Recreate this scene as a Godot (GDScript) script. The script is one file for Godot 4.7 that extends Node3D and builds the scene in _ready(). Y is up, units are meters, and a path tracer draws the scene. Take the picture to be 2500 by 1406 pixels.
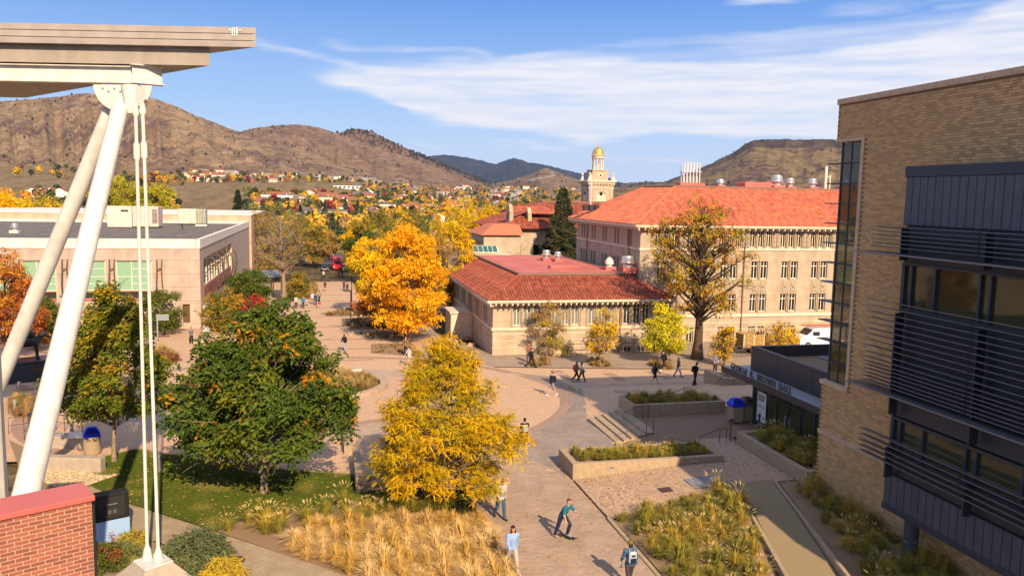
extends Node3D
# ---------- camera of the photograph (fitted to the vanishing points of the buildings) ----------
const F := 1963.0
const EYE := 13.6
const YAW := -13.09
const PITCH := -6.5
const ROLL := 1.09
var CB: Basis
var names := {}
var mats := {}
var tex := {}
var mesh_cache := {}
var rng := RandomNumberGenerator.new()
const KZ := [0.0, 28.0, 45.0, 55.0, 65.0, 85.0, 110.0, 150.0, 220.0, 330.0, 600.0]
const KY := [0.0, 0.0, -0.3, -0.75, -1.4, -2.0, -2.6, -3.8, -7.0, -12.0, -14.0]

func interp(x: float, xs: Array, ys: Array) -> float:
	if x <= xs[0]: return ys[0]
	for i in range(1, xs.size()):
		if x <= xs[i]:
			return lerpf(ys[i - 1], ys[i], (x - xs[i - 1]) / (xs[i] - xs[i - 1]))
	return ys[ys.size() - 1]

# ground height along the street, which falls away from the camera
func gz(z: float) -> float:
	return interp(-z, KZ, KY)

# plaza in front of the hall, a few steps above the walkway
func G(x: float, z: float) -> float:
	var a := gz(z)
	var b := 0.3 if z > -50.0 else lerpf(0.3, a, clampf((-50.0 - z) / 8.0, 0, 1))
	var w := clampf((x - 11.65) / 6.6, 0, 1) if z > -37.5 else clampf((x - 16.0) / 2.2, 0, 1)
	if z > -39.0 and z <= -37.5:
		w = lerpf(clampf((x - 11.65) / 6.6, 0, 1), clampf((x - 16.0) / 2.2, 0, 1), (-37.5 - z) / 1.5)
	if z > -30.0: w *= clampf((-24.0 - z) / 6.0, 0, 1)
	return lerpf(a, maxf(a, b), w)

const RC := [140.0, 220.0, 330.0, 500.0, 800.0, 1200.0, 1600.0, 2500.0, 4000.0, 9000.0]
const YC := [-3.6, -7.0, -11.0, -13.0, -9.0, 0.0, 12.0, 40.0, 62.0, 70.0]
const YL := [-3.6, -5.0, -6.0, -3.0, 6.0, 27.0, 46.0, 64.0, 75.0, 75.0]
func T(x: float, z: float) -> float:
	var r := sqrt(x * x + z * z)
	if r < 140.0 or z > 0.0:
		return G(x, z)
	var az := rad_to_deg(atan2(x, -z))
	var wl := smoothstep(9.0, -2.0, az)
	var far := lerpf(interp(r, RC, YC), interp(r, RC, YL), wl)
	var near := gz(maxf(z, -330.0))
	return lerpf(near, far, smoothstep(140.0, 230.0, r))

func ray(u: float, v: float) -> Vector3:
	return (CB * Vector3((u - 1250.0) / F, -(v - 703.0) / F, -1.0)).normalized()
# the point of the ground seen at a pixel of the photograph
func P(u: float, v: float) -> Vector3:
	var d := ray(u, v)
	var t := 12.0
	var eye := Vector3(0, EYE, 0)
	while t < 6000.0:
		var p := eye + d * t
		if p.y < T(p.x, p.z):
			var lo := t / 1.006
			for i in 12:
				var m := (lo + t) / 2
				p = eye + d * m
				if p.y < T(p.x, p.z): t = m
				else: lo = m
			return p
		t *= 1.006
	return eye + d * 6000.0
func Zp(u: float, v: float, z: float) -> Vector3:
	var d := ray(u, v)
	return Vector3(0, EYE, 0) + d * (z / d.z)
func Xp(u: float, v: float, x: float) -> Vector3:
	var d := ray(u, v)
	return Vector3(0, EYE, 0) + d * (x / d.x)
func Dp(u: float, v: float, depth: float) -> Vector3:
	var d := ray(u, v)
	return Vector3(0, EYE, 0) + d * (depth / d.dot(-CB.z))
func depth_of(p: Vector3) -> float:
	return (p - Vector3(0, EYE, 0)).dot(-CB.z)
# height above y=0 of the pixel (u, v) straight above a point
func Hy(p: Vector3, u: float, v: float) -> float:
	var d := ray(u, v)
	return EYE + d.y / Vector2(d.x, d.z).length() * Vector2(p.x, p.z).length()

# ---------- mesh builder ----------
class MB:
	var v := PackedVector3Array()
	var n := PackedVector3Array()
	var c := PackedColorArray()
	var col = null
	func tri(a: Vector3, b: Vector3, d: Vector3) -> void:
		var m := (b - a).cross(d - a).normalized()
		v.append(a); v.append(d); v.append(b)
		n.append(m); n.append(m); n.append(m)
		if col != null:
			c.append(col); c.append(col); c.append(col)
	func quad(a: Vector3, b: Vector3, d: Vector3, e: Vector3) -> void:
		tri(a, b, d); tri(a, d, e)
	func stri(a: Vector3, b: Vector3, d: Vector3, na: Vector3, nb: Vector3, nd: Vector3) -> void:
		v.append(a); v.append(d); v.append(b)
		n.append(na); n.append(nd); n.append(nb)
		if col != null:
			c.append(col); c.append(col); c.append(col)
	func box(at: Vector3, s: Vector3, b := Basis(), bev := 0.0) -> void:
		var h := s / 2
		if bev <= 0.0:
			for k in 3:
				for sg in [-1.0, 1.0]:
					var e := Vector3.ZERO; e[k] = sg
					var f := Vector3.ZERO; f[(k + 1) % 3] = 1.0
					var g := Vector3.ZERO; g[(k + 2) % 3] = sg
					var o: Vector3 = at + b * (e * h)
					var p: Vector3 = b * (f * h)
					var q: Vector3 = b * (g * h)
					quad(o - p - q, o + p - q, o + p + q, o - p + q)
			return
		var w := h - Vector3.ONE * bev
		for k in 3:
			for sg in [-1.0, 1.0]:
				var e := Vector3.ZERO; e[k] = sg
				var f := Vector3.ZERO; f[(k + 1) % 3] = 1.0
				var g := Vector3.ZERO; g[(k + 2) % 3] = sg
				var o: Vector3 = at + b * (e * h)
				var p: Vector3 = b * (f * w)
				var q: Vector3 = b * (g * w)
				quad(o - p - q, o + p - q, o + p + q, o - p + q)
		for k in 3:
			var k1 := (k + 1) % 3
			var k2 := (k + 2) % 3
			for s1 in [-1.0, 1.0]:
				for s2 in [-1.0, 1.0]:
					var ax := Vector3.ZERO; ax[k] = w[k]
					var p1 := Vector3.ZERO; p1[k1] = s1 * h[k1]; p1[k2] = s2 * w[k2]
					var p2 := Vector3.ZERO; p2[k1] = s1 * w[k1]; p2[k2] = s2 * h[k2]
					if s1 * s2 > 0: quad(at + b * (p1 - ax), at + b * (p2 - ax), at + b * (p2 + ax), at + b * (p1 + ax))
					else: quad(at + b * (p1 + ax), at + b * (p2 + ax), at + b * (p2 - ax), at + b * (p1 - ax))
		for x in [-1.0, 1.0]:
			for y in [-1.0, 1.0]:
				for z in [-1.0, 1.0]:
					var a := at + b * Vector3(x * h.x, y * w.y, z * w.z)
					var d := at + b * Vector3(x * w.x, y * h.y, z * w.z)
					var e := at + b * Vector3(x * w.x, y * w.y, z * h.z)
					if x * y * z > 0: tri(a, d, e)
					else: tri(a, e, d)
	func between(lo: Vector3, hi: Vector3, bev := 0.0) -> void:
		box((lo + hi) / 2, hi - lo, Basis(), bev)
	func tube(pts: Array, rad: Array, sides := 6, caps := true) -> void:
		var rings := []
		var up := Vector3(0.31, 0.17, 0.93).normalized()
		for i in pts.size():
			var t: Vector3 = (pts[mini(i + 1, pts.size() - 1)] - pts[maxi(i - 1, 0)]).normalized()
			var e1 := t.cross(up).normalized()
			if e1.length() < 0.5: e1 = t.cross(Vector3(1, 0, 0)).normalized()
			var e2 := t.cross(e1).normalized()
			var ring := []
			for k in sides:
				var a := TAU * k / sides
				ring.append(e1 * cos(a) + e2 * sin(a))
			rings.append(ring)
		for i in pts.size() - 1:
			for k in sides:
				var k2 := (k + 1) % sides
				var a0: Vector3 = pts[i] + rings[i][k] * rad[i]
				var a1: Vector3 = pts[i] + rings[i][k2] * rad[i]
				var b0: Vector3 = pts[i + 1] + rings[i + 1][k] * rad[i + 1]
				var b1: Vector3 = pts[i + 1] + rings[i + 1][k2] * rad[i + 1]
				stri(a0, a1, b1, rings[i][k], rings[i][k2], rings[i + 1][k2])
				stri(a0, b1, b0, rings[i][k], rings[i + 1][k2], rings[i + 1][k])
		if caps:
			for k in range(1, sides - 1):
				var l := pts.size() - 1
				tri(pts[0] + rings[0][0] * rad[0], pts[0] + rings[0][k + 1] * rad[0], pts[0] + rings[0][k] * rad[0])
				tri(pts[l] + rings[l][0] * rad[l], pts[l] + rings[l][k] * rad[l], pts[l] + rings[l][k + 1] * rad[l])
	func rod(a: Vector3, b: Vector3, r: float, sides := 8) -> void:
		tube([a, b], [r, r], sides)
	func lathe(prof: Array, at: Vector3, sides := 16) -> void:   # [radius, height] from the bottom up
		for i in prof.size() - 1:
			var r0: float = prof[i][0]
			var r1: float = prof[i + 1][0]
			var y0: float = prof[i][1]
			var y1: float = prof[i + 1][1]
			var sl := Vector2(y1 - y0, r0 - r1).normalized()
			for k in sides:
				var a := TAU * k / sides
				var b := TAU * (k + 1) / sides
				var ca := Vector3(cos(a), 0, sin(a))
				var cb := Vector3(cos(b), 0, sin(b))
				var na := (ca * sl.x + Vector3.UP * sl.y).normalized()
				var nb := (cb * sl.x + Vector3.UP * sl.y).normalized()
				var p := at + ca * r0 + Vector3.UP * y0
				var q := at + cb * r0 + Vector3.UP * y0
				var s := at + cb * r1 + Vector3.UP * y1
				var t := at + ca * r1 + Vector3.UP * y1
				stri(p, s, q, na, nb, nb); stri(p, t, s, na, na, nb)
	func prism(poly: PackedVector2Array, y0: float, y1: float) -> void:   # poly in x, z
		var ids := Geometry2D.triangulate_polygon(poly)
		for i in range(0, ids.size(), 3):
			var a := poly[ids[i]]
			var b := poly[ids[i + 1]]
			var d := poly[ids[i + 2]]
			if (b - a).cross(d - a) > 0:
				var t := b; b = d; d = t
			tri(Vector3(a.x, y1, a.y), Vector3(b.x, y1, b.y), Vector3(d.x, y1, d.y))
			tri(Vector3(a.x, y0, a.y), Vector3(d.x, y0, d.y), Vector3(b.x, y0, b.y))
		var cw := Geometry2D.is_polygon_clockwise(poly)
		for i in poly.size():
			var a := poly[i]
			var b := poly[(i + 1) % poly.size()]
			if cw:
				var t := a; a = b; b = t
			quad(Vector3(b.x, y0, b.y), Vector3(a.x, y0, a.y), Vector3(a.x, y1, a.y), Vector3(b.x, y1, b.y))
	func mesh() -> ArrayMesh:
		var ar := []
		ar.resize(Mesh.ARRAY_MAX)
		ar[Mesh.ARRAY_VERTEX] = v
		ar[Mesh.ARRAY_NORMAL] = n
		if c.size() == v.size() and c.size() > 0: ar[Mesh.ARRAY_COLOR] = c
		var m := ArrayMesh.new()
		m.add_surface_from_arrays(Mesh.PRIMITIVE_TRIANGLES, ar)
		return m

# ---------- things and parts ----------
func numbered(called: String) -> String:
	var k: int = names.get(called, 0)
	names[called] = k + 1
	return called if k == 0 else "%s_%03d" % [called, k]
func tag(o: Node, label: String, category: String, group := "") -> void:
	o.set_meta("label", label); o.set_meta("category", category)
	if group: o.set_meta("group", group)
func thing(called: String, label: String, category: String, at := Vector3.ZERO, turn := 0.0, group := "") -> Node3D:
	var o := Node3D.new()
	o.name = numbered(called)
	add_child(o)
	o.position = at; o.rotation.y = turn
	tag(o, label, category, group)
	return o
func part(parent: Node, called: String, mesh: Mesh, mat: Material, at := Transform3D()) -> MeshInstance3D:
	var o := MeshInstance3D.new()
	o.name = called if parent != self else numbered(called)
	o.mesh = mesh
	o.material_override = mat
	o.transform = at
	parent.add_child(o, true)
	return o
func pbt(t: Node, n: String, m: Material, a: Vector3, b: Vector3, bev := 0.0) -> MeshInstance3D:
	var mb := MB.new(); mb.between(a, b, bev); return part(t, n, mb.mesh(), m)
func pbx(t: Node, n: String, m: Material, a: Vector3, b: Vector3, bs := Basis(), bev := 0.0) -> MeshInstance3D:
	var mb := MB.new(); mb.box(a, b, bs, bev); return part(t, n, mb.mesh(), m)
func prd(t: Node, n: String, m: Material, a: Vector3, b: Vector3, r: float, k := 8) -> MeshInstance3D:
	var mb := MB.new(); mb.rod(a, b, r, k); return part(t, n, mb.mesh(), m)
func struct(called: String, mesh: Mesh, mat: Material) -> MeshInstance3D:
	var o := part(self, called, mesh, mat)
	o.set_meta("kind", "structure")
	return o
func many(parent: Node, called: String, mesh: Mesh, mat: Material, xf: Array, cols := [], stuff := true) -> MultiMeshInstance3D:
	var mm := MultiMesh.new()
	mm.transform_format = MultiMesh.TRANSFORM_3D
	mm.use_colors = cols.size() > 0
	mm.mesh = mesh
	mm.instance_count = xf.size()
	for i in xf.size():
		mm.set_instance_transform(i, xf[i])
		if cols.size() > 0: mm.set_instance_color(i, cols[i])
	var o := MultiMeshInstance3D.new()
	o.name = called if parent != self else numbered(called)
	o.multimesh = mm
	o.material_override = mat
	if stuff: o.set_meta("kind", "stuff")
	parent.add_child(o, true)
	return o
func dup(o: Node3D, called: String, at: Vector3, turn: float, sc: Vector3, label := "") -> Node3D:
	var d: Node3D = o.duplicate()
	d.name = numbered(called)
	add_child(d)
	d.transform = Transform3D(Basis(Vector3.UP, turn).scaled_local(sc), at)
	if label: d.set_meta("label", label)
	return d

# ---------- materials: linear base colours ----------
func lin(r: float, g: float, b: float) -> Color:
	return Color(r, g, b).linear_to_srgb()
func ntex(key: String, size: int, freq: float, oct: int, lo: float, hi: float, sd: int, gain := 0.5, kind := FastNoiseLite.TYPE_SIMPLEX_SMOOTH) -> ImageTexture:
	if tex.has(key): return tex[key]
	var f := FastNoiseLite.new()
	f.noise_type = kind
	f.frequency = freq; f.fractal_octaves = oct; f.fractal_gain = gain; f.seed = sd
	var im := f.get_seamless_image(size, size, false, false, 0.12)
	im.convert(Image.FORMAT_RGB8)
	var d := im.get_data()
	for i in d.size():
		d[i] = int(clampf(lerpf(lo, hi, d[i] / 255.0), 0, 1) * 255.0)
	tex[key] = ImageTexture.create_from_image(Image.create_from_data(size, size, false, Image.FORMAT_RGB8, d))
	return tex[key]
func mat(key: String, r: float, g: float, b: float, rough := 0.85, metal := 0.0) -> StandardMaterial3D:
	if mats.has(key): return mats[key]
	var m := StandardMaterial3D.new()
	m.albedo_color = lin(r, g, b)
	m.roughness = rough
	m.metallic = metal
	m.metallic_specular = 0.4
	mats[key] = m
	return m
# base colour with a patchy stain and a fine grain in the world's scale
func tmat(key: String, r: float, g: float, b: float, rough: float, coarse: String, per_m: float, bump := 0.0, detail := 0.0) -> StandardMaterial3D:
	if mats.has(key): return mats[key]
	var m := mat(key, r, g, b, rough)
	m.albedo_texture = tex[coarse]
	m.uv1_triplanar = true; m.uv1_world_triplanar = true
	m.uv1_scale = Vector3.ONE * per_m
	if bump > 0.0:
		m.normal_enabled = true
		m.normal_texture = tex["bump"]
		m.normal_scale = bump
	if detail > 0.0:
		m.detail_enabled = true
		m.detail_blend_mode = BaseMaterial3D.BLEND_MODE_MUL
		m.detail_albedo = tex["grain"]
		m.detail_uv_layer = BaseMaterial3D.DETAIL_UV_2
		m.uv2_triplanar = true; m.uv2_world_triplanar = true
		m.uv2_scale = Vector3.ONE * detail
	return m
func vmat(key: String, rough := 0.8, back := 0.0, r := 1.0, g := 1.0, b := 1.0) -> StandardMaterial3D:
	if mats.has(key): return mats[key]
	var m := mat(key, r, g, b, rough)
	m.vertex_color_use_as_albedo = true
	m.cull_mode = BaseMaterial3D.CULL_DISABLED
	m.metallic_specular = 0.15
	if back > 0.0:
		m.backlight_enabled = true
		m.backlight = Color(back, back * 0.95, back * 0.6)
	return m
func make_textures() -> void:
	ntex("cloudy", 256, 0.014, 6, 0.84, 1.0, 3, 0.6)
	ntex("patchy", 256, 0.02, 6, 0.55, 1.0, 9, 0.62)
	ntex("grain", 256, 0.11, 3, 0.72, 1.0, 17, 0.7)
	ntex("speckle", 256, 0.2, 2, 0.6, 1.0, 21, 0.8)
	ntex("soft", 256, 0.008, 3, 0.86, 1.0, 31)
	ntex("hill", 512, 0.03, 6, 0.34, 1.08, 41, 0.72)
	var f := FastNoiseLite.new()
	f.frequency = 0.06; f.fractal_octaves = 4; f.seed = 5
	var im := f.get_seamless_image(256, 256, false, false, 0.12)
	im.convert(Image.FORMAT_RGBA8)
	im.bump_map_to_normal_map(4.0)
	tex["bump"] = ImageTexture.create_from_image(im)
	# running-bond pavers too small to pick apart: colour of each paver only
	for k in [["pavers", 5]]:
		var s := 256
		var pim := Image.create(s, s, false, Image.FORMAT_RGB8)
		var rg := RandomNumberGenerator.new(); rg.seed = k[1]
		for row in 16:
			for i in range(-1, 9):
				var x := i * 32 + (16 if row % 2 else 0)
				var t := rg.randf_range(0.9, 1.0)
				if i == 8 or i == -1: t = 0.95
				pim.fill_rect(Rect2i(x + 1, row * 16 + 1, 30, 14), Color(t, t * 0.97, t * 0.94))
				pim.fill_rect(Rect2i(x, row * 16, 32, 1), Color(0.8, 0.75, 0.7))
				pim.fill_rect(Rect2i(x, row * 16, 1, 16), Color(0.8, 0.75, 0.7))
		tex[k[0]] = ImageTexture.create_from_image(pim)

# a sheet laid on the ground over a polygon in x, z
func sheet(poly: PackedVector2Array, off: float, cell := 1.0, wide := false) -> ArrayMesh:
	var mb := MB.new()
	var lo := Vector2(INF, INF)
	var hi := -lo
	for p in poly:
		lo = lo.min(p); hi = hi.max(p)
	for i in range(int(floor(lo.x / cell)), int(ceil(hi.x / cell))):
		for j in range(int(floor(lo.y / cell)), int(ceil(hi.y / cell))):
			var q := PackedVector2Array([Vector2(i, j) * cell, Vector2(i + 1, j) * cell, Vector2(i + 1, j + 1) * cell, Vector2(i, j + 1) * cell])
			for pc in Geometry2D.intersect_polygons(q, poly):
				var ids := Geometry2D.triangulate_polygon(pc)
				for k in range(0, ids.size(), 3):
					var t := []
					for m in 3:
						var w: Vector2 = pc[ids[k + m]]
						t.append(Vector3(w.x, (T(w.x, w.y) if wide else G(w.x, w.y)) + off, w.y))
					if (t[1] - t[0]).cross(t[2] - t[0]).y < 0: mb.tri(t[0], t[2], t[1])
					else: mb.tri(t[0], t[1], t[2])
	return mb.mesh()
func pix(pts: Array) -> PackedVector2Array:
	var o := PackedVector2Array()
	for i in range(0, pts.size(), 2):
		var p := P(pts[i], pts[i + 1])
		o.append(Vector2(p.x, p.z))
	return o
func rect(x0: float, z0: float, x1: float, z1: float) -> PackedVector2Array:
	return PackedVector2Array([Vector2(x0, z0), Vector2(x1, z0), Vector2(x1, z1), Vector2(x0, z1)])
func ring(c: Vector2, r: float, n := 40) -> PackedVector2Array:
	var o := PackedVector2Array()
	for k in n: o.append(c + Vector2.from_angle(TAU * k / n) * r)
	return o

# ---------- sky: air and thin clouds, by direction ----------
func sky_color(el: float) -> Color:   # degrees
	var hs := [-90.0, -1.0, 0.0, 2.5, 6.0, 13.0, 30.0, 90.0]
	var e := clampf(el, -90, 90)
	return Color(interp(e, hs, [0.42, 0.45, 0.46, 0.41, 0.27, 0.105, 0.08, 0.06]), interp(e, hs, [0.42, 0.51, 0.52, 0.5, 0.41, 0.235, 0.19, 0.15]), interp(e, hs, [0.42, 0.61, 0.62, 0.63, 0.63, 0.54, 0.46, 0.38]))
var cn := FastNoiseLite.new()
var cn2 := FastNoiseLite.new()
func cloud(az: float, el: float) -> float:
	# az in degrees from the middle of the view, el above the horizon; the bank lies low over the hills
	var x := az
	var y := el
	var wob := cn.get_noise_2d(x * 0.9, y * 6.0 + 40.0)
	var fine := cn2.get_noise_2d(x * 1.7 + 7.0, y * 19.0)
	y += wob * 0.55 + fine * 0.14
	var top := interp(x, [-14.5, -7.0, 1.5, 7.0, 20.0, 27.0, 32.0, 60.0, 120.0], [8.0, 9.0, 9.5, 9.6, 9.4, 10.7, 12.2, 13.5, 10.0])
	var bot := interp(x, [-14.5, -9.5, -7.3, -3.5, 5.0, 10.0, 22.0, 60.0, 120.0], [7.7, 6.6, 5.4, 5.0, 3.9, 4.4, 4.0, 4.0, 5.0])
	var d := smoothstep(top + 0.35, top - 0.5, y) * smoothstep(bot - 0.25, bot + 0.35, y)
	d *= smoothstep(-15.0, -11.5, x)
	var streak := cn.get_noise_2d(x * 0.6 + 90.0, el * 11.0)
	d *= clampf(0.82 + 0.42 * streak + 0.25 * fine, 0.3, 0.98)
	# thin veil above the bank
	var vt := interp(x, [-8.0, 1.5, 7.5, 22.0, 33.0, 120.0], [9.3, 10.0, 10.5, 11.3, 12.3, 13.0])
	var veil := smoothstep(vt + 0.1, vt - 0.25, y) * smoothstep(top - 0.8, top, y) * smoothstep(-9.0, 2.0, x)
	d = maxf(d, veil * clampf(0.30 + 0.45 * streak + 0.3 * wob, 0.03, 0.7))
	# loose streaks
	for s in [[-18.2, 9.8, -9.2, 8.0, 0.42, 0.55], [-13.5, 9.9, -1.0, 9.7, 0.3, 0.35], [-9.0, 8.9, 2.0, 9.3, 0.35, 0.3], [-7.8, 3.6, -4.6, 2.9, 0.24, 0.5], [5.0, 2.95, 13.0, 2.75, 0.3, 0.55], [-2.0, 3.9, 5.0, 3.4, 0.35, 0.5], [14.0, 13.4, 33.0, 13.3, 0.75, 0.75], [20.0, 12.0, 34.0, 12.6, 0.5, 0.3], [0.0, 13.8, 6.0, 13.7, 0.2, 0.3]]:
		var t := clampf((x - s[0]) / (s[2] - s[0]), 0, 1)
		var yy: float = absf(y - lerpf(s[1], s[3], t))
		var along := smoothstep(s[0] - 0.4, s[0] + 1.5, x) * smoothstep(s[2] + 0.4, s[2] - 1.5, x)
		d = maxf(d, smoothstep(s[4], 0.0, yy) * along * s[5] * clampf(0.75 + 0.8 * fine + 0.4 * streak, 0.0, 1.0))
	# cloud cover outside the view is added, thickened to brighten and whiten shade
	if absf(az) > 36.0 or el > 14.0:
		var g := clampf(cn.get_noise_2d(x * 0.5 + 300.0, el * 1.6) * 1.2 + 0.42, 0, 0.9)
		var blend := clampf(maxf((absf(az) - 36.0) / 20.0, (el - 14.0) / 6.0), 0, 1)
		d = lerpf(d, g, blend)
	return clampf(d, 0, 1)
func make_sky() -> ImageTexture:
	cn.frequency = 0.09; cn.fractal_octaves = 4; cn.seed = 12
	cn2.frequency = 0.12; cn2.fractal_octaves = 3; cn2.seed = 77
	var W := 4096
	var H := 2048
	var low := Image.create(512, 256, false, Image.FORMAT_RGB8)
	for j in 256:
		var el := 90.0 - (j + 0.5) / 256 * 180.0
		for i in 512:
			var az := (i + 0.5) / 512 * 360.0
			var a := fposmod(az + YAW + 180.0, 360.0) - 180.0
			low.set_pixel(i, j, sky_px(a, el))
	low.resize(W, H, Image.INTERPOLATE_CUBIC)
	var band := Image.create(1000, 220, false, Image.FORMAT_RGB8)   # -44..+44 degrees round the view, -1..18 up
	for j in 220:
		for i in 1000:
			var a := (i - 500 + 0.5) / W * 360.0
			band.set_pixel(i, j, sky_px(a, 18.0 - (j + 0.5) / H * 180.0))
	var y0 := int(round((90.0 - 18.0) / 180.0 * H))
	var x0 := int(round(-YAW / 360.0 * W)) - 500
	for part_x in [x0, x0 + W]:
		low.blit_rect(band, Rect2i(0, 0, 1000, 220), Vector2i(part_x, y0))
	return ImageTexture.create_from_image(low)
func sky_px(a: float, el: float) -> Color:
	var c := sky_color(el)
	if el > 0.0:
		var d := cloud(a, el)
		c = c.lerp(Color(0.60, 0.59, 0.62), d * 0.95)
	return c.linear_to_srgb()

func setup() -> void:
	CB = Basis(Vector3.UP, deg_to_rad(YAW)) * Basis(Vector3.RIGHT, deg_to_rad(PITCH)) * Basis(Vector3.BACK, deg_to_rad(ROLL))
	var cam := Camera3D.new()
	cam.name = "camera"
	cam.transform = Transform3D(CB, Vector3(0, EYE, 0))
	cam.fov = rad_to_deg(2.0 * atan(703.0 / F))
	cam.near = 0.5; cam.far = 30000.0
	add_child(cam)
	var env := Environment.new()
	env.background_mode = Environment.BG_SKY
	var sky := Sky.new()
	var pm := PanoramaSkyMaterial.new()
	pm.panorama = make_sky()
	pm.energy_multiplier = 0.84
	sky.sky_material = pm
	env.sky = sky
	env.tonemap_mode = Environment.TONE_MAPPER_LINEAR
	env.tonemap_exposure = 1.9
	env.sdfgi_enabled = true; env.ssao_enabled = true; env.ssil_enabled = true
	env.fog_enabled = true
	env.fog_density = 0.00003
	env.fog_light_color = Color(0.62, 0.75, 1.0)
	var we := WorldEnvironment.new()
	we.name = "air"
	we.environment = env
	add_child(we)
	var sun := DirectionalLight3D.new()
	sun.name = "sun"
	var az := deg_to_rad(-10.0)
	var el := deg_to_rad(32.5)
	var dir := Vector3(sin(az) * cos(el), -sin(el), -cos(az) * cos(el))
	sun.basis = Basis.looking_at(dir)
	sun.light_color = Color(1.0, 0.90, 0.74)
	sun.light_energy = 1.38
	sun.light_angular_distance = 0.5
	sun.shadow_enabled = true
	add_child(sun)

# ---------- ground, hills ----------
func make_terrain() -> void:
	var nz := FastNoiseLite.new(); nz.frequency = 0.004; nz.fractal_octaves = 5; nz.seed = 4
	var azs := []
	var a := -180.0
	while a < 180.01:
		azs.append(a)
		a += 0.6 if (a > -26 and a < 50) else 4.0
	azs[azs.size() - 1] = 180.0
	var rs := [4.0, 9.0, 14.0, 18.0]
	while rs[-1] < 9000.0: rs.append(rs[-1] * 1.055 if rs[-1] > 60 else rs[-1] + 3.0)
	var V := PackedVector3Array()
	var C := PackedColorArray()
	for r in rs:
		for z in azs:
			var x := sin(deg_to_rad(z)) * float(r)
			var zz := -cos(deg_to_rad(z)) * float(r)
			var y := T(x, zz) if r > 140 else gz(zz)
			var un := smoothstep(260.0, 700.0, r)
			y += nz.get_noise_2d(x * 1.2, zz * 1.2) * 1.0 * un - lerpf(0.2, 0.0, smoothstep(140.0, 230.0, r))
			if zz > 0: y = minf(y, -0.2)
			V.append(Vector3(x, y, zz))
			var k := nz.get_noise_2d(x * 3.0 + 500, zz * 3.0) * 0.5 + 0.5
			var k2 := nz.get_noise_2d(x * 12.0, zz * 12.0 + 900) * 0.5 + 0.5
			var c := Color(0.74, 0.5, 0.26).lerp(Color(0.85, 0.62, 0.35), k).lerp(Color(0.42, 0.33, 0.16), smoothstep(0.5, 0.75, k2) * 0.6)
			if r < 260: c = c.lerp(Color(0.26, 0.2, 0.12), 0.7)
			C.append(c)
	struct("ground", grid_mesh(V, C, rs.size(), azs.size()), hill_mat("ground_soil", 0.045))
func hill_mat(key: String, per_m: float) -> StandardMaterial3D:
	var m := vmat(key, 0.95)
	m.albedo_texture = tex["hill"]
	m.uv1_triplanar = true; m.uv1_world_triplanar = true
	m.uv1_scale = Vector3.ONE * per_m
	m.detail_enabled = true
	m.detail_blend_mode = BaseMaterial3D.BLEND_MODE_MUL
	m.detail_albedo = tex["patchy"]
	m.detail_uv_layer = BaseMaterial3D.DETAIL_UV_2
	m.uv2_triplanar = true; m.uv2_world_triplanar = true
	m.uv2_scale = Vector3.ONE * per_m * 0.31
	return m
func grid_mesh(V: PackedVector3Array, C: PackedColorArray, rows: int, cols: int) -> ArrayMesh:
	var N := PackedVector3Array(); N.resize(V.size())
	var I := PackedInt32Array()
	for i in rows - 1:
		for j in cols - 1:
			var a := i * cols + j
			var b := a + 1
			var c := a + cols + 1
			var d := a + cols
			if (V[c] - V[a]).cross(V[b] - V[a]).y > 0: I.append_array(PackedInt32Array([a, b, c, a, c, d]))
			else: I.append_array(PackedInt32Array([a, c, b, a, d, c]))
			var m := (V[c] - V[a]).cross(V[b] - V[d])
			if m.y < 0: m = -m
			N[a] += m; N[b] += m; N[c] += m; N[d] += m
	for i in N.size(): N[i] = N[i].normalized() if N[i].length() > 0 else Vector3.UP
	var ar := []; ar.resize(Mesh.ARRAY_MAX)
	ar[Mesh.ARRAY_VERTEX] = V; ar[Mesh.ARRAY_NORMAL] = N; ar[Mesh.ARRAY_COLOR] = C; ar[Mesh.ARRAY_INDEX] = I
	var m := ArrayMesh.new()
	m.add_surface_from_arrays(Mesh.PRIMITIVE_TRIANGLES, ar)
	return m
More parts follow.
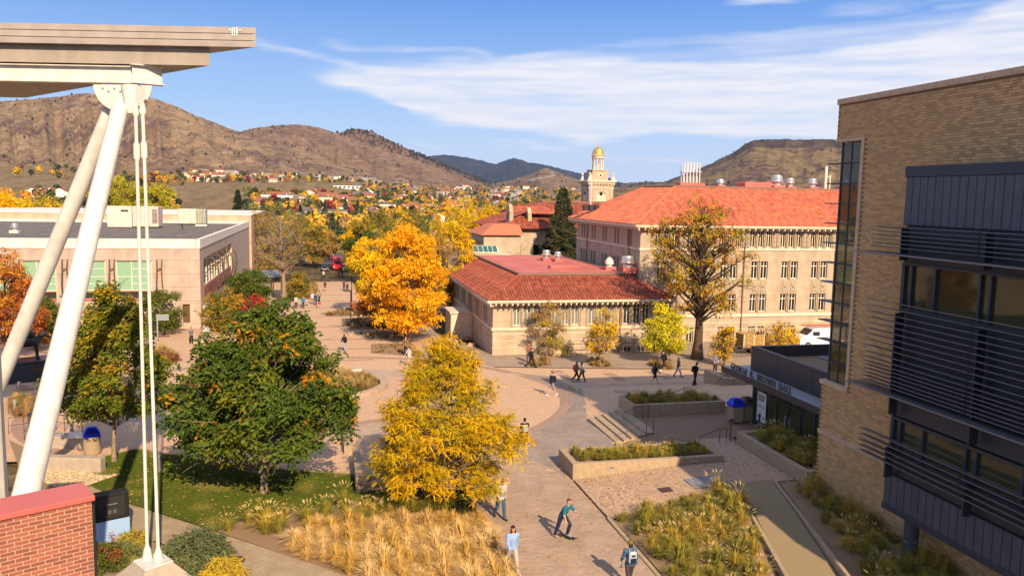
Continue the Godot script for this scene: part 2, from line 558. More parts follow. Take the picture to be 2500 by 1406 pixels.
# a hill whose crest runs where the photograph shows it, at its own distance
func hill(called: String, sil: Array, rr: float, rb: float, cols: Array, prof: String, seed_: int, trees: Array) -> void:
	var nz := FastNoiseLite.new(); nz.frequency = 0.01; nz.fractal_octaves = 5; nz.seed = seed_
	var gul := FastNoiseLite.new(); gul.frequency = 0.02; gul.fractal_octaves = 4; gul.seed = seed_ + 1; gul.fractal_type = FastNoiseLite.FRACTAL_RIDGED
	var u0: float = sil[0]
	var u1: float = sil[sil.size() - 2]
	var us := []
	var vs := []
	for i in range(0, sil.size(), 2):
		us.append(sil[i]); vs.append(sil[i + 1])
	var NU := int(clampf((u1 - u0) / 3.0, 80, 400))
	var NT := 100
	var V := PackedVector3Array()
	var C := PackedColorArray()
	var crest := []
	for j in NT:
		var t := j / float(NT - 1) * 1.5
		for i in NU:
			var u := lerpf(u0, u1, i / float(NU - 1))
			var v := interp(u, us, vs)
			var d := ray(u, v)
			var hd := Vector3(d.x, 0, d.z).normalized()
			var tanel := d.y / Vector2(d.x, d.z).length()
			var rid := rr * (1.0 + 0.05 * nz.get_noise_1d(u * 0.4))
			var yr := EYE + tanel * rid + nz.get_noise_1d(u * 6.0) * rr * 0.0012
			var r := lerpf(rb, rid, minf(t, 1.0)) if t <= 1.0 else rid + (t - 1.0) * (rr - rb) * 1.4
			var p := hd * r
			var base := T(p.x, p.z) - 3.0
			var e := 0.0
			if t <= 1.0:
				if prof == "mesa": e = interp(t, [0.0, 0.35, 0.8, 0.89, 0.915, 0.95, 1.0], [0.0, 0.22, 0.70, 0.80, 0.94, 0.985, 1.0])
				elif prof == "cone": e = t
				else: e = pow(t, 1.25)
			else:
				e = 1.0 - pow((t - 1.0) * 1.8, 1.3) * (0.12 if prof == "mesa" else 1.0)
			var sw := u * 0.012 * rr / 2000.0 * 40.0
			var gl := gul.get_noise_2d(sw + t * 14.0 * sin(seed_), t * 7.0)
			var y := base + (yr - base) * e
			if prof != "mesa" or t < 0.85:
				y -= (yr - base) * (0.5 - gl * 0.5) * (0.07 if prof == "mesa" else 0.2) * sin(PI * clampf(t, 0, 1))
			y += nz.get_noise_2d(p.x * 0.6, p.z * 0.6) * (yr - base) * 0.05 * sin(PI * clampf(t * 0.98, 0, 1))
			V.append(Vector3(p.x, y, p.z))
			# dry grass and brush grow in patches, by place alone
			var k := nz.get_noise_2d(p.x * 0.35, p.z * 0.35) * 0.6 + nz.get_noise_2d(p.x * 2.4, p.z * 2.4) * 0.6
			var c: Color = cols[0].lerp(cols[1], smoothstep(-0.06, 0.2, k))
			if cols.size() > 2: c = c.lerp(cols[2], smoothstep(0.1, 0.4, nz.get_noise_2d(p.x * 0.9 + 700, p.z * 0.9)))
			if prof == "mesa" and t > 0.88 and t < 0.965: c = Color(0.2, 0.14, 0.11).lerp(Color(0.34, 0.25, 0.18), k + 0.5)
			if called == "cone_hill" and t < 1.0:   # pale bare rock of the old clay pit winding up the slope
				var q := CB.inverse() * (V[-1] - Vector3(0, EYE, 0))
				var px := Vector2(1250.0 - F * q.x / q.z, 703.0 + F * q.y / q.z)
				for sg in SCAR.size() - 1:
					if Geometry2D.get_closest_point_to_segment(px, SCAR[sg], SCAR[sg + 1]).distance_to(px) < 2.6: c = Color(0.95, 0.78, 0.6)
			C.append(c)
	struct(called, grid_mesh(V, C, NT, NU), hill_mat("hill_scrub", 0.011))
	# dark evergreen scrub scattered over the slope
	var xf := []
	var cl := []
	for k in trees[0]:
		var i := rng.randi_range(2, NU - 3)
		var tt := pow(rng.randf(), trees[1])
		if rng.randf() < trees[2]: tt = rng.randf_range(0.93, 1.0)
		var j := int(tt * (NT - 1) / 1.5)
		var p := V[j * NU + i].lerp(V[j * NU + i + 1], rng.randf())
		if nz.get_noise_2d(p.x * 0.5, p.z * 0.5) < -0.12 and rng.randf() < 0.7: continue
		var s: float = rng.randf_range(0.35, 1.0) * rng.randf_range(0.7, 1.7) * trees[3]
		xf.append(Transform3D(Basis(Vector3.UP, rng.randf() * TAU).scaled(Vector3(s, s * rng.randf_range(0.9, 1.4), s)), p))
		cl.append(Color(0.035, 0.045, 0.02).lerp(Color(0.08, 0.065, 0.03), rng.randf()))
	if xf.size() > 0:
		var o := many(self, "hillside_scrub", far_crown(0), vmat("leaf_far", 0.9), xf, cl)
		tag(o, "dark evergreen scrub scattered over the %s" % trees[4], "scrub")
func far_crown(k: int) -> ArrayMesh:
	var key := "far_crown%d" % k
	if mesh_cache.has(key): return mesh_cache[key]
	var rg := RandomNumberGenerator.new(); rg.seed = 900 + k
	var mb := MB.new()
	# a loose ball of leaf-clump faces, height 2, half width about 1
	for i in 150:
		var dir := Vector3(rg.randfn(), rg.randfn(), rg.randfn()).normalized()
		var rad := rg.randf_range(0.55, 1.0) * (0.8 + 0.25 * sin(dir.x * 5.0 + k) * cos(dir.z * 4.0 + k * 2))
		var c := Vector3(0, 1.05, 0) + dir * Vector3(1, 0.95, 1) * rad
		if k % 4 == 3:   # conical evergreen
			var t := rg.randf()
			var an := rg.randf() * TAU
			c = Vector3(cos(an), 0, sin(an)) * (1.0 - t) * rg.randf_range(0.4, 0.8) + Vector3(0, 0.2 + t * 2.4, 0)
		var e1 := Vector3(rg.randfn(), rg.randfn(), rg.randfn()).normalized() * rg.randf_range(0.14, 0.3)
		var e2 := e1.cross(dir + Vector3(rg.randfn(), rg.randfn(), rg.randfn()) * 0.5).normalized() * rg.randf_range(0.12, 0.26)
		mb.quad(c - e1, c - e2, c + e1, c + e2)
	mesh_cache[key] = mb.mesh()
	return mesh_cache[key]
const SCAR := [Vector2(1290, 440), Vector2(1325, 434), Vector2(1352, 428), Vector2(1346, 422), Vector2(1352, 417)]
func make_hills() -> void:
	var tan_ := Color(0.92, 0.62, 0.35)
	var brush := Color(0.50, 0.31, 0.23)
	hill("mountain", [1000, 386, 1040, 382, 1090, 377, 1110, 380, 1150, 386, 1185, 394, 1210, 400, 1240, 390, 1256, 384, 1262, 387, 1290, 396, 1330, 402, 1380, 414, 1420, 424, 1445, 417, 1470, 428, 1520, 446, 1560, 452], 9000, 6500, [Color(0.07, 0.085, 0.06), Color(0.2, 0.15, 0.12), Color(0.06, 0.075, 0.055)], "", 21, [0, 1, 0, 1, ""])
	hill("far_hill", [1480, 455, 1530, 447, 1580, 443, 1640, 447, 1720, 452], 5500, 4600, [Color(0.52, 0.36, 0.24), Color(0.36, 0.27, 0.17)], "cone", 25, [150, 1, 0, 7, "low far hill beside the tower"])
	hill("cone_hill", [1200, 448, 1240, 441, 1290, 427, 1318, 414, 1332, 410, 1345, 413, 1375, 425, 1410, 438, 1450, 445, 1500, 450], 3600, 2700, [Color(0.76, 0.5, 0.3), Color(0.45, 0.29, 0.2)], "cone", 31, [60, 1, 0, 3.5, "pale cone hill with the bare scar"])
	hill("dark_hill", [740, 345, 800, 333, 822, 326, 850, 315, 875, 314, 905, 320, 940, 337, 1000, 365, 1060, 391, 1110, 415, 1150, 430, 1190, 445], 3800, 3150, [Color(0.58, 0.36, 0.23), Color(0.36, 0.23, 0.17)], "", 37, [1500, 0.45, 0.35, 4.2, "dark topped hill"])
	hill("bare_hill", [520, 335, 590, 320, 630, 311, 680, 305, 740, 304, 790, 314, 850, 335, 920, 358, 1000, 384, 1060, 404, 1110, 424, 1140, 436, 1180, 447], 3200, 2100, [Color(0.80, 0.50, 0.31), Color(0.55, 0.34, 0.22), Color(0.72, 0.46, 0.26)], "", 43, [260, 0.6, 0.3, 2.6, "smooth bare hill"])
	hill("scrub_hill", [-700, 330, -500, 290, -300, 262, -100, 252, 0, 247, 60, 243, 140, 236, 185, 229, 240, 227, 300, 234, 372, 240, 420, 256, 480, 283, 560, 314, 610, 328, 700, 354, 780, 378, 850, 402, 930, 424, 1000, 436, 1080, 446], 2700, 1720, [tan_, brush, Color(0.78, 0.52, 0.27)], "", 51, [800, 0.9, 0.16, 2.2, "brown scrub covered hill"])
	hill("mesa", [1500, 458, 1560, 452, 1620, 444, 1680, 424, 1740, 398, 1790, 374, 1815, 356, 1832, 346, 1850, 342, 1940, 341, 2060, 342, 2200, 343, 2400, 348, 2600, 352, 2900, 380, 3300, 430], 2700, 1500, [Color(0.66, 0.46, 0.22), Color(0.34, 0.215, 0.17), Color(0.72, 0.5, 0.25)], "mesa", 61, [420, 0.8, 0.05, 2.4, "flat topped mesa"])

# ---------- paving ----------
func make_paving() -> void:
	var brick := tmat("brick_paving", 0.65, 0.445, 0.305, 0.9, "pavers", 0.625)
	var conc := tmat("concrete_walk", 0.62, 0.43, 0.305, 0.9, "cloudy", 0.16, 0.25, 1.3)
	var pale := tmat("concrete_pale", 0.68, 0.49, 0.36, 0.9, "cloudy", 0.2, 0.2, 1.5)
	var grey := tmat("concrete_grey", 0.46, 0.355, 0.295, 0.9, "cloudy", 0.12, 0.25, 1.1)
	var dark := tmat("paver_dark", 0.42, 0.29, 0.22, 0.9, "pavers", 0.625)
	# one wide brick sheet under the plaza and the street
	struct("brick_plaza", sheet(PackedVector2Array([Vector2(-40, -46), Vector2(-12, -44), Vector2(-2, -37.6), Vector2(11.65, -37), Vector2(16.0, -42), Vector2(16.0, -47), Vector2(18.3, -47), Vector2(26.5, -46.5), Vector2(34, -46.5), Vector2(38, -63.5), Vector2(17, -69), Vector2(12, -96), Vector2(5.2, -118), Vector2(5.2, -214), Vector2(-11, -214), Vector2(-12, -104), Vector2(-40, -96)]), 0.0, 2.0), brick)
	# hall plaza: ramp by the walkway and the level part behind the steps
	struct("hall_paving", sheet(PackedVector2Array([Vector2(11.75, -38.9), Vector2(11.75, -29.5), Vector2(22.4, -31.3), Vector2(22.4, -40.4), Vector2(26.5, -40.4), Vector2(26.5, -46.5), Vector2(18.3, -47), Vector2(18.3, -41.8), Vector2(16.0, -41.8), Vector2(14, -38.9)]), -0.052, 0.8), tmat("paver_bed", 0.3, 0.2, 0.14, 0.95, "pavers", 0.625))
	struct("walkway", sheet(rect(6.4, -46.0, 11.65, -16.0), 0.006, 1.5), conc)
	# grey concrete that sweeps round the circle to the crossing
	struct("curved_walk", sheet(PackedVector2Array([Vector2(11.5, -37.0), Vector2(13.8, -38.95), Vector2(16.0, -41.9), Vector2(16.0, -47.0), Vector2(18.5, -56.1), Vector2(18.2, -63.3), Vector2(15.5, -66.3), Vector2(16.6, -64.0), Vector2(17.35, -60.4), Vector2(17.25, -56), Vector2(16.6, -52.3), Vector2(15.3, -49.3), Vector2(13.5, -46.8), Vector2(11.5, -44.5), Vector2(9.5, -43.0)]), 0.011, 1.5), grey)
	var joints := MB.new()
	for z in [-19.0, -25.0, -31.1, -37.3]:
		joints.box(Vector3(9.02, gz(z) + 0.0112, z), Vector3(5.2, 0.004, 0.02))
	for k in 28:
		var za := -17.0 - k
		joints.box(Vector3(9.6, (gz(za) + gz(za - 1)) / 2 + 0.0115, za - 0.5), Vector3(0.016, 0.004, 1.0))
	struct("walk_joints", joints.mesh(), mat("joint", 0.42, 0.3, 0.22, 0.9))
	var spot := MB.new()
	for q in [[1322, 1346, 0.32], [1484, 1344, 0.22], [1300, 1205, 0.2], [1395, 1240, 0.15], [1268, 1310, 0.12], [1430, 1380, 0.16], [1180, 1330, 0.1]]:
		var o := P(q[0], q[1])
		for k in 9:
			var a := TAU * k / 9
			var b := TAU * (k + 1) / 9
			spot.tri(o + Vector3(0, 0.013, 0), o + Vector3(cos(b), 0, -sin(b) * 0.6) * q[2] * (0.8 + 0.3 * sin(b * 3.0)) + Vector3(0, 0.013, 0), o + Vector3(cos(a), 0, -sin(a) * 0.6) * q[2] * (0.8 + 0.3 * sin(a * 3.0)) + Vector3(0, 0.013, 0))
	struct("pavement_stain", spot.mesh(), mat("stain", 0.4, 0.28, 0.2, 0.9))
	# rings of pale concrete in the round plaza
	var cc := Vector2(-0.9, -58.0)
	for rr in [[18.5, 17.6, dark], [12.4, 9.6, pale], [9.6, 8.8, dark]]:
		var pc := []
		for k in 72:
			var a0 := TAU * k / 72
			var a1 := TAU * (k + 1) / 72
			var q := PackedVector2Array([cc + Vector2.from_angle(a0) * rr[1], cc + Vector2.from_angle(a0) * rr[0], cc + Vector2.from_angle(a1) * rr[0], cc + Vector2.from_angle(a1) * rr[1]])
			if q[0].y > -45.0 or q[0].x > 17.4: continue
			pc.append(q)
		var mb := MB.new()
		for q in pc:
			var w := []
			for p in q: w.append(Vector3(p.x, G(p.x, p.y) + 0.006, p.y))
			mb.quad(w[0], w[1], w[2], w[3])
			if mb.n[-1].y < 0:
				mb.v.resize(mb.v.size() - 6); mb.n.resize(mb.n.size() - 6)
				mb.quad(w[0], w[3], w[2], w[1])
		struct("plaza_band", mb.mesh(), rr[2])
	# dark paver bands across the street and the crossing
	for z in [-74.0, -80.5, -87.0, -97.0, -107.0, -117.0, -127.0, -137.0, -147.0, -157.0, -167.0, -177.0, -187.0, -197.0]:
		var x0 := -11.0
		var x1 := 4.2
		struct("street_band", sheet(rect(x0, z - 0.55, x1, z), 0.006, 4.0), dark)
	for x in [19.0, 23.0, 27.0, 31.0]:
		struct("crossing_band", sheet(PackedVector2Array([Vector2(x, -60.2), Vector2(x + 0.9, -60.2), Vector2(x + 0.9, -67.0 + (x - 16) * 0.23), Vector2(x, -67.2 + (x - 16) * 0.23)]), 0.006, 1.5), dark)
	struct("crossing_edge", sheet(PackedVector2Array([Vector2(18.4, -59.2), Vector2(34, -58.2), Vector2(34, -57.2), Vector2(18.4, -58.0)]), 0.007, 1.5), pale)
	# slot drain between crossing and the far pavement
	struct("slot_drain", sheet(PackedVector2Array([Vector2(14.5, -68.9), Vector2(40, -62.9), Vector2(40, -62.55), Vector2(14.5, -68.55)]), 0.013, 1.5), mat("drain_iron", 0.07, 0.05, 0.04, 0.7))
	struct("far_pavement", sheet(PackedVector2Array([Vector2(14.5, -68.9), Vector2(40, -62.9), Vector2(64, -62.0), Vector2(64, -79.9), Vector2(33.6, -79.9), Vector2(33.6, -74.9), Vector2(15.6, -74.9), Vector2(13.6, -86.0), Vector2(11.2, -97), Vector2(9.6, -96.5), Vector2(11.2, -84), Vector2(12.6, -72)]), 0.016, 2.0), tmat("pavement_far", 0.54, 0.40, 0.30, 0.9, "cloudy", 0.1, 0.2, 0.9))
	# concrete path through the lower lawn
	struct("garden_path", sheet(PackedVector2Array([Vector2(-12.0, -41.2), Vector2(-8.72, -37.1), Vector2(-5.9, -34.4), Vector2(0.55, -28.1), Vector2(3.5, -24.5), Vector2(0.5, -23.5), Vector2(-3.6, -28.6), Vector2(-6.4, -32.3), Vector2(-9.2, -34.2), Vector2(-14.0, -38.0)]), 0.008, 1.2), tmat("path_concrete", 0.58, 0.43, 0.28, 0.9, "cloudy", 0.2, 0.25, 1.4))
	# asphalt of the road beyond the pedestrian street
	struct("road", sheet(PackedVector2Array([Vector2(-8, -214), Vector2(5.2, -214), Vector2(7, -330), Vector2(10, -460), Vector2(-1, -460), Vector2(-6, -330)]), 0.25, 12.0, true), tmat("asphalt", 0.085, 0.078, 0.08, 0.9, "cloudy", 0.1))
	var kb := MB.new()
	kb.box(Vector3(-1.5, gz(-213.6) + 0.05, -213.6), Vector3(13, 0.2, 0.4))
	struct("road_kerb", kb.mesh(), pale)
	# beds of soil and mulch
	var soil := tmat("mulch", 0.42, 0.27, 0.155, 0.95, "speckle", 0.9)
	var beds := [
		pix([905, 840, 1005, 838, 1040, 872, 905, 862]), pix([868, 812, 985, 806, 1010, 832, 900, 830]), pix([832, 778, 980, 770, 1000, 800, 850, 806]),
		pix([780, 765, 905, 742, 905, 772, 800, 772]), pix([1290, 884, 1335, 872, 1350, 893, 1295, 897]), pix([1425, 880, 1465, 872, 1500, 896, 1450, 898]), pix([1580, 885, 1625, 880, 1655, 903, 1600, 904]), pix([1735, 885, 1765, 883, 1790, 905, 1750, 905]),
		pix([390, 960, 480, 925, 560, 935, 640, 985, 560, 1000, 420, 1000]), pix([20, 1075, 120, 1120, 250, 1165, 150, 1200, 60, 1190]), pix([560, 700, 650, 680, 660, 770, 500, 820])]
	for b in beds: struct("planting_bed", sheet(b, 0.02, 1.0), soil)
	var bedc := PackedVector2Array()
	for k in 30: bedc.append(Vector2(-2, -62.1) + Vector2.from_angle(TAU * k / 30) * 6.0)
	struct("planting_bed", sheet(bedc, 0.022, 1.0), soil)
	struct("planting_bed", sheet(PackedVector2Array([Vector2(6.35, -33.4), Vector2(6.35, -18), Vector2(3.6, -22), Vector2(0.6, -28.0), Vector2(-2.6, -31.2), Vector2(-4.4, -33.0), Vector2(-3.2, -34.4), Vector2(1.0, -35.2)]), 0.014, 1.0), soil)
	struct("planting_bed", sheet(PackedVector2Array([Vector2(-15, -36), Vector2(-9.2, -34.1), Vector2(-6.4, -32.2), Vector2(-3.6, -28.5), Vector2(0.5, -23.4), Vector2(-15, -22)]), 0.014, 1.0), tmat("pea_gravel", 0.42, 0.31, 0.2, 0.95, "speckle", 1.2))
	struct("planting_bed", sheet(PackedVector2Array([Vector2(11.85, -31.0), Vector2(18.7, -33.2), Vector2(15.6, -24.0), Vector2(11.85, -18)]), 0.03, 1.0), soil)
	struct("planting_bed", sheet(PackedVector2Array([Vector2(22.4, -33.0), Vector2(20.9, -33.0), Vector2(17.6, -22.0), Vector2(22.4, -18)]), 0.03, 1.0), soil)
	struct("garden_ramp", sheet(PackedVector2Array([Vector2(18.9, -33.4), Vector2(20.7, -33.4), Vector2(17.4, -22.0), Vector2(15.4, -22.0)]), 0.04, 1.0), tmat("sand_path", 0.44, 0.32, 0.18, 0.95, "speckle", 0.8))
	# lawn
	var lawn := lawn_poly()
	struct("lawn", sheet(lawn, 0.018, 1.0), tmat("turf", 0.12, 0.125, 0.022, 0.95, "patchy", 0.35))
	struct("lawn", sheet(pix([1058, 806, 1100, 795, 1140, 818, 1120, 832, 1080, 826]), 0.03, 1.0), tmat("turf", 0.12, 0.125, 0.022, 0.95, "patchy", 0.35))
func lawn_poly() -> PackedVector2Array:
	return PackedVector2Array([Vector2(-13.4, -42.4), Vector2(-10.1, -45.4), Vector2(-6.8, -43.1), Vector2(-3.2, -40.9), Vector2(1.2, -39.0), Vector2(1.2, -36.5), Vector2(6.36, -36.5), Vector2(6.36, -33.4), Vector2(1.0, -35.2), Vector2(-3.2, -34.4), Vector2(-4.4, -33.0), Vector2(-5.85, -34.45), Vector2(-8.7, -37.15), Vector2(-11.9, -41.1)])

# ---------- buildings ----------
# wall with openings: o is its lower left corner seen from outside, ux runs right, holes are [x0, y0, x1, y1]
func holed(mb: MB, o: Vector3, ux: Vector3, w: float, h: float, holes: Array, depth: float) -> void:
	var nrm := ux.cross(Vector3.UP)
	var xs := [0.0, w]
	var ys := [0.0, h]
	for q in holes:
		for k in [q[0], q[2]]:
			if not xs.has(k): xs.append(k)
		for k in [q[1], q[3]]:
			if not ys.has(k): ys.append(k)
	xs.sort(); ys.sort()
	for j in ys.size() - 1:
		var run := -1
		for i in xs.size():
			var solid := false
			if i < xs.size() - 1:
				solid = true
				var cx: float = (xs[i] + xs[i + 1]) / 2
				var cy: float = (ys[j] + ys[j + 1]) / 2
				for q in holes:
					if cx > q[0] and cx < q[2] and cy > q[1] and cy < q[3]:
						solid = false
						break
			if solid and run < 0: run = i
			if not solid and run >= 0:
				var a: Vector3 = o + ux * xs[run] + Vector3.UP * ys[j]
				var b: Vector3 = o + ux * xs[i] + Vector3.UP * ys[j]
				var up: Vector3 = Vector3.UP * (ys[j + 1] - ys[j])
				mb.quad(a, b, b + up, a + up)
				run = -1
	for q in holes:
		var a: Vector3 = o + ux * q[0] + Vector3.UP * q[1]
		var b: Vector3 = o + ux * q[2] + Vector3.UP * q[1]
		var c: Vector3 = o + ux * q[2] + Vector3.UP * q[3]
		var d: Vector3 = o + ux * q[0] + Vector3.UP * q[3]
		var k: Vector3 = -nrm * depth
		mb.quad(a, a + k, b + k, b); mb.quad(b, b + k, c + k, c); mb.quad(c, c + k, d + k, d); mb.quad(d, d + k, a + k, a)
# a window with frame, bars and panes, lower left corner at the origin, facing +z
func window_meshes(w: float, h: float, bars_v: int, bar_y: float, fr := 0.05) -> Array:
	var key := "win%.2f_%.2f_%d_%.2f_%.2f" % [w, h, bars_v, bar_y, fr]
	if mesh_cache.has(key): return mesh_cache[key]
	var f := MB.new()
	f.between(Vector3(0, 0, -0.05), Vector3(fr, h, 0.02)); f.between(Vector3(w - fr, 0, -0.05), Vector3(w, h, 0.02))
	f.between(Vector3(fr, 0, -0.05), Vector3(w - fr, fr, 0.02)); f.between(Vector3(fr, h - fr, -0.05), Vector3(w - fr, h, 0.02))
	for k in bars_v:
		var x := w * (k + 1) / (bars_v + 1)
		f.between(Vector3(x - fr * 0.5, fr, -0.045), Vector3(x + fr * 0.5, h - fr, 0.01))
	if bar_y > 0: f.between(Vector3(fr, h * bar_y - fr * 0.5, -0.046), Vector3(w - fr, h * bar_y + fr * 0.5, 0.012))
	var p := MB.new()
	p.quad(Vector3(fr, fr, -0.03), Vector3(w - fr, fr, -0.03), Vector3(w - fr, h - fr, -0.03), Vector3(fr, h - fr, -0.03))
	mesh_cache[key] = [f.mesh(), p.mesh()]
	return mesh_cache[key]
func window(parent: Node, o: Vector3, ux: Vector3, w: float, h: float, bars: int, bar_y: float, frame: Material, pane: Material, fr := 0.05) -> void:
	var m := window_meshes(w, h, bars, bar_y, fr)
	var b := Basis(ux, Vector3.UP, ux.cross(Vector3.UP))
	var f := part(parent, "window", m[0], frame, Transform3D(b, o))
	part(f, "pane", m[1], pane)
func pane_mat(k: int) -> StandardMaterial3D:
	var t: Array = [[0.018, 0.02, 0.022], [0.035, 0.038, 0.04], [0.012, 0.012, 0.013], [0.2, 0.2, 0.185]][k % 4]
	return mat("window_glass%d" % (k % 4), t[0], t[1], t[2], 0.06)

# barrel tiles on one roof plane: a, b are the eave ends (left, right seen from outside), c, d the top ends
func tile_plane(parent: Node, a: Vector3, b: Vector3, c: Vector3, d: Vector3, material: Material, tw: float, tl: float, single: int) -> int:
	var ex := (b - a).normalized()
	var nrm := (b - a).cross(d - a).normalized()
	var ey := nrm.cross(ex).normalized()
	if not mesh_cache.has("tile%.2f" % tw):
		var t := MB.new()
		var prof := [Vector2(-0.5, 0.012), Vector2(-0.3, 0.075), Vector2(0.0, 0.105), Vector2(0.3, 0.075), Vector2(0.5, 0.012)]
		for i in 4:
			var p0: Vector2 = prof[i]
			var p1: Vector2 = prof[i + 1]
			var q0 := Vector3(p0.x * tw, -tl * 0.06, p0.y + 0.03)
			var q1 := Vector3(p1.x * tw, -tl * 0.06, p1.y + 0.03)
			t.quad(q0, q1, Vector3(p1.x * tw * 0.9, tl, p1.y), Vector3(p0.x * tw * 0.9, tl, p0.y))
			t.quad(Vector3(p0.x * tw, -tl * 0.06, -0.02), Vector3(p1.x * tw, -tl * 0.06, -0.02), q1, q0)
		mesh_cache["tile%.2f" % tw] = t.mesh()
	var tm: ArrayMesh = mesh_cache["tile%.2f" % tw]
	var hgt := (d - a).dot(ey)
	var rows := int(hgt / tl)
	var xf := []
	var cl := []
	for r in rows:
		var y := (r + 0.0) * tl
		var k := (y + tl * 0.5) / hgt
		var x0 := (d - a).dot(ex) * k
		var x1 := (b - a).length() + (c - b).dot(ex) * k
		var x: float = (floor(x0 / tw) + 0.5) * tw
		while x < x1:
			if x > x0:
				xf.append(Transform3D(Basis(ex, ey, nrm), a + ex * x + ey * y))
				var v := rng.randf_range(0.68, 1.2)
				cl.append(Color(v, v * rng.randf_range(0.82, 1.15), v * rng.randf_range(0.78, 1.2)))
			x += tw
	var k := mini(single, xf.size())
	for i in k: part(parent, "tile", tm, material_tint(material, i % 3), xf[i])
	if xf.size() > k: many(parent, "roof_tiles", tm, material, xf.slice(k), cl.slice(k))
	return k
func material_tint(m: Material, k: int) -> Material:
	var key := "%s_t%d" % [m.get_instance_id(), k]
	if mats.has(key): return mats[key]
	var d: StandardMaterial3D = m.duplicate()
	var f: float = [0.9, 1.0, 1.06][k]
	d.albedo_color = Color(d.albedo_color.r * f, d.albedo_color.g * f, d.albedo_color.b * f)
	d.vertex_color_use_as_albedo = false
	mats[key] = d
	return d
func hip_roof(parent: Node, lo: Vector3, hi: Vector3, inset: float, rise: float, tile: Material, deck: Material, tw: float, tl: float, singles: Array, ridge: Material) -> Node:
	# lo, hi: eave rectangle (y = eave height), flat deck on top
	var e := [Vector3(lo.x, lo.y, hi.z), Vector3(hi.x, lo.y, hi.z), Vector3(hi.x, lo.y, lo.z), Vector3(lo.x, lo.y, lo.z)]
	var y := lo.y + rise
	var t := [Vector3(lo.x + inset, y, hi.z - inset), Vector3(hi.x - inset, y, hi.z - inset), Vector3(hi.x - inset, y, lo.z + inset), Vector3(lo.x + inset, y, lo.z + inset)]
	var mb := MB.new()
	for k in 4: mb.quad(e[k], e[(k + 1) % 4], t[(k + 1) % 4], t[k])
	mb.quad(e[3], e[2], e[1], e[0])
	var roof := part(parent, "roof", mb.mesh(), deck_under(tile))
	var dk := MB.new()
	var pad := Vector3(0, 0.12, 0)
	dk.quad(t[0] + pad, t[1] + pad, t[2] + pad, t[3] + pad)
	part(roof, "roof_deck", dk.mesh(), deck)
	var kb := MB.new()
	for k in 4: kb.tube([t[k] + Vector3(0, 0.08, 0), t[(k + 1) % 4] + Vector3(0, 0.08, 0)], [0.17, 0.17], 6)
	part(roof, "deck_edge", kb.mesh(), ridge)
	var hp: MB
	for k in 4:
		hp = MB.new(); hp.tube([e[k] + Vector3(0, 0.06, 0), t[k] + Vector3(0, 0.06, 0)], [0.13, 0.13], 6)
		part(roof, "hip_ridge", hp.mesh(), tile_plain(tile))
	var left: int = singles[0]
	for k in [0, 3]:
		tile_plane(roof, e[k], e[(k + 1) % 4], t[(k + 1) % 4], t[k], tile, tw, tl, left if k == 0 else 0)
	return roof
func deck_under(tile: Material) -> Material:
	return tile_plain(tile)
func tile_plain(m: Material) -> Material:
	var key := "%s_plain" % m.get_instance_id()
	if mats.has(key): return mats[key]
	var d: StandardMaterial3D = m.duplicate()
	d.vertex_color_use_as_albedo = false
	mats[key] = d
	return d
# moulded eaves: gutter board and a row of brackets along an edge
func eaves(parent: Node, a: Vector3, b: Vector3, out: Vector3, board: Material, step: float) -> void:
	var mb := MB.new()
	var ex := (b - a).normalized()
	var bs := Basis(ex, Vector3.UP, ex.cross(Vector3.UP))
	var mid := (a + b) / 2
	var L := (b - a).length()
	mb.box(mid + Vector3(0, -0.12, 0) + out * 0.03, Vector3(L + 0.1, 0.2, 0.14), bs)
	mb.box(mid + Vector3(0, -0.27, 0) - out * 0.08, Vector3(L, 0.1, 0.12), bs)
	part(parent, "gutter", mb.mesh(), board)
	var br := MB.new()
	br.box(Vector3(0, -0.11, -0.34), Vector3(0.13, 0.2, 0.7)); br.box(Vector3(0, -0.26, -0.5), Vector3(0.11, 0.14, 0.36))
	var key := "bracket"
	if not mesh_cache.has(key): mesh_cache[key] = br.mesh()
	var n := int(L / step)
	for i in n:
		part(parent, "bracket", mesh_cache[key], board, Transform3D(bs, a + ex * (i + 0.5) * L / n + Vector3(0, -0.3, 0)))

func vent_mesh(k: int) -> ArrayMesh:
	if mesh_cache.has("vent%d" % k): return mesh_cache["vent%d" % k]
	var mb := MB.new()
	if k == 0: mb.lathe([[0.4, 0.0], [0.4, 0.35], [0.62, 0.42], [0.66, 0.52], [0.5, 0.58], [0.5, 0.95], [0.46, 1.05], [0.1, 1.1], [0.0, 1.1]], Vector3.ZERO, 18)
	elif k == 1: mb.lathe([[0.3, 0.0], [0.3, 0.3], [0.46, 0.34], [0.46, 0.7], [0.34, 0.78], [0.34, 0.86], [0.05, 1.1], [0.0, 1.12]], Vector3.ZERO, 18)
	else: mb.lathe([[0.34, 0.0], [0.34, 0.35], [0.6, 0.4], [0.5, 0.75], [0.3, 0.95], [0.0, 1.0]], Vector3.ZERO, 16)
	mesh_cache["vent%d" % k] = mb.mesh()
	return mesh_cache["vent%d" % k]
func roof_vent(at: Vector3, k: int, s: float, label: String, curb: Material, white := false) -> void:
	var t := thing("roof_vent", label, "vent", at, 0.0, "ventilators on the roofs")
	var mb := MB.new(); mb.box(Vector3(0, 0.12, 0), Vector3(1.2, 0.5, 1.2) * s)
	part(t, "curb", mb.mesh(), curb)
	part(t, "cowl", vent_mesh(k), mat("vent_paint", 0.75, 0.66, 0.55, 0.6) if white else mat("galvanised", 0.62, 0.62, 0.63, 0.35, 0.8), Transform3D(Basis().scaled(Vector3.ONE * s), Vector3(0, 0.3, 0)))

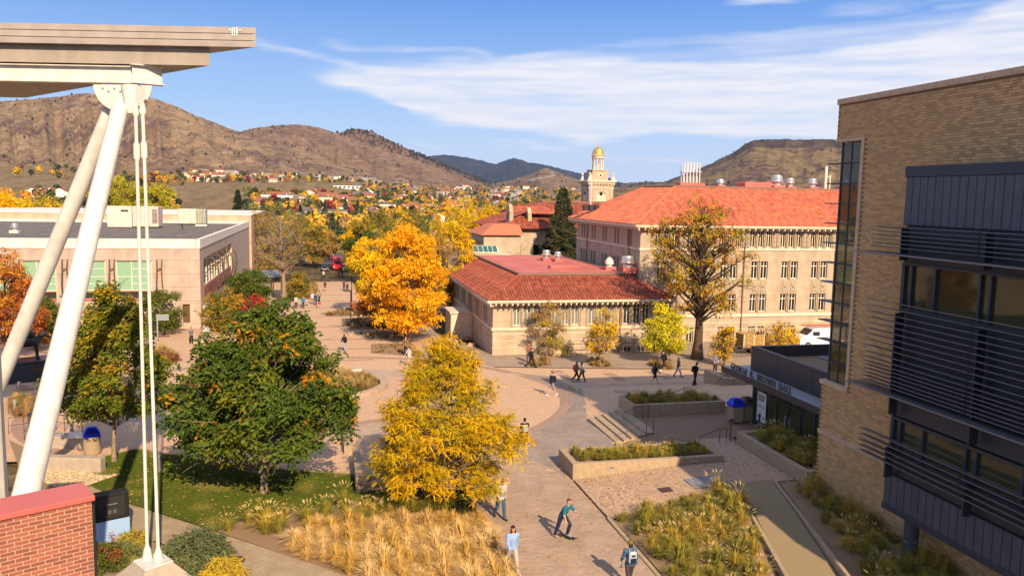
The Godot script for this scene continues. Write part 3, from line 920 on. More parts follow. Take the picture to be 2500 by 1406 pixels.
func make_red_buildings() -> void:
	var wall := tmat("buff_stucco", 0.68, 0.52, 0.385, 0.9, "soft", 0.25, 0.0, 1.1)
	var stone := tmat("carved_stone", 0.64, 0.5, 0.36, 0.9, "patchy", 1.6, 0.6)
	var trim := tmat("pale_trim", 0.74, 0.6, 0.46, 0.8, "soft", 0.4)
	var frame := mat("window_cream", 0.72, 0.63, 0.5, 0.6)
	var tile := tmat("clay_tile", 0.64, 0.18, 0.095, 0.8, "cloudy", 0.3)
	tile.vertex_color_use_as_albedo = true
	var tile2 := tmat("clay_tile_old", 0.50, 0.13, 0.075, 0.85, "patchy", 0.22)
	tile2.vertex_color_use_as_albedo = true
	var deck := tmat("roof_membrane_pink", 0.56, 0.155, 0.13, 0.8, "soft", 0.12)
	var ridge := mat("dark_coping", 0.2, 0.11, 0.08, 0.8)
	var pipe := mat("copper_pipe", 0.26, 0.15, 0.1, 0.6)
	# --- large hall with four storeys ---
	var t := thing("stone_hall", "four storey buff stone hall with bright orange tiled hip roof", "building")
	var x0 := 32.5
	var x1 := 68.0
	var zf := -80.0
	var zb := -102.3
	var yb := -3.2
	var h := 10.6 - yb
	var holes := []
	var wins := []
	for k in 9:
		var cx := 35.5 + 3.72 * k - x0
		for s in 3: wins.append([cx - 1.3 + s * 0.98, 8.5 - yb, 0.66, 1.85, 1, 0.74])
		for s in 2:
			for q in [[5.05, 1.95], [1.39, 1.97], [-1.95, 1.7]]: wins.append([cx - 1.0 + s * 1.17, q[0] - yb, 0.83, q[1], 1, 0.72])
	for w in wins: holes.append([w[0], w[1], w[0] + w[2], w[1] + w[3]])
	var mb := MB.new()
	holed(mb, Vector3(x0, yb, zf), Vector3(1, 0, 0), x1 - x0, h, holes, 0.28)
	for i in wins.size():
		var w: Array = wins[i]
		window(t, Vector3(x0 + w[0], yb + w[1], zf - 0.22), Vector3(1, 0, 0), w[2], w[3], w[4], w[5], frame, pane_mat((i * 7 + i / 5) % 3), 0.075)
	var wins2 := []
	var D := zf - zb
	for k in 5:
		var cz := 2.9 + 4.1 * k
		for s in 2: wins2.append([cz - 0.9 + s * 1.0, 8.5 - yb, 0.7, 1.85])
		for s in 2:
			for q in [[5.05, 1.95], [1.39, 1.97]]: wins2.append([cz - 1.0 + s * 1.17, q[0] - yb, 0.83, q[1]])
	var holes2 := []
	for w in wins2: holes2.append([w[0], w[1], w[0] + w[2], w[1] + w[3]])
	holed(mb, Vector3(x0, yb, zb), Vector3(0, 0, 1), D, h, holes2, 0.28)
	for i in wins2.size():
		var w: Array = wins2[i]
		window(t, Vector3(x0 + 0.22, yb + w[1], zb + w[0]), Vector3(0, 0, 1), w[2], w[3], 1, 0.72, frame, pane_mat(i % 3), 0.06)
	mb.quad(Vector3(x1, yb, zf), Vector3(x1, yb, zb), Vector3(x1, yb + h, zb), Vector3(x1, yb + h, zf))
	mb.quad(Vector3(x1, yb, zb), Vector3(x0, yb, zb), Vector3(x0, yb + h, zb), Vector3(x1, yb + h, zb))
	part(t, "wall", mb.mesh(), wall)
	for y in [[8.3, 0.22, 0.09], [1.02, 0.34, 0.12], [0.2, 0.07, 0.03], [-0.5, 0.07, 0.03], [-2.75, 0.9, 0.15]]:
		var bm := MB.new()
		bm.box(Vector3((x0 + x1) / 2 - y[2] / 2, y[0], zf + y[2] / 2 - 0.02), Vector3(x1 - x0 + y[2], y[1], y[2] + 0.04))
		bm.box(Vector3(x0 - y[2] / 2 + 0.02, y[0], (zf + zb) / 2 - 0.02), Vector3(y[2] + 0.04, y[1], D - 0.06))
		part(t, "string_course", bm.mesh(), trim)
	# carved panels and twisted colonnettes between the windows
	for k in 9:
		var cx := 35.5 + 3.72 * k
		var pm := MB.new()
		pm.box(Vector3(cx, 4.2, zf - 0.06), Vector3(1.9, 1.5, 0.2), Basis(), 0.03)
		for s in [-0.5, 0.5]:
			pm.box(Vector3(cx + s, 4.2, zf + 0.05), Vector3(0.55, 1.1, 0.08), Basis(), 0.03)
			pm.lathe([[0.0, 0.0], [0.12, 0.02], [0.16, 0.1], [0.1, 0.2], [0.0, 0.22]], Vector3(cx + s, 4.1, zf + 0.08), 8)
		part(t, "carved_panel", pm.mesh(), stone)
		for q in [[cx, 5.0, 2.1], [cx, 1.35, 2.1], [cx - 0.49 - 0.0, 8.45, 2.0], [cx + 0.49, 8.45, 2.0]]:
			var cm := MB.new()
			cm.lathe([[0.11, 0.0], [0.11, 0.15], [0.07, 0.22], [0.085, 0.6], [0.065, 1.0], [0.085, 1.4], [0.07, q[2] - 0.3], [0.13, q[2] - 0.12], [0.13, q[2]]], Vector3(q[0], q[1], zf + 0.02), 8)
			part(t, "colonnette", cm.mesh(), stone)
		var fm := MB.new()
		for s in [-1.62, 1.62]:
			fm.box(Vector3(cx + s, 9.45, zf + 0.04), Vector3(0.42, 1.95, 0.1), Basis(), 0.03)
			for q in 4: fm.box(Vector3(cx + s, 8.75 + q * 0.46, zf + 0.1), Vector3(0.26, 0.26, 0.08), Basis(Vector3.BACK, 0.785), 0.03)
		part(t, "frieze_panel", fm.mesh(), stone)
	for x in [36.9, 44.7, 56.0]:
		var pm := MB.new(); pm.rod(Vector3(x, -3.0, zf + 0.13), Vector3(x, 10.4, zf + 0.13), 0.07)
		part(t, "downpipe", pm.mesh(), pipe)
	for z in [-83.0, -97.6]:
		var pm := MB.new(); pm.rod(Vector3(x0 - 0.13, -3.0, z), Vector3(x0 - 0.13, 10.4, z), 0.07)
		part(t, "downpipe", pm.mesh(), pipe)
	hip_roof(t, Vector3(31.6, 10.9, -103.2), Vector3(68.9, 10.9, -79.1), 7.5, 4.1, tile, deck, 0.34, 0.5, [300], ridge)
	eaves(t, Vector3(31.6, 10.9, -79.1), Vector3(60.0, 10.9, -79.1), Vector3(0, 0, 1), trim, 0.7)
	eaves(t, Vector3(31.6, 10.9, -103.2), Vector3(31.6, 10.9, -79.25), Vector3(-1, 0, 0), trim, 0.7)
	# things on its roof
	var st := thing("flue_cluster", "cluster of tall thin steel flues on the orange roofed hall", "chimney", Vector3(43.6, 15.1, -92.0))
	for i in 12:
		var m := MB.new()
		var px_ := (i % 6) * 0.42 - 1.05
		var pz := (i / 6) * 0.7 - 0.35
		m.rod(Vector3(px_, 0.3, pz), Vector3(px_, 3.0 + (i % 3) * 0.05, pz), 0.085, 8)
		part(st, "flue", m.mesh(), mat("flue_steel", 0.7, 0.66, 0.66, 0.4, 0.5))
	var cm := MB.new(); cm.box(Vector3(0, 0.25, 0), Vector3(3.2, 0.6, 1.5)); part(st, "curb", cm.mesh(), deck)
	pbx(st, "brace", mat("flue_steel", 0.7, 0.66, 0.66, 0.4, 0.5), Vector3(0, 1.9, 0), Vector3(2.6, 0.06, 1.0))
	var mast := thing("vent_mast", "single tall white mast with dark boxes on the orange hip", "mast", Vector3(33.0, 12.0, -98.4))
	prd(mast, "pole", mat("flue_steel", 0.7, 0.66, 0.66, 0.4, 0.5), Vector3(0, 0, 0), Vector3(0, 4.6, 0), 0.1, 8)
	for s in [-0.75, 0.0, 0.75]:
		pbx(mast, "fan_box", mat("dark_metal", 0.03, 0.03, 0.03, 0.5), Vector3(s, 0.35, 0.2), Vector3(0.6, 0.75, 0.6), Basis(), 0.04)
	var rv := [[45.9, -88.6, 2, 0.8, "bell shaped white vent beside the steel flues"], [54.2, -90.0, 0, 1.3, "wide round metal vent behind the orange roof ridge"], [56.0, -90.0, 0, 1.0, "smaller round metal vent right beside the widest one"], [58.8, -89.5, 0, 1.0, "round metal vent next to the twin white stacks"], [63.3, -89.5, 1, 1.2, "boxy white vent past the twin white stacks"]]
	for q in rv: roof_vent(Vector3(q[0], 15.1, q[1]), q[2], q[3], q[4], deck)
	var tw := thing("twin_stacks", "two white stacks of unequal height on the hall roof", "chimney", Vector3(60.3, 15.1, -89.0))
	for s in [[0.0, 2.9, 0.16], [0.6, 1.9, 0.07]]:
		prd(tw, "stack", mat("vent_paint", 0.75, 0.66, 0.55, 0.6), Vector3(s[0], 0, 0), Vector3(s[0], s[1], 0), s[2], 10)
	pbx(tw, "brace", mat("vent_paint", 0.75, 0.66, 0.55, 0.6), Vector3(0.3, 1.6, 0), Vector3(0.6, 0.05, 0.05))
	cm = MB.new(); cm.box(Vector3(52.0, 15.5, -91.0), Vector3(4.4, 0.8, 2.5), Basis(), 0.1)
	tag(part(self, "skylight_hatch", cm.mesh(), deck), "long low pink roof hatch beside the round vents", "hatch")
	cm = MB.new(); cm.box(Vector3(66.0, 15.5, -90.0), Vector3(2.4, 0.8, 1.5), Basis(), 0.05)
	tag(part(self, "roof_hatch", cm.mesh(), deck), "short pink roof hatch at the far end of the hall", "hatch")
	# --- low wing in front ---
	var s := thing("stone_wing", "low buff stone wing with old red tiles and a flat pink roof", "building")
	x0 = 15.6; x1 = 33.4; zf = -75.0; zb = -104.0; yb = -2.9; h = 3.55 - yb
	wins = []; holes = []
	for x in [17.98, 19.03, 20.06, 21.85, 22.9, 23.9, 25.64, 26.7, 27.72, 29.34, 30.38, 31.34]: wins.append([x - 0.36 - x0, 1.12 - yb, 0.74, 2.1, 1, 0.76])
	for x in [26.0, 27.1, 29.5, 31.0]: wins.append([x - 0.4 - x0, -2.45 - yb, 0.85, 1.25, 1, 0.0])
	for w in wins: holes.append([w[0], w[1], w[0] + w[2], w[1] + w[3]])
	mb = MB.new()
	holed(mb, Vector3(x0, yb, zf), Vector3(1, 0, 0), x1 - x0, h, holes, 0.25)
	for i in wins.size():
		var w: Array = wins[i]
		window(s, Vector3(x0 + w[0], yb + w[1], zf - 0.2), Vector3(1, 0, 0), w[2], w[3], w[4], w[5], frame, pane_mat(3 if i < 9 else 1), 0.065)
	holes2 = []; wins2 = []
	for k in 6:
		for q in 2: wins2.append([2.2 + k * 4.4 + q * 1.15, 1.12 - yb, 0.8, 2.1])
	for w in wins2: holes2.append([w[0], w[1], w[0] + w[2], w[1] + w[3]])
	holed(mb, Vector3(x0, yb, zb), Vector3(0, 0, 1), zf - zb, h, holes2, 0.25)
	for w in wins2: window(s, Vector3(x0 + 0.2, yb + w[1], zb + w[0]), Vector3(0, 0, 1), w[2], w[3], 1, 0.76, frame, pane_mat(2), 0.055)
	mb.quad(Vector3(x1, yb, zf), Vector3(x1, yb, zb), Vector3(x1, yb + h, zb), Vector3(x1, yb + h, zf))
	mb.quad(Vector3(x1, yb, zb), Vector3(x0, yb, zb), Vector3(x0, yb + h, zb), Vector3(x1, yb + h, zb))
	part(s, "wall", mb.mesh(), wall)
	for q in [[0.82, 0.26, 0.12], [0.3, 0.07, 0.05], [-0.35, 0.05, 0.04], [-1.0, 0.05, 0.04], [-1.7, 0.05, 0.04]]:
		var bm := MB.new()
		bm.box(Vector3((x0 + x1) / 2 - q[2] / 2, q[0], zf + q[2] / 2 - 0.02), Vector3(x1 - x0 + q[2], q[1], q[2] + 0.04))
		bm.box(Vector3(x0 - q[2] / 2 + 0.02, q[0], (zf + zb) / 2 - 0.03), Vector3(q[2] + 0.04, q[1], zf - zb - 0.06))
		part(s, "string_course", bm.mesh(), trim)
	for x in [18.5, 19.55, 22.38, 23.4, 26.17, 27.2, 29.86, 30.86, 17.46, 20.6, 21.3, 24.45, 25.1, 28.3, 28.8, 31.9]:
		var c2 := MB.new()
		c2.lathe([[0.1, 0.0], [0.1, 0.12], [0.065, 0.2], [0.085, 0.6], [0.06, 1.0], [0.085, 1.4], [0.07, 1.85], [0.14, 2.0], [0.15, 2.25]], Vector3(x, 1.0, zf + 0.02), 8)
		part(s, "colonnette", c2.mesh(), stone)
	prd(s, "downpipe", pipe, Vector3(28.6, -2.8, zf + 0.14), Vector3(28.6, 3.4, zf + 0.14), 0.07)
	cm = MB.new(); cm.box(Vector3(14.4, -0.9, -88.0), Vector3(2.4, 3.4, 4.0), Basis(), 0.05); cm.box(Vector3(14.4, 0.85, -88.0), Vector3(2.7, 0.2, 4.3), Basis(), 0.03); part(s, "side_porch", cm.mesh(), trim)
	hip_roof(s, Vector3(14.9, 3.75, -106.0), Vector3(34.1, 3.75, -74.0), 3.96, 2.0, tile2, deck, 0.3, 0.42, [300], ridge)
	eaves(s, Vector3(14.9, 3.75, -74.0), Vector3(34.1, 3.75, -74.0), Vector3(0, 0, 1), trim, 0.52)
	eaves(s, Vector3(14.9, 3.75, -104.5), Vector3(14.9, 3.75, -74.15), Vector3(-1, 0, 0), trim, 0.52)
	var vs := [[26.2, -94.4, 0, 0.95, "tall round metal vent behind the pink flat roof", false], [27.3, -93.2, 0, 0.85, "second round metal vent on the same pink curb", false], [30.0, -82.5, 1, 1.0, "cream painted capped vent against the hall wall", true], [31.6, -81.2, 0, 1.25, "broad shiny round vent against the hall wall", false]]
	for q in vs: roof_vent(Vector3(q[0], 5.85, q[1]), q[2], q[3], q[4], deck, q[5])
	cm = MB.new(); cm.box(Vector3(25.4, 6.02, -84.5), Vector3(3.2, 0.26, 1.0), Basis(), 0.02)
	tag(part(self, "roof_hatch", cm.mesh(), deck), "long flat hatch in the middle of the pink roof", "hatch")
	# --- clock tower hall behind ---
	var g := thing("tower_hall", "distant buff hall with red roofs, gabled dormers and a gold domed tower", "building")
	mb = MB.new()
	mb.between(Vector3(27.6, -8, -146.0), Vector3(66, 8.4, -124.0))
	part(g, "wall", mb.mesh(), wall)
	var r1 := hip_roof(g, Vector3(26.6, 8.6, -147.0), Vector3(67, 8.6, -123.0), 9.5, 4.1, tile2, deck, 0.4, 0.6, [0], ridge)
	for q in [[28.9, -127.0, 1.15, 11.2], [31.9, -126.6, 0.95, 10.9]]:
		var gm := MB.new()
		var w: float = q[2]
		gusset(gm, PackedVector2Array([Vector2(-1.2, -3.0), Vector2(1.2, -3.0), Vector2(1.2, 0.0), Vector2(0.95, 0.08), Vector2(0.82, 0.6), Vector2(0.42, 0.95), Vector2(0, 1.05), Vector2(-0.42, 0.95), Vector2(-0.82, 0.6), Vector2(-0.95, 0.08), Vector2(-1.2, 0.0)]), Vector3(q[0], q[3], q[1]), Basis(Vector3(0, 0, w), Vector3(0, w, 0), Vector3(-1, 0, 0)), 0.6)
		var dm := part(g, "gable_dormer", gm.mesh(), wall)
		pbt(dm, "window", pane_mat(0), Vector3(q[0] - 0.36, q[3] - 1.3, q[1] - 0.25), Vector3(q[0] - 0.31, q[3] - 0.3, q[1] + 0.25))
		gm = MB.new(); gm.quad(Vector3(q[0], q[3], q[1] + 1.0), Vector3(q[0] + 6, q[3], q[1] + 1.0), Vector3(q[0] + 6, q[3] + 0.9, q[1]), Vector3(q[0], q[3] + 0.9, q[1])); gm.quad(Vector3(q[0] + 6, q[3], q[1] - 1.0), Vector3(q[0], q[3], q[1] - 1.0), Vector3(q[0], q[3] + 0.9, q[1]), Vector3(q[0] + 6, q[3] + 0.9, q[1]))
		part(dm, "dormer_roof", gm.mesh(), tile_plain(tile2))
	var hm := MB.new()
	for i in 7:
		hm = MB.new(); hm.box(Vector3(27.58, 4.5, -126.5 - i * 2.7), Vector3(0.12, 2.4, 1.1)); part(g, "window", hm.mesh(), pane_mat(2))
	for i in 9:
		hm = MB.new(); hm.box(Vector3(29.5 + i * 3.4, 4.8, -123.98), Vector3(1.3, 2.4, 0.12)); part(g, "window", hm.mesh(), pane_mat(2))
	# tower
	var tx := 48.8
	var tz := -142.0
	mb = MB.new()
	mb.box(Vector3(tx, 10.0, tz), Vector3(4.5, 12.8, 4.5), Basis(), 0.06)
	for c in [[-1, -1], [1, -1], [-1, 1], [1, 1]]: mb.box(Vector3(tx + c[0] * 1.95, 10.0, tz + c[1] * 1.95), Vector3(0.8, 12.9, 0.8), Basis(), 0.05)
	var shaft := part(g, "tower_shaft", mb.mesh(), wall)
	mb = MB.new()
	mb.box(Vector3(tx, 16.62, tz), Vector3(5.6, 0.3, 5.6), Basis(), 0.05); mb.box(Vector3(tx, 16.35, tz), Vector3(5.1, 0.3, 5.1)); mb.box(Vector3(tx, 15.35, tz), Vector3(4.85, 0.16, 4.85))
	for i in 9:
		for q in [[Vector3(-2.3 + i * 0.575, 16.15, 2.45)], [Vector3(-2.45, 16.15, -2.3 + i * 0.575)]]:
			mb.box(Vector3(tx, 0, tz) + q[0], Vector3(0.2, 0.3, 0.3))
	part(g, "cornice", mb.mesh(), trim)
	mb = MB.new(); mb.box(Vector3(tx, 17.65, tz), Vector3(3.1, 1.8, 3.1), Basis(), 0.05); mb.box(Vector3(tx, 18.6, tz), Vector3(3.3, 0.2, 3.3))
	part(g, "upper_stage", mb.mesh(), wall)
	mb = MB.new()
	mb.lathe([[0.34, 0.0], [0.34, 0.05], [0.24, 0.08], [0.0, 0.08]], Vector3.ZERO, 18)
	part(g, "clock_face", mb.mesh(), mat("window_cream", 0.72, 0.63, 0.5, 0.6), Transform3D(Basis(Vector3.RIGHT, PI / 2), Vector3(tx, 17.7, tz + 1.56)))
	mb = MB.new(); mb.lathe([[0.2, 0.0], [0.2, 0.03], [0.0, 0.03]], Vector3.ZERO, 14)
	part(g, "clock_opening", mb.mesh(), pane_mat(2), Transform3D(Basis(Vector3.RIGHT, PI / 2), Vector3(tx, 17.7, tz + 1.62)))
	for c in [[-1, -1], [1, -1], [-1, 1], [1, 1]]:
		mb = MB.new(); mb.lathe([[0.45, 0.0], [0.4, 0.2], [0.14, 0.8], [0.1, 0.95], [0.2, 1.05], [0.24, 1.2], [0.16, 1.4], [0.0, 1.45]], Vector3(tx + c[0] * 2.2, 16.75, tz + c[1] * 2.2), 10)
		part(g, "finial", mb.mesh(), trim)
	for i in 8:
		var an := TAU * (i + 0.5) / 8
		mb = MB.new(); mb.lathe([[0.2, 0.0], [0.2, 0.12], [0.14, 0.16], [0.125, 1.85], [0.19, 1.95], [0.19, 2.1]], Vector3(tx + cos(an) * 0.92, 18.7, tz + sin(an) * 0.92), 10)
		part(g, "lantern_column", mb.mesh(), trim)
	mb = MB.new(); mb.lathe([[1.0, 0.0], [1.12, 0.05], [1.12, 0.45], [1.3, 0.5], [1.3, 0.6], [1.05, 0.66], [0.0, 0.66]], Vector3(tx, 20.8, tz), 20)
	part(g, "lantern_ring", mb.mesh(), trim)
	mb = MB.new(); mb.lathe([[1.1, 0.0], [1.1, 0.15], [1.06, 0.5], [0.9, 0.9], [0.62, 1.2], [0.3, 1.38], [0.16, 1.42], [0.16, 1.6], [0.06, 1.65], [0.03, 2.2], [0.0, 2.25]], Vector3(tx, 21.45, tz), 24)
	part(g, "dome", mb.mesh(), mat("gold_leaf", 0.72, 0.45, 0.14, 0.35, 0.75))
	# belfry openings: louvred arches
	for f in 2:
		var bs := Basis() if f == 0 else Basis(Vector3.UP, -PI / 2)
		var o := Vector3(tx, 0, tz)
		var lm := MB.new()
		for q in [-0.5, 0.5]:
			lm.box(o + bs * Vector3(q, 12.6, 2.27), Vector3(0.82, 2.4, 0.06), bs)
			var disc := []
			for k in 9: disc.append(Vector3(q + cos(PI * k / 8) * 0.41, 13.8 + sin(PI * k / 8) * 0.41, 2.3))
			for k in 8: lm.tri(o + bs * Vector3(q, 13.8, 2.3), o + bs * disc[k], o + bs * disc[k + 1])
		var lv := part(shaft, "louvre_panel", lm.mesh(), mat("louvre_cream", 0.66, 0.56, 0.42, 0.7))
		for k in 7:
			for q in [-0.5, 0.5]:
				var sm := MB.new(); sm.box(o + bs * Vector3(q, 11.6 + k * 0.36, 2.34), Vector3(0.8, 0.06, 0.14), bs); part(shaft, "slat", sm.mesh(), mat("louvre_cream", 0.66, 0.56, 0.42, 0.7))
		var am := MB.new()
		var pts := []
		var rd := []
		for k in 13:
			pts.append(o + bs * Vector3(cos(PI * k / 12) * 1.35, 13.6 + sin(PI * k / 12) * 1.35, 2.3)); rd.append(0.1)
		am.tube(pts, rd, 6)
		for q in [-1.35, 0.0, 1.35]: am.rod(o + bs * Vector3(q, 11.2, 2.3), o + bs * Vector3(q, 13.6 + (0.3 if q == 0.0 else 0.0), 2.3), 0.09)
		part(shaft, "arch_moulding", am.mesh(), trim)
		var em := MB.new(); em.lathe([[0.3, 0.0], [0.3, 0.05], [0.0, 0.05]], Vector3.ZERO, 14)
		part(shaft, "round_opening", em.mesh(), pane_mat(2), Transform3D(bs * Basis(Vector3.RIGHT, PI / 2), o + bs * Vector3(0, 14.4, 2.27)))
	# --- two small buildings beside it ---
	var k1 := thing("annex", "small cream annex with low red roof and a glass skylight row", "building")
	pbt(k1, "wall", wall, Vector3(21.8, -5, -122), Vector3(27.2, 8.0, -112))
	mb = MB.new()
	var ea := [Vector3(21.3, 8.1, -111.5), Vector3(27.5, 8.1, -111.5), Vector3(27.5, 8.1, -122.5), Vector3(21.3, 8.1, -122.5)]
	var rt := [Vector3(23.6, 9.5, -114.5), Vector3(27.5, 9.5, -114.5), Vector3(27.5, 9.5, -119.5), Vector3(23.6, 9.5, -119.5)]
	for i in 4: mb.quad(ea[i], ea[(i + 1) % 4], rt[(i + 1) % 4], rt[i])
	mb.quad(rt[0], rt[1], rt[2], rt[3])
	part(k1, "roof", mb.mesh(), tile_plain(tile))
	pbt(k1, "porch", trim, Vector3(20.0, -5, -111.9), Vector3(25.0, 5.6, -108.5))
	mb = MB.new(); mb.box(Vector3(21.6, 6.2, -109.6), Vector3(3.6, 0.12, 1.7), Basis(Vector3.RIGHT, 0.6)); var sl := part(k1, "skylight", mb.mesh(), trim)
	for i in 5:
		pbx(sl, "pane", mat("teal_glass", 0.03, 0.12, 0.12, 0.08), Vector3(20.2 + i * 0.68, 6.27, -109.58), Vector3(0.58, 0.1, 1.35), Basis(Vector3.RIGHT, 0.6))
	for i in 6:
		pbx(k1, "window", pane_mat(1), Vector3(21.78, 6.3, -121 + i * 1.5), Vector3(0.1, 1.5, 0.7))

func make_left_hall() -> void:
	var wall := tmat("pink_panel", 0.70, 0.53, 0.45, 0.9, "soft", 0.2, 0.0, 0.9)
	var back := mat("panel_joint", 0.5, 0.37, 0.3, 0.95)
	var white := tmat("white_coping", 0.80, 0.70, 0.64, 0.8, "soft", 0.3)
	var steel := mat("brown_steel", 0.10, 0.065, 0.05, 0.6)
	var red := mat("rose_spandrel", 0.36, 0.13, 0.10, 0.8)
	var blind := mat("green_blind", 0.22, 0.37, 0.26, 0.35)
	var frame := mat("window_white", 0.7, 0.62, 0.5, 0.6)
	var t := thing("recreation_hall", "pale pink panelled hall with flat grey roof and green blinds", "building")
	var zf := -98.4
	var xr := -14.3
	var xl := -62.0
	var yb := -3.2
	var holes := []
	var wx := [[-37.9, -34.4], [-32.9, -29.5], [-27.9, -24.4], [-23.25, -19.55]]
	for w in wx: holes.append([w[0] - xl, 0.9 - yb, w[1] - xl, 5.5 - yb])
	holes.append([-16.3 - xl, -1.75 - yb, -15.5 - xl, 0.45 - yb])
	var mb := MB.new()
	holed(mb, Vector3(xl, yb, zf - 0.05), Vector3(1, 0, 0), xr - xl, 6.95 - yb, holes, 0.4)
	holed(mb, Vector3(xr - 0.05, yb, zf), Vector3(0, 0, -1), 62.0, 6.95 - yb, [[3.0, 0.4 - yb, 33.0, 5.6 - yb], [3.5, -2.0 - yb, 6.5, -0.4 - yb]], 0.5)
	mb.quad(Vector3(xl, yb, -160), Vector3(xl, yb, zf), Vector3(xl, 7, zf), Vector3(xl, 7, -160))
	part(t, "wall", mb.mesh(), back)
	# cladding panels, each with open joints round it
	var xs := [-62.0, -54, -46, -38.05, -34.25, -33.05, -29.35, -28.05, -24.25, -23.4, -19.4, -16.4, -15.4, xr]
	var ys := [yb, -1.8, 0.55, 0.85, 2.5, 4.03, 5.55, 6.9]
	for i in xs.size() - 1:
		for j in ys.size() - 1:
			var cx: float = (xs[i] + xs[i + 1]) / 2
			var cy: float = (ys[j] + ys[j + 1]) / 2
			var open := false
			for q in holes:
				if cx > xl + q[0] and cx < xl + q[2] and cy > yb + q[1] and cy < yb + q[3]: open = true
			if open: continue
			var pm := MB.new()
			pm.between(Vector3(xs[i] + 0.012, ys[j] + 0.012, zf - 0.045), Vector3(xs[i + 1] - 0.012, ys[j + 1] - 0.012, zf + 0.02), 0.01)
			part(t, "panel", pm.mesh(), wall)
	var zs := [0.0, 3.0, 9.0, 15.0, 21.0, 27.0, 33.0, 40.0, 47.0, 54.0, 61.9]
	for i in zs.size() - 1:
		for j in ys.size() - 1:
			var cz: float = (zs[i] + zs[i + 1]) / 2
			var cy: float = (ys[j] + ys[j + 1]) / 2
			if cz > 3 and cz < 33 and cy > 0.4 and cy < 5.6: continue
			var pm := MB.new()
			pm.between(Vector3(xr - 0.04, ys[j] + 0.012, zf - zs[i + 1] + 0.012), Vector3(xr + 0.02, ys[j + 1] - 0.012, zf - zs[i] - 0.012 - (0.0 if i > 0 else 0.05)), 0.01)
			part(t, "panel", pm.mesh(), wall)
	# parapet
	mb = MB.new()
	mb.between(Vector3(xl, 6.9, zf - 0.5), Vector3(xr - 0.45, 8.0, zf + 0.1), 0.03); mb.between(Vector3(xr - 0.4, 6.9, -160.0), Vector3(xr + 0.1, 8.0, zf + 0.1), 0.03); mb.between(Vector3(xl, 6.9, -160.3), Vector3(xr - 0.45, 7.95, -159.8), 0.03)
	mb.between(Vector3(xl - 0.1, 6.9, -159.7), Vector3(xl + 0.4, 7.9, zf - 0.6), 0.03)
	part(t, "parapet", mb.mesh(), white)
	pbt(t, "roof", tmat("roof_gravel", 0.34, 0.29, 0.27, 0.95, "patchy", 0.12, 0.0, 1.5), Vector3(xl + 0.4, 7.0, -159.7), Vector3(xr - 0.42, 7.5, zf - 0.52))
	for x in [-49.0, -35.0, -22.0]:
		pbx(t, "roof_seam", mat("roof_seam", 0.18, 0.16, 0.15, 0.95), Vector3(x, 7.505, -129.0), Vector3(0.14, 0.02, 60))
	for z in [-108.0, -118.0, -128.0, -138.0, -148.0]:
		pbx(t, "roof_seam", mat("roof_seam", 0.18, 0.16, 0.15, 0.95), Vector3(-38.0, 7.508, z), Vector3(46, 0.02, 0.14))
	pbt(t, "rear_block", tmat("rose_panel", 0.64, 0.40, 0.29, 0.9, "soft", 0.2), Vector3(-70, -6, -196), Vector3(-13.9, 9.05, -160.4), 0.03)
	pbt(t, "rear_coping", white, Vector3(-70.1, 9.05, -196), Vector3(-13.8, 9.22, -160.3), 0.03)
	# windows with green blinds
	for w in wx:
		var W: float = w[1] - w[0]
		var f := MB.new()
		var o := Vector3(w[0], 2.1, zf - 0.3)
		for q in [[0.0, 0.0, 0.07, 3.4], [W - 0.07, 0.0, W, 3.4], [0.07, 0.0, W - 0.07, 0.07], [0.07, 3.33, W - 0.07, 3.4], [W * 0.42, 0.07, W * 0.42 + 0.07, 3.33]]: f.between(o + Vector3(q[0], q[1], 0), o + Vector3(q[2], q[3], 0.1))
		for y in [0.75, 1.55, 2.45]: f.between(o + Vector3(W * 0.42 + 0.07, y, 0.01), o + Vector3(W - 0.07, y + 0.06, 0.09))
		f.between(o + Vector3(0.07, 1.55, 0.01), o + Vector3(W * 0.42, 1.61, 0.09))
		var fr := part(t, "window", f.mesh(), frame)
		for q in [[0.07, 0.07, W * 0.42, 1.55], [0.07, 1.61, W * 0.42, 3.33], [W * 0.42 + 0.07, 0.07, W - 0.07, 0.75], [W * 0.42 + 0.07, 0.81, W - 0.07, 1.55], [W * 0.42 + 0.07, 1.61, W - 0.07, 2.45], [W * 0.42 + 0.07, 2.51, W - 0.07, 3.33]]:
			var p := MB.new(); p.between(o + Vector3(q[0], q[1], 0.02), o + Vector3(q[2], q[3], 0.04)); part(fr, "pane", p.mesh(), blind)
		var s := MB.new(); s.between(Vector3(w[0], 0.95, zf - 0.35), Vector3(w[1], 1.25, zf - 0.1)); s.between(Vector3(w[0], 1.95, zf - 0.35), Vector3(w[1], 2.1, zf - 0.08)); part(t, "spandrel", s.mesh(), red)
		pbt(t, "lower_pane", pane_mat(1), Vector3(w[0], 1.25, zf - 0.38), Vector3(w[1], 1.95, zf - 0.3))
	# curved steel struts between the windows
	for x in [-33.6, -28.75, -23.9, -18.9]:
		var s := MB.new()
		s.tube([Vector3(x, 5.7, zf + 0.06), Vector3(x + 0.05, 4.6, zf + 0.35), Vector3(x, 3.0, zf + 0.55), Vector3(x, 1.4, zf + 0.45), Vector3(x + 0.1, 0.7, zf + 0.06)], [0.07, 0.08, 0.08, 0.08, 0.06], 6)
		s.tube([Vector3(x + 0.55, 5.7, zf + 0.06), Vector3(x + 0.5, 4.6, zf + 0.3), Vector3(x + 0.55, 3.0, zf + 0.3), Vector3(x + 0.65, 0.9, zf + 0.08)], [0.06, 0.07, 0.07, 0.05], 6)
		s.rod(Vector3(x + 0.03, 4.5, zf + 0.36), Vector3(x + 0.5, 4.7, zf + 0.3), 0.06); s.rod(Vector3(x - 0.4, 1.6, zf + 0.3), Vector3(x + 0.9, 1.7, zf + 0.3), 0.05)
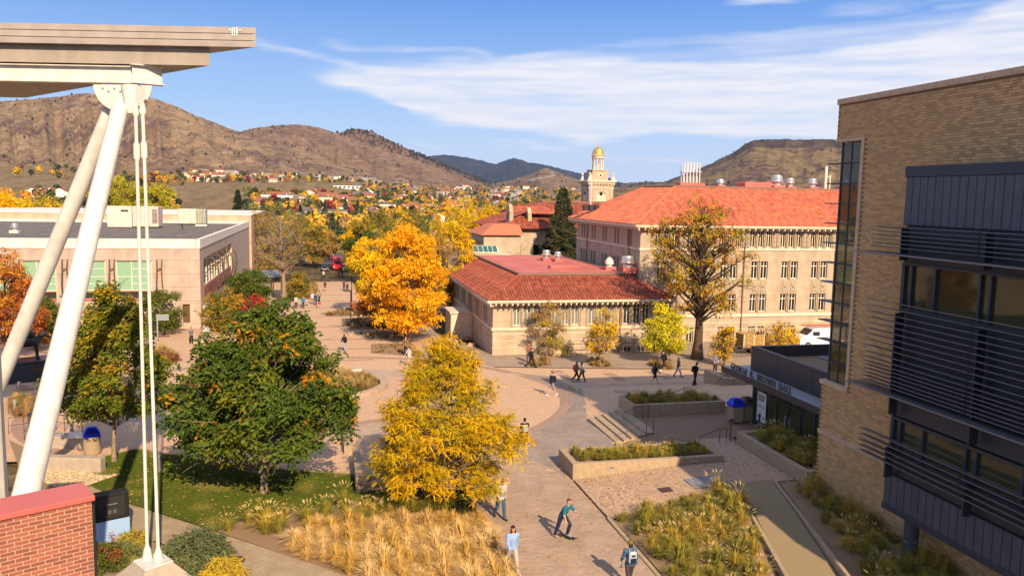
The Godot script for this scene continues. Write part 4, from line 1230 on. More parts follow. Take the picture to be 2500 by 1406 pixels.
		part(t, "steel_strut", s.mesh(), steel)
	# ribbon window on the street side with arched trellis frames
	for k in 6:
		var z0 := zf - 3.0 - k * 5.0
		var f := MB.new()
		f.between(Vector3(xr - 0.5, 2.0, z0 - 4.85), Vector3(xr - 0.35, 2.12, z0 - 0.15)); f.between(Vector3(xr - 0.5, 5.4, z0 - 4.85), Vector3(xr - 0.35, 5.6, z0 - 0.15))
		f.between(Vector3(xr - 0.5, 2.0, z0 - 0.15), Vector3(xr - 0.33, 5.6, z0)); f.between(Vector3(xr - 0.5, 2.0, z0 - 5.0), Vector3(xr - 0.33, 5.6, z0 - 4.85)); f.between(Vector3(xr - 0.5, 2.12, z0 - 2.55), Vector3(xr - 0.36, 5.4, z0 - 2.45))
		var fr := part(t, "window", f.mesh(), frame)
		var p := MB.new(); p.between(Vector3(xr - 0.46, 2.1, z0 - 4.86), Vector3(xr - 0.43, 5.5, z0 - 0.14)); part(fr, "pane", p.mesh(), pane_mat(1))
		var s := MB.new(); s.between(Vector3(xr - 0.45, 0.45, z0 - 5.0), Vector3(xr - 0.2, 1.98, z0)); part(t, "spandrel", s.mesh(), red)
		var ar := MB.new()
		var zz := z0 - 1.0
		ar.tube([Vector3(xr, 5.4, zz), Vector3(xr + 0.9, 5.6, zz), Vector3(xr + 1.5, 4.6, zz), Vector3(xr + 1.6, 3.2, zz), Vector3(xr + 1.3, 1.6, zz), Vector3(xr + 0.1, 0.6, zz)], [0.08, 0.09, 0.1, 0.1, 0.09, 0.08], 6)
		ar.tube([Vector3(xr, 3.6, zz), Vector3(xr + 0.8, 4.6, zz), Vector3(xr + 1.45, 4.9, zz)], [0.06, 0.07, 0.06], 6)
		if k < 5: part(t, "trellis_arch", ar.mesh(), steel)
	for y in [1.6, 2.2, 2.8, 3.3]:
		var s := MB.new(); s.rod(Vector3(xr + 1.45, y, zf - 3.5), Vector3(xr + 1.45, y, zf - 27.0), 0.035, 6); part(t, "trellis_rail", s.mesh(), steel)
	pbt(t, "door", mat("door_brown", 0.10, 0.055, 0.03, 0.7), Vector3(-16.3, -1.75, zf - 0.45), Vector3(-15.5, 0.45, zf - 0.35))
	pbt(t, "pier", wall, Vector3(-14.25, -3.0, zf - 2.6), Vector3(-13.6, 0.2, zf - 0.8), 0.04)
	# roof units
	var metal := tmat("unit_paint", 0.74, 0.63, 0.54, 0.6, "soft", 0.5)
	var u := thing("rooftop_unit", "large white box unit with louvred side on the grey roof", "air unit", Vector3(-30.5, 7.5, -139.0))
	pbx(u, "cabinet", metal, Vector3(-1.2, 1.75, 0), Vector3(3.6, 3.3, 3.2), Basis(), 0.06)
	pbx(u, "fan_section", tmat("unit_pink", 0.66, 0.53, 0.46, 0.6, "soft", 0.5), Vector3(2.6, 1.8, -0.3), Vector3(3.8, 3.2, 3.8), Basis(), 0.06)
	for k in 12:
		pbx(u, "slat", mat("dark_metal", 0.03, 0.03, 0.03, 0.5), Vector3(4.0, 0.8 + k * 0.19, 1.62), Vector3(0.8, 0.09, 0.05))
	pbx(u, "grille", mat("dark_metal", 0.03, 0.03, 0.03, 0.5), Vector3(-0.4, 2.7, 1.61), Vector3(1.1, 0.3, 0.05))
	pbx(u, "seam", mat("roof_seam", 0.18, 0.16, 0.15, 0.95), Vector3(-1.2, 1.5, 1.612), Vector3(3.5, 0.03, 0.02))
	pbx(u, "skid", mat("dark_metal", 0.03, 0.03, 0.03, 0.5), Vector3(0.8, 0.05, -0.1), Vector3(7.4, 0.2, 3.6))
	u = thing("rooftop_unit", "smaller grey green box unit near the rear block", "air unit", Vector3(-23.2, 7.5, -153.0))
	pbx(u, "cabinet", tmat("unit_green", 0.56, 0.56, 0.48, 0.6, "soft", 0.5), Vector3(-0.7, 1.5, 0), Vector3(3.0, 2.6, 3.0), Basis(), 0.06)
	pbx(u, "coil_section", tmat("unit_green2", 0.42, 0.43, 0.36, 0.6, "soft", 0.5), Vector3(1.55, 1.5, -0.2), Vector3(1.5, 2.5, 2.6), Basis(), 0.05)
	for k in 5:
		pbx(u, "slat", mat("dark_metal", 0.03, 0.03, 0.03, 0.5), Vector3(1.0 + k * 0.27, 1.5, 1.12), Vector3(0.05, 2.2, 0.05))
	roof_vent(Vector3(-40.5, 7.5, -119.5), 0, 0.9, "lone metal ventilator far along the grey roof", metal)
	for q in [[-20.5, -144.0, "low white hatch by the rear parapet"], [-21.9, -134.0, "small dark vent pipe on the grey roof"]]:
		mb = MB.new()
		if q[0] == -20.5: mb.box(Vector3(q[0], 7.75, q[1]), Vector3(1.8, 0.35, 1.2), Basis(), 0.05)
		else: mb.lathe([[0.16, 0.0], [0.1, 0.1], [0.1, 0.6], [0.17, 0.65], [0.0, 0.75]], Vector3(q[0], 7.5, q[1]), 10)
		tag(part(self, "roof_hatch" if q[0] == -20.5 else "vent_pipe", mb.mesh(), metal if q[0] == -20.5 else mat("dark_metal", 0.03, 0.03, 0.03, 0.5)), q[2], "hatch" if q[0] == -20.5 else "pipe")
	# bus shelter on the street
	var sh := thing("shelter", "flat grey canopy on slim posts beside the pink hall", "shelter", Vector3(-9.6, gz(-133), -133))
	pbx(sh, "roof", mat("shelter_grey", 0.26, 0.27, 0.3, 0.6), Vector3(0, 3.6, -3), Vector3(6.0, 0.3, 9.0), Basis(), 0.03)
	for x in [-2.4, 0.6, 0.9, 2.6]:
		for z in [1.0, -6.5]:
			prd(sh, "post", mat("post_grey", 0.4, 0.39, 0.38, 0.5, 0.4), Vector3(x, -0.3, z), Vector3(x, 3.5, z), 0.09)

# ---------- brick hall on the right ----------
func make_brick_hall() -> void:
	var mortar := tmat("mortar_tan", 0.30, 0.18, 0.085, 0.95, "grain", 0.6)
	var brick := tmat("tan_brick", 0.72, 0.46, 0.23, 0.9, "grain", 0.9)
	brick.vertex_color_use_as_albedo = true
	var stone := tmat("sandstone", 0.60, 0.43, 0.30, 0.9, "soft", 0.8)
	var zinc := tmat("zinc_panel", 0.085, 0.10, 0.135, 0.45, "soft", 0.7)
	zinc.metallic = 0.3
	var zincd := mat("zinc_dark", 0.045, 0.052, 0.075, 0.5, 0.3)
	var slatm := mat("louvre_metal", 0.17, 0.165, 0.18, 0.42, 0.5)
	var glass := mat("tinted_glass", 0.06, 0.065, 0.025, 0.03)
	glass.transparency = BaseMaterial3D.TRANSPARENCY_ALPHA
	glass.albedo_color.a = 0.5
	var inside := mat("room_plaster", 0.42, 0.35, 0.27, 0.9)
	var t := thing("brick_hall", "tall tan brick hall with dark zinc bay and rows of sun louvres", "building")
	var X := 22.5
	var zc := -32.55
	var zn := -9.0
	# walls
	var mb := MB.new()
	mb.between(Vector3(X, -1.0, zc), Vector3(X + 0.4, 3.3, zn)); mb.between(Vector3(X, 3.3, zc), Vector3(X + 0.4, 5.35, -26.2)); mb.between(Vector3(X, 3.3, -12.1), Vector3(X + 0.4, 5.35, zn)); mb.between(Vector3(X, 16.3, zc), Vector3(X + 0.4, 17.95, zn)); mb.between(Vector3(X, 5.35, -30.75), Vector3(X + 0.4, 16.3, -26.2)); mb.between(Vector3(X, 12.75, -26.2), Vector3(X + 0.4, 16.3, zn)); mb.between(Vector3(X, 5.35, -12.1), Vector3(X + 0.4, 12.75, zn))
	mb.between(Vector3(X + 0.4, -1.0, zc), Vector3(42, 5.35, zc + 0.4)); mb.between(Vector3(X + 0.4, 16.3, zc), Vector3(42, 17.95, zc + 0.4)); mb.between(Vector3(26.0, 5.35, zc), Vector3(42, 16.3, zc + 0.4))
	mb.between(Vector3(41.6, -1.0, zc + 0.4), Vector3(42, 17.95, zn)); mb.between(Vector3(X, -1.0, zn), Vector3(42, 17.95, zn + 0.4))
	part(t, "wall", mb.mesh(), mortar)
	pbt(t, "roof", mat("roof_seam", 0.18, 0.16, 0.15, 0.95), Vector3(X + 0.4, 17.3, zc + 0.4), Vector3(41.6, 17.6, zn))
	# rooms behind the glass
	for y in [5.2, 8.9, 12.6]:
		pbt(t, "floor_slab", inside, Vector3(X + 0.45, y, zc + 0.45), Vector3(34, y + 0.35, zn))
	pbt(t, "room_wall", inside, Vector3(31.0, 0.0, zc + 0.5), Vector3(31.2, 17.2, zn))
	# bricks
	var L := 0.305
	var Hh := 0.102
	var bm := MB.new(); bm.box(Vector3(0, 0, 0), Vector3(0.05, 0.09, 0.293), Basis(), 0.004)
	var bmesh := bm.mesh()
	var near := []
	var xf := []
	var cl := []
	for r in 186:
		var y := -0.9 + r * Hh + 0.05
		if y > 2.86 and y < 3.08: continue
		if y > 17.9: continue
		var z := zc + 0.16 + (L / 2 if r % 2 else 0.0)
		while z < -13.0:
			var ok := true
			if z < -30.55 and y > 5.2 and y < 16.36: ok = false
			if z > -26.2 and y > 1.9 and y < 14.9: ok = false
			if absf(z + 30.28) < 0.03 or absf(z + 23.6) < 0.03: ok = ok
			if ok:
				var v := rng.randf_range(0.78, 1.14)
				var c := Color(v, v * rng.randf_range(0.96, 1.03), v * rng.randf_range(0.88, 1.06))
				var p := Vector3(X + 0.016, y, z)
				var tr := Transform3D(Basis(), p)
				if y > 15.05 and z > -25.4 and z < -22.6 and near.size() < 300: near.append([tr, v])
				else:
					xf.append(tr); cl.append(c)
			z += L
	# far return of the corner above and below the glass
	for r in 186:
		var y := -0.9 + r * Hh + 0.05
		if y > 17.9 or (y > 2.86 and y < 3.08): continue
		for k in 10:
			var x := X + 0.2 + k * L + (L / 2 if r % 2 else 0.0)
			if y > 5.2 and y < 16.36: continue
			xf.append(Transform3D(Basis(Vector3.UP, PI / 2), Vector3(x, y, zc + 0.016)))
			var v := rng.randf_range(0.8, 1.12)
			cl.append(Color(v, v, v * 0.95))
	for q in near: part(t, "brick", bmesh, material_tint(brick, 0 if q[1] < 0.9 else (1 if q[1] < 1.03 else 2)), q[0])
	many(t, "bricks", bmesh, brick, xf, cl)
	# coping, band, sill and frame of the glazed corner, stone by stone
	var z := zc - 0.06
	while z < -12.0:
		pbt(t, "coping_stone", stone, Vector3(X - 0.07, 17.95, z), Vector3(X + 0.45, 18.2, z + 1.18), 0.012)
		z += 1.19
	z = zc - 0.03
	while z < -12.0:
		pbt(t, "band_stone", stone, Vector3(X - 0.04, 2.87, z), Vector3(X + 0.1, 3.07, z + 0.9), 0.008)
		z += 0.906
	pbt(t, "sill", stone, Vector3(X - 0.08, 5.22, zc - 0.08), Vector3(X + 0.5, 5.42, -30.6), 0.015)
	pbt(t, "jamb", stone, Vector3(X - 0.05, 5.42, -30.78), Vector3(X + 0.38, 16.28, -30.58), 0.012)
	pbt(t, "lintel", stone, Vector3(X - 0.05, 16.28, zc - 0.05), Vector3(X + 0.39, 16.42, -30.58), 0.012)
	# glazed corner: panes and fins
	var ys := []
	for k in 13: ys.append(5.43 + k * 0.903)
	for k in 12:
		pbt(t, "pane", glass, Vector3(X + 0.2, ys[k] + 0.02, zc + 0.22), Vector3(X + 0.225, ys[k + 1] - 0.02, -30.8))
		pbt(t, "pane", glass, Vector3(X + 0.24, ys[k] + 0.02, zc + 0.18), Vector3(26.0, ys[k + 1] - 0.02, zc + 0.205))
		if k > 0:
			pbt(t, "fin", zincd, Vector3(X + 0.1, ys[k] - 0.03, zc - 0.75), Vector3(X + 0.6, ys[k] + 0.02, -30.82), 0.008)
	pbt(t, "corner_post", zincd, Vector3(X + 0.17, 5.43, zc + 0.15), Vector3(X + 0.25, 16.28, zc + 0.24))
	pbt(t, "mullion", zincd, Vector3(X + 0.18, 5.43, -31.72), Vector3(X + 0.25, 16.28, -31.66))
	# zinc bay
	var B := 21.3
	var z0 := -26.35
	var z1 := -12.0
	var wins := [[9.55, 11.4], [4.0, 5.45]]
	mb = MB.new()
	mb.between(Vector3(B, 12.8, z0), Vector3(X, 14.6, z1)); mb.between(Vector3(B + 0.1, 5.5, z0 + 0.02), Vector3(X, 9.5, z1)); mb.between(Vector3(B, 1.95, z0), Vector3(X, 3.2, z1)); mb.between(Vector3(B + 0.1, 11.4, z0 + 0.03), Vector3(X, 12.79, z1)); mb.between(Vector3(B + 0.1, 3.21, z0 + 0.03), Vector3(X, 4.0, z1))
	mb.between(Vector3(B + 0.05, 4.0, z0 + 0.01), Vector3(X, 5.5, z0 + 0.12)); mb.between(Vector3(B + 0.05, 9.5, z0 + 0.01), Vector3(X, 11.4, z0 + 0.12))
	part(t, "bay_wall", mb.mesh(), zincd)
	pbt(t, "bay_flashing", zincd, Vector3(B - 0.06, 14.6, z0 - 0.06), Vector3(X, 15.0, z1), 0.01)
	pbt(t, "bay_sill", zincd, Vector3(B - 0.05, 1.72, z0 - 0.05), Vector3(X + 0.2, 1.95, z1), 0.01)
	z = z0
	var k := 0
	while z < z1 - 0.4:
		for q in [[12.82, 14.59], [1.96, 3.18]]:
			pbt(t, "zinc_panel", zinc, Vector3(B - 0.035, q[0], z + 0.012), Vector3(B - 0.001, q[1], z + 0.366), 0.008)
		z += 0.378
		k += 1
	for q in [[12.82, 14.59], [1.96, 3.18]]:
		for i in 3:
			pbt(t, "zinc_panel", zinc, Vector3(B + 0.012 + i * 0.4, q[0], z0 - 0.034), Vector3(B + 0.39 + i * 0.4, q[1], z0 - 0.001), 0.008)
	pbt(t, "bay_end", zincd, Vector3(B, 1.95, z1), Vector3(X, 14.6, z1 + 0.1))
	# bay windows
	for w in wins:
		var fr := MB.new()
		fr.between(Vector3(B + 0.02, w[0], z0 + 0.13), Vector3(B + 0.2, w[0] + 0.14, z1)); fr.between(Vector3(B + 0.02, w[1] - 0.1, z0 + 0.13), Vector3(B + 0.2, w[1], z1))
		for zz in [z0 + 0.15, z0 + 0.55, -24.6, -22.55, -22.1, -20.2, -18.2, -16.2]: fr.between(Vector3(B - 0.01, w[0] + 0.14, zz), Vector3(B + 0.19, w[1] - 0.1, zz + 0.1))
		var f := part(t, "window", fr.mesh(), zincd)
		var zs := [z0 + 0.25, z0 + 0.65, -24.5, -22.45, -22.0, -20.1, -18.1, -16.1, z1]
		for i in zs.size() - 1:
			var pm := MB.new(); pm.between(Vector3(B + 0.09, w[0] + 0.14, zs[i]), Vector3(B + 0.11, w[1] - 0.1, zs[i + 1] - 0.1)); part(f, "pane", pm.mesh(), glass)
	for q in [-25.3, -20.6]:
		for w in wins:
			prd(t, "room_column", mat("column_pale", 0.4, 0.42, 0.34, 0.8), Vector3(B + 0.65, w[0], q), Vector3(B + 0.65, w[1], q), 0.24, 14)
	# sun louvres: every blade a part
	var tips := [552, 562, 571.5, 581, 590.5, 600, 730, 745, 760, 774, 788, 802, 816, 830, 844, 860, 873, 884, 893, 902, 912, 921, 930, 1054, 1069, 1084, 1097, 1110]
	for v in tips:
		var y := Xp(2130, v, 20.85).y
		for q in [[-27.35, -22.1], [-22.02, -17.0], [-16.9, -12.0]]:
			pbx(t, "louvre_blade", slatm, Vector3(20.88, y, (q[0] + q[1]) / 2), Vector3(0.34, 0.025, q[1] - q[0]), Basis(Vector3.BACK, -0.12), 0.006)
	for v in [613, 940]:
		var y := Xp(2110, v, 20.7).y
		pbt(t, "light_shelf", slatm, Vector3(20.45, y - 0.03, -28.0), Vector3(B - 0.005, y + 0.03, -12.0), 0.01)
	for zz in [-26.0, -22.06, -17.0]:
		for q in [[11.5, 12.75], [5.6, 9.5], [3.1, 4.3]]:
			pbt(t, "louvre_bracket", zincd, Vector3(20.95, q[0], zz - 0.03), Vector3(B - 0.002, q[1], zz + 0.03))
	for zz in [-25.3, -19.0]:
		prd(t, "column", mat("column_steel", 0.075, 0.085, 0.11, 0.4, 0.3), Vector3(21.8, -0.5, zz), Vector3(21.8, 1.75, zz), 0.27, 20)
	# --- entrance pavilion with the sign ---
	var e := thing("entrance_pavilion", "low charcoal entrance pavilion with flat canopy and standing letters", "building")
	var char_ := mat("charcoal_panel", 0.055, 0.05, 0.055, 0.5, 0.2)
	# parapet ring of panels round a gravel roof
	for q in [[Vector3(25.4, 3.32, -44.0), Vector3(25.7, 4.78, -41.0)], [Vector3(25.4, 3.32, -40.98), Vector3(25.7, 4.78, -37.6)], [Vector3(25.4, 3.32, -37.58), Vector3(25.7, 4.78, -32.6)], [Vector3(25.72, 3.32, -44.0), Vector3(31.0, 4.78, -43.7)], [Vector3(31.02, 3.32, -44.0), Vector3(37.0, 4.78, -43.7)], [Vector3(36.7, 3.32, -43.68), Vector3(37.0, 4.78, -32.6)]]:
		pbt(e, "parapet_panel", char_, q[0], q[1], 0.01)
	pbt(e, "roof", tmat("roof_tan_gravel", 0.36, 0.255, 0.15, 0.95, "speckle", 1.5), Vector3(25.7, 3.3, -43.7), Vector3(36.7, 4.1, -32.6))
	pbt(e, "canopy", mat("canopy_top", 0.30, 0.31, 0.34, 0.5), Vector3(24.15, 3.0, -45.2), Vector3(26.6, 3.3, -32.6), 0.01)
	pbt(e, "canopy_fascia", char_, Vector3(24.1, 2.95, -45.25), Vector3(24.14, 3.33, -32.6))
	mb = MB.new(); mb.between(Vector3(25.4, -0.2, -43.6), Vector3(25.5, 3.0, -43.5)); mb.between(Vector3(26.5, 0, -43.4), Vector3(36, 3.0, -43.2)); part(e, "wall", mb.mesh(), char_)
	mb = MB.new(); mb.between(Vector3(29.0, 0.3, -43.0), Vector3(29.2, 3.0, -33.0)); mb.between(Vector3(24.95, 0.0, -43.5), Vector3(29.0, 0.29, -32.8)); part(e, "lobby", mb.mesh(), inside)
	var gx := 24.92
	var zs := [-42.5, -41.4, -40.1, -38.9, -37.7, -36.4, -35.1, -33.8, -32.6]
	for i in zs.size():
		pbt(e, "mullion", zincd, Vector3(gx - 0.04, 0.3, zs[i] - 0.05), Vector3(gx + 0.1, 3.0, zs[i] + 0.05))
		if i > 0:
			pbt(e, "pane", glass, Vector3(gx + 0.02, 0.35, zs[i - 1] + 0.05), Vector3(gx + 0.04, 2.98, zs[i] - 0.05))
			pbt(e, "transom", zincd, Vector3(gx - 0.02, 2.3, zs[i - 1] + 0.05), Vector3(gx + 0.06, 2.38, zs[i] - 0.05))
	pbt(e, "pane", glass, Vector3(gx, 0.3, -42.55), Vector3(26.4, 3.0, -42.5))
	for zz in [-39.0, -38.6]:
		prd(e, "door_handle", mat("galvanised", 0.62, 0.62, 0.63, 0.35, 0.8), Vector3(gx - 0.1, 0.9, zz), Vector3(gx - 0.1, 1.8, zz), 0.02)
	# standing letters on the canopy edge
	var font := SystemFont.new()
	font.font_names = PackedStringArray(["Droid Sans"])
	font.font_weight = 700
	var zt := -44.4
	for ch in "GEORGE K. BROWN HALL":
		if ch == " ":
			zt += 0.3
			continue
		var tm := TextMesh.new()
		tm.text = ch; tm.font = font; tm.font_size = 64; tm.pixel_size = 0.0082; tm.depth = 0.05
		tm.horizontal_alignment = HORIZONTAL_ALIGNMENT_LEFT
		tm.vertical_alignment = VERTICAL_ALIGNMENT_BOTTOM
		var w := tm.get_aabb().size.x
		var o := part(e, "letter", tm, mat("letter_bronze", 0.09, 0.08, 0.075, 0.6), Transform3D(Basis(Vector3(0, 0, 1), Vector3.UP, Vector3(-1, 0, 0)), Vector3(24.3, 3.3 - tm.get_aabb().position.y, zt - tm.get_aabb().position.x)))
		zt += w + 0.06
	# poster in the window
	var pc := Xp(1860, 994, gx - 0.06)
	var p := thing("poster", "white printed poster hanging in the pavilion window", "poster", Vector3(gx - 0.06, pc.y, pc.z), 0.0)
	pbx(p, "sheet", mat("poster_paper", 0.62, 0.6, 0.62, 0.7), Vector3.ZERO, Vector3(0.01, 1.75, 0.95))
	var pr := MB.new()
	rng.seed = 99
	for q in [[0.62, 0.16, 8], [0.42, 0.16, 7], [0.12, 0.03, 12], [0.02, 0.04, 10], [-0.04, 0.04, 11], [-0.2, 0.02, 9], [-0.28, 0.02, 8]]:
		var zz := -0.38
		for i in q[2]:
			var w: float = 0.66 / q[2] * rng.randf_range(0.8, 1.1)
			pr.box(Vector3(-0.0065, q[0], zz + w / 2), Vector3(0.002, q[1], w * 0.72)); zz += w * 1.12
	part(p, "print", pr.mesh(), mat("print_ink", 0.03, 0.03, 0.035, 0.8)).set_meta("kind", "stuff")
	mb = MB.new(); mb.lathe([[0.11, 0.0], [0.11, 0.003], [0.06, 0.003], [0.06, 0.0]], Vector3.ZERO, 16)
	part(p, "emblem", mb.mesh(), mat("print_ink", 0.03, 0.03, 0.035, 0.8), Transform3D(Basis(Vector3.BACK, PI / 2), Vector3(-0.006, -0.62, 0.26)))
	mb = MB.new(); mb.lathe([[0.1, 0.0], [0.1, 0.003], [0.0, 0.003]], Vector3.ZERO, 7)
	part(p, "emblem", mb.mesh(), mat("print_green", 0.05, 0.09, 0.05, 0.8), Transform3D(Basis(Vector3.BACK, PI / 2), Vector3(-0.006, -0.62, -0.24)))

# ---------- steel canopy on the left and the brick pier ----------
func make_canopy() -> void:
	var white := tmat("white_steel", 0.70, 0.66, 0.62, 0.45, "soft", 0.6)
	var fas := tmat("fascia_metal", 0.40, 0.34, 0.32, 0.45, "soft", 0.4)
	var sof := mat("soffit", 0.36, 0.29, 0.22, 0.8)
	var t := thing("entrance_canopy", "huge steel roof canopy on slanting white tube columns and tie rods", "canopy")
	var e1 := Vector3(CB.x.x, 0, CB.x.z).normalized()
	var away := Vector3(sin(deg_to_rad(-43.0)), 0, -cos(deg_to_rad(-43.0)))
	var A := Dp(622, 66, 27.0)
	var ytop := A.y
	var yb := Dp(622, 115, 27.0).y
	var h := (ytop - yb) / 3.0
	for k in 3:
		var a := A; a.y = yb + h * k
		var pl := PackedVector2Array()
		var out := 0.0 if k == 0 else 0.04 * k
		var c := [a + e1 * out * 0.3, a - e1 * 30.0, a - e1 * 30.0 + away * 9.0, a + away * 9.0 + e1 * out * 0.3]
		for q in c: pl.append(Vector2(q.x, q.z))
		var mb := MB.new(); mb.prism(pl, yb + h * k + 0.012, yb + h * (k + 1) - 0.012)
		part(t, "fascia_board", mb.mesh(), fas)
	var rc := MB.new()
	var pl2 := PackedVector2Array()
	for q in [A - e1 * 0.15 + away * 0.15, A - e1 * 29.8 + away * 0.15, A - e1 * 29.8 + away * 8.8, A - e1 * 0.15 + away * 8.8]: pl2.append(Vector2(q.x, q.z))
	rc.prism(pl2, yb + 0.03, ytop - 0.03); part(t, "roof_core", rc.mesh(), sof)
	var Bq := Dp(511, 160, 27.4)
	var yl := Bq.y
	var mb := MB.new()
	pl2 = PackedVector2Array()
	var aw2 := Vector3(sin(deg_to_rad(-36.5)), 0, -cos(deg_to_rad(-36.5)))
	for q in [Bq, Bq - e1 * 29.0, Bq - e1 * 29.0 + aw2 * 17.0, Bq + aw2 * 17.0]: pl2.append(Vector2(q.x, q.z))
	mb.prism(pl2, yl, yb + 0.01); part(t, "soffit_box", mb.mesh(), tmat("fascia_tan", 0.38, 0.32, 0.27, 0.55, "soft", 0.4))
	# edge beam
	var b0 := Dp(-400, 187, 27.7)
	var b1 := Dp(326, 184, 27.7)
	var hb := (Dp(326, 164, 27.7).y - Dp(326, 205, 27.7).y)
	var dir := (b1 - b0); dir.y = 0; dir = dir.normalized()
	var bs := Basis(dir, Vector3.UP, dir.cross(Vector3.UP))
	mb = MB.new()
	var mid := (b0 + b1) / 2; mid.y = b1.y
	var L := (b1 - b0).length()
	mb.box(mid, Vector3(L, hb - 0.06, 0.1), bs); mb.box(mid + Vector3(0, hb / 2 - 0.015, 0), Vector3(L, 0.03, 0.4), bs); mb.box(mid - Vector3(0, hb / 2 - 0.015, 0), Vector3(L, 0.03, 0.4), bs)
	part(t, "edge_beam", mb.mesh(), white)
	mb = MB.new()
	var c1 := b1 + dir * 0.45
	var bs2 := Basis(Vector3.UP, 0.62) * bs
	mb.box(c1, Vector3(0.95, hb - 0.02, 0.1), bs2); mb.box(c1 + Vector3(0, hb / 2 + 0.03, 0), Vector3(1.05, 0.03, 0.4), bs2); mb.box(c1 - Vector3(0, hb / 2 + 0.0, 0), Vector3(1.05, 0.03, 0.42), bs2)
	part(t, "beam_end", mb.mesh(), white)
	# gusset plates under the node
	var N := Dp(318, 208, 27.55)
	mb = MB.new()
	var half := PackedVector2Array()
	for k in 17: half.append(Vector2(cos(PI + PI * k / 16) * 1.0, sin(PI + PI * k / 16) * 0.92))
	gusset(mb, half, N - dir * 0.28, bs, 0.05)
	part(t, "gusset_plate", mb.mesh(), white)
	mb = MB.new()
	var fan := PackedVector2Array([Vector2(0.0, 0.0), Vector2(0.55, -0.1), Vector2(0.62, -0.5), Vector2(0.2, -0.75), Vector2(0.0, -0.8)])
	gusset(mb, fan, N + dir * 0.18 + bs.z * 0.15, Basis(Vector3.UP, -0.5) * bs, 0.05)
	part(t, "gusset_plate", mb.mesh(), white)
	mb = MB.new()
	mb.tube([N + Vector3(0, 0.0, 0) + bs.z * 0.05, N + Vector3(0, -0.95, 0) + bs.z * 0.02 + dir * 0.05], [0.3, 0.22], 10)
	part(t, "node_core", mb.mesh(), white)
	# bolts of the node and old bird streaks on the fascia
	for k in 7:
		mb = MB.new(); mb.lathe([[0.035, 0.0], [0.035, 0.03], [0.0, 0.035]], Vector3.ZERO, 6)
		part(t, "bolt", mb.mesh(), mat("bolt_grey", 0.35, 0.33, 0.31, 0.5, 0.5), Transform3D(bs * Basis(Vector3.RIGHT, PI / 2), N - dir * (0.95 - k * 0.2) + Vector3(0, -0.12 - 0.1 * (k % 2), 0) + bs.z * 0.03))
	for q in [[566, 68, 0.25], [571, 66, 0.3], [577, 66, 0.27], [560, 70, 0.06], [585, 72, 0.05]]:
		var sp := Dp(q[0], q[1], 26.97)
		pbx(t, "bird_streak", mat("bird_white", 0.8, 0.78, 0.74, 0.9), sp - Vector3(0, q[2] / 2, 0), Vector3(0.03, q[2], 0.012), bs)
	# slanting tube columns
	var c_top := Dp(290, 268, 27.4)
	var c_bot := Dp(30, 1340, 17.0)
	mb = MB.new()
	var up := (c_top - c_bot).normalized()
	mb.tube([c_bot, c_top, c_top + up * 0.1], [0.285, 0.265, 0.25], 28)
	mb.tube([c_top, c_top + up * 0.5, N + Vector3(0, -0.3, 0)], [0.2, 0.16, 0.12], 8)
	part(t, "column", mb.mesh(), white)
	var d_top := Dp(270, 270, 28.2)
	var d_bot := Dp(-25, 985, 31.0)
	mb = MB.new(); mb.tube([d_bot, d_top], [0.29, 0.27], 28); part(t, "column", mb.mesh(), white)
	# twin tie rods down to the concrete footing
	for s in [[330, 276, 358, 1338], [347, 272, 385, 1344]]:
		var a := Dp(s[0], s[1], 27.3)
		var b := Dp(s[2], s[3], 28.3)
		var g := MB.new()
		g.rod(a, b, 0.058, 12)
		var r := part(t, "tie_rod", g.mesh(), white)
		var m := a.lerp(b, 0.085)
		var ax := (b - a).normalized()
		g = MB.new(); g.tube([m - ax * 0.3, m - ax * 0.22, m + ax * 0.22, m + ax * 0.3], [0.07, 0.11, 0.11, 0.07], 12); part(r, "turnbuckle", g.mesh(), white)
		g = MB.new(); g.tube([a - ax * 0.35, a, a + ax * 0.1], [0.06, 0.12, 0.075], 10); part(r, "fork_end", g.mesh(), white)
		g = MB.new(); g.tube([b - ax * 0.1, b + ax * 0.05, b + ax * 0.2, b + ax * 0.42], [0.07, 0.13, 0.15, 0.2], 10); part(r, "clevis", g.mesh(), white)
	# footing of the rods
	var f := Dp(372, 1364, 28.2)
	var fp := thing("concrete_footing", "tapered concrete block anchoring the two white tie rods", "footing", Vector3(f.x, 0, f.z), 0.6)
	mb = MB.new()
	var q0 := [Vector3(-1.2, -0.2, 1.2), Vector3(1.2, -0.2, 1.2), Vector3(1.2, -0.2, -1.2), Vector3(-1.2, -0.2, -1.2)]
	var q1 := [Vector3(-0.5, f.y - 0.14, 0.5), Vector3(0.5, f.y - 0.14, 0.5), Vector3(0.5, f.y - 0.14, -0.5), Vector3(-0.5, f.y - 0.14, -0.5)]
	for k in 4: mb.quad(q0[k], q0[(k + 1) % 4], q1[(k + 1) % 4], q1[k])
	mb.quad(q1[0], q1[1], q1[2], q1[3])
	part(fp, "block", mb.mesh(), tmat("concrete_cast", 0.62, 0.5, 0.4, 0.9, "cloudy", 0.5, 0.3, 1.5))
	pbx(fp, "base_plate", white, Vector3(0, f.y - 0.1, 0), Vector3(1.0, 0.07, 1.0), Basis(), 0.01)
	# grey pier at the picture's left edge
	var gp := Dp(20, 1215, 21.0)
	mb = MB.new(); mb.between(Vector3(gp.x - 1.5, -0.3, gp.z), Vector3(gp.x, 11.2, gp.z + 0.25), 0.02)
	tag(part(self, "concrete_pier", mb.mesh(), tmat("pier_grey", 0.4, 0.37, 0.36, 0.9, "soft", 0.5)), "tall plain grey pier behind the red brick pier", "pier")
	# --- red brick pier with painted cap ---
	var bt := thing("brick_pier", "red brick pier with painted red metal cap", "pier")
	var R := Dp(222, 1216, 14.6)
	var wd := Vector3(sin(deg_to_rad(62.0)), 0, -cos(deg_to_rad(62.0)))   # along the face, towards the right end
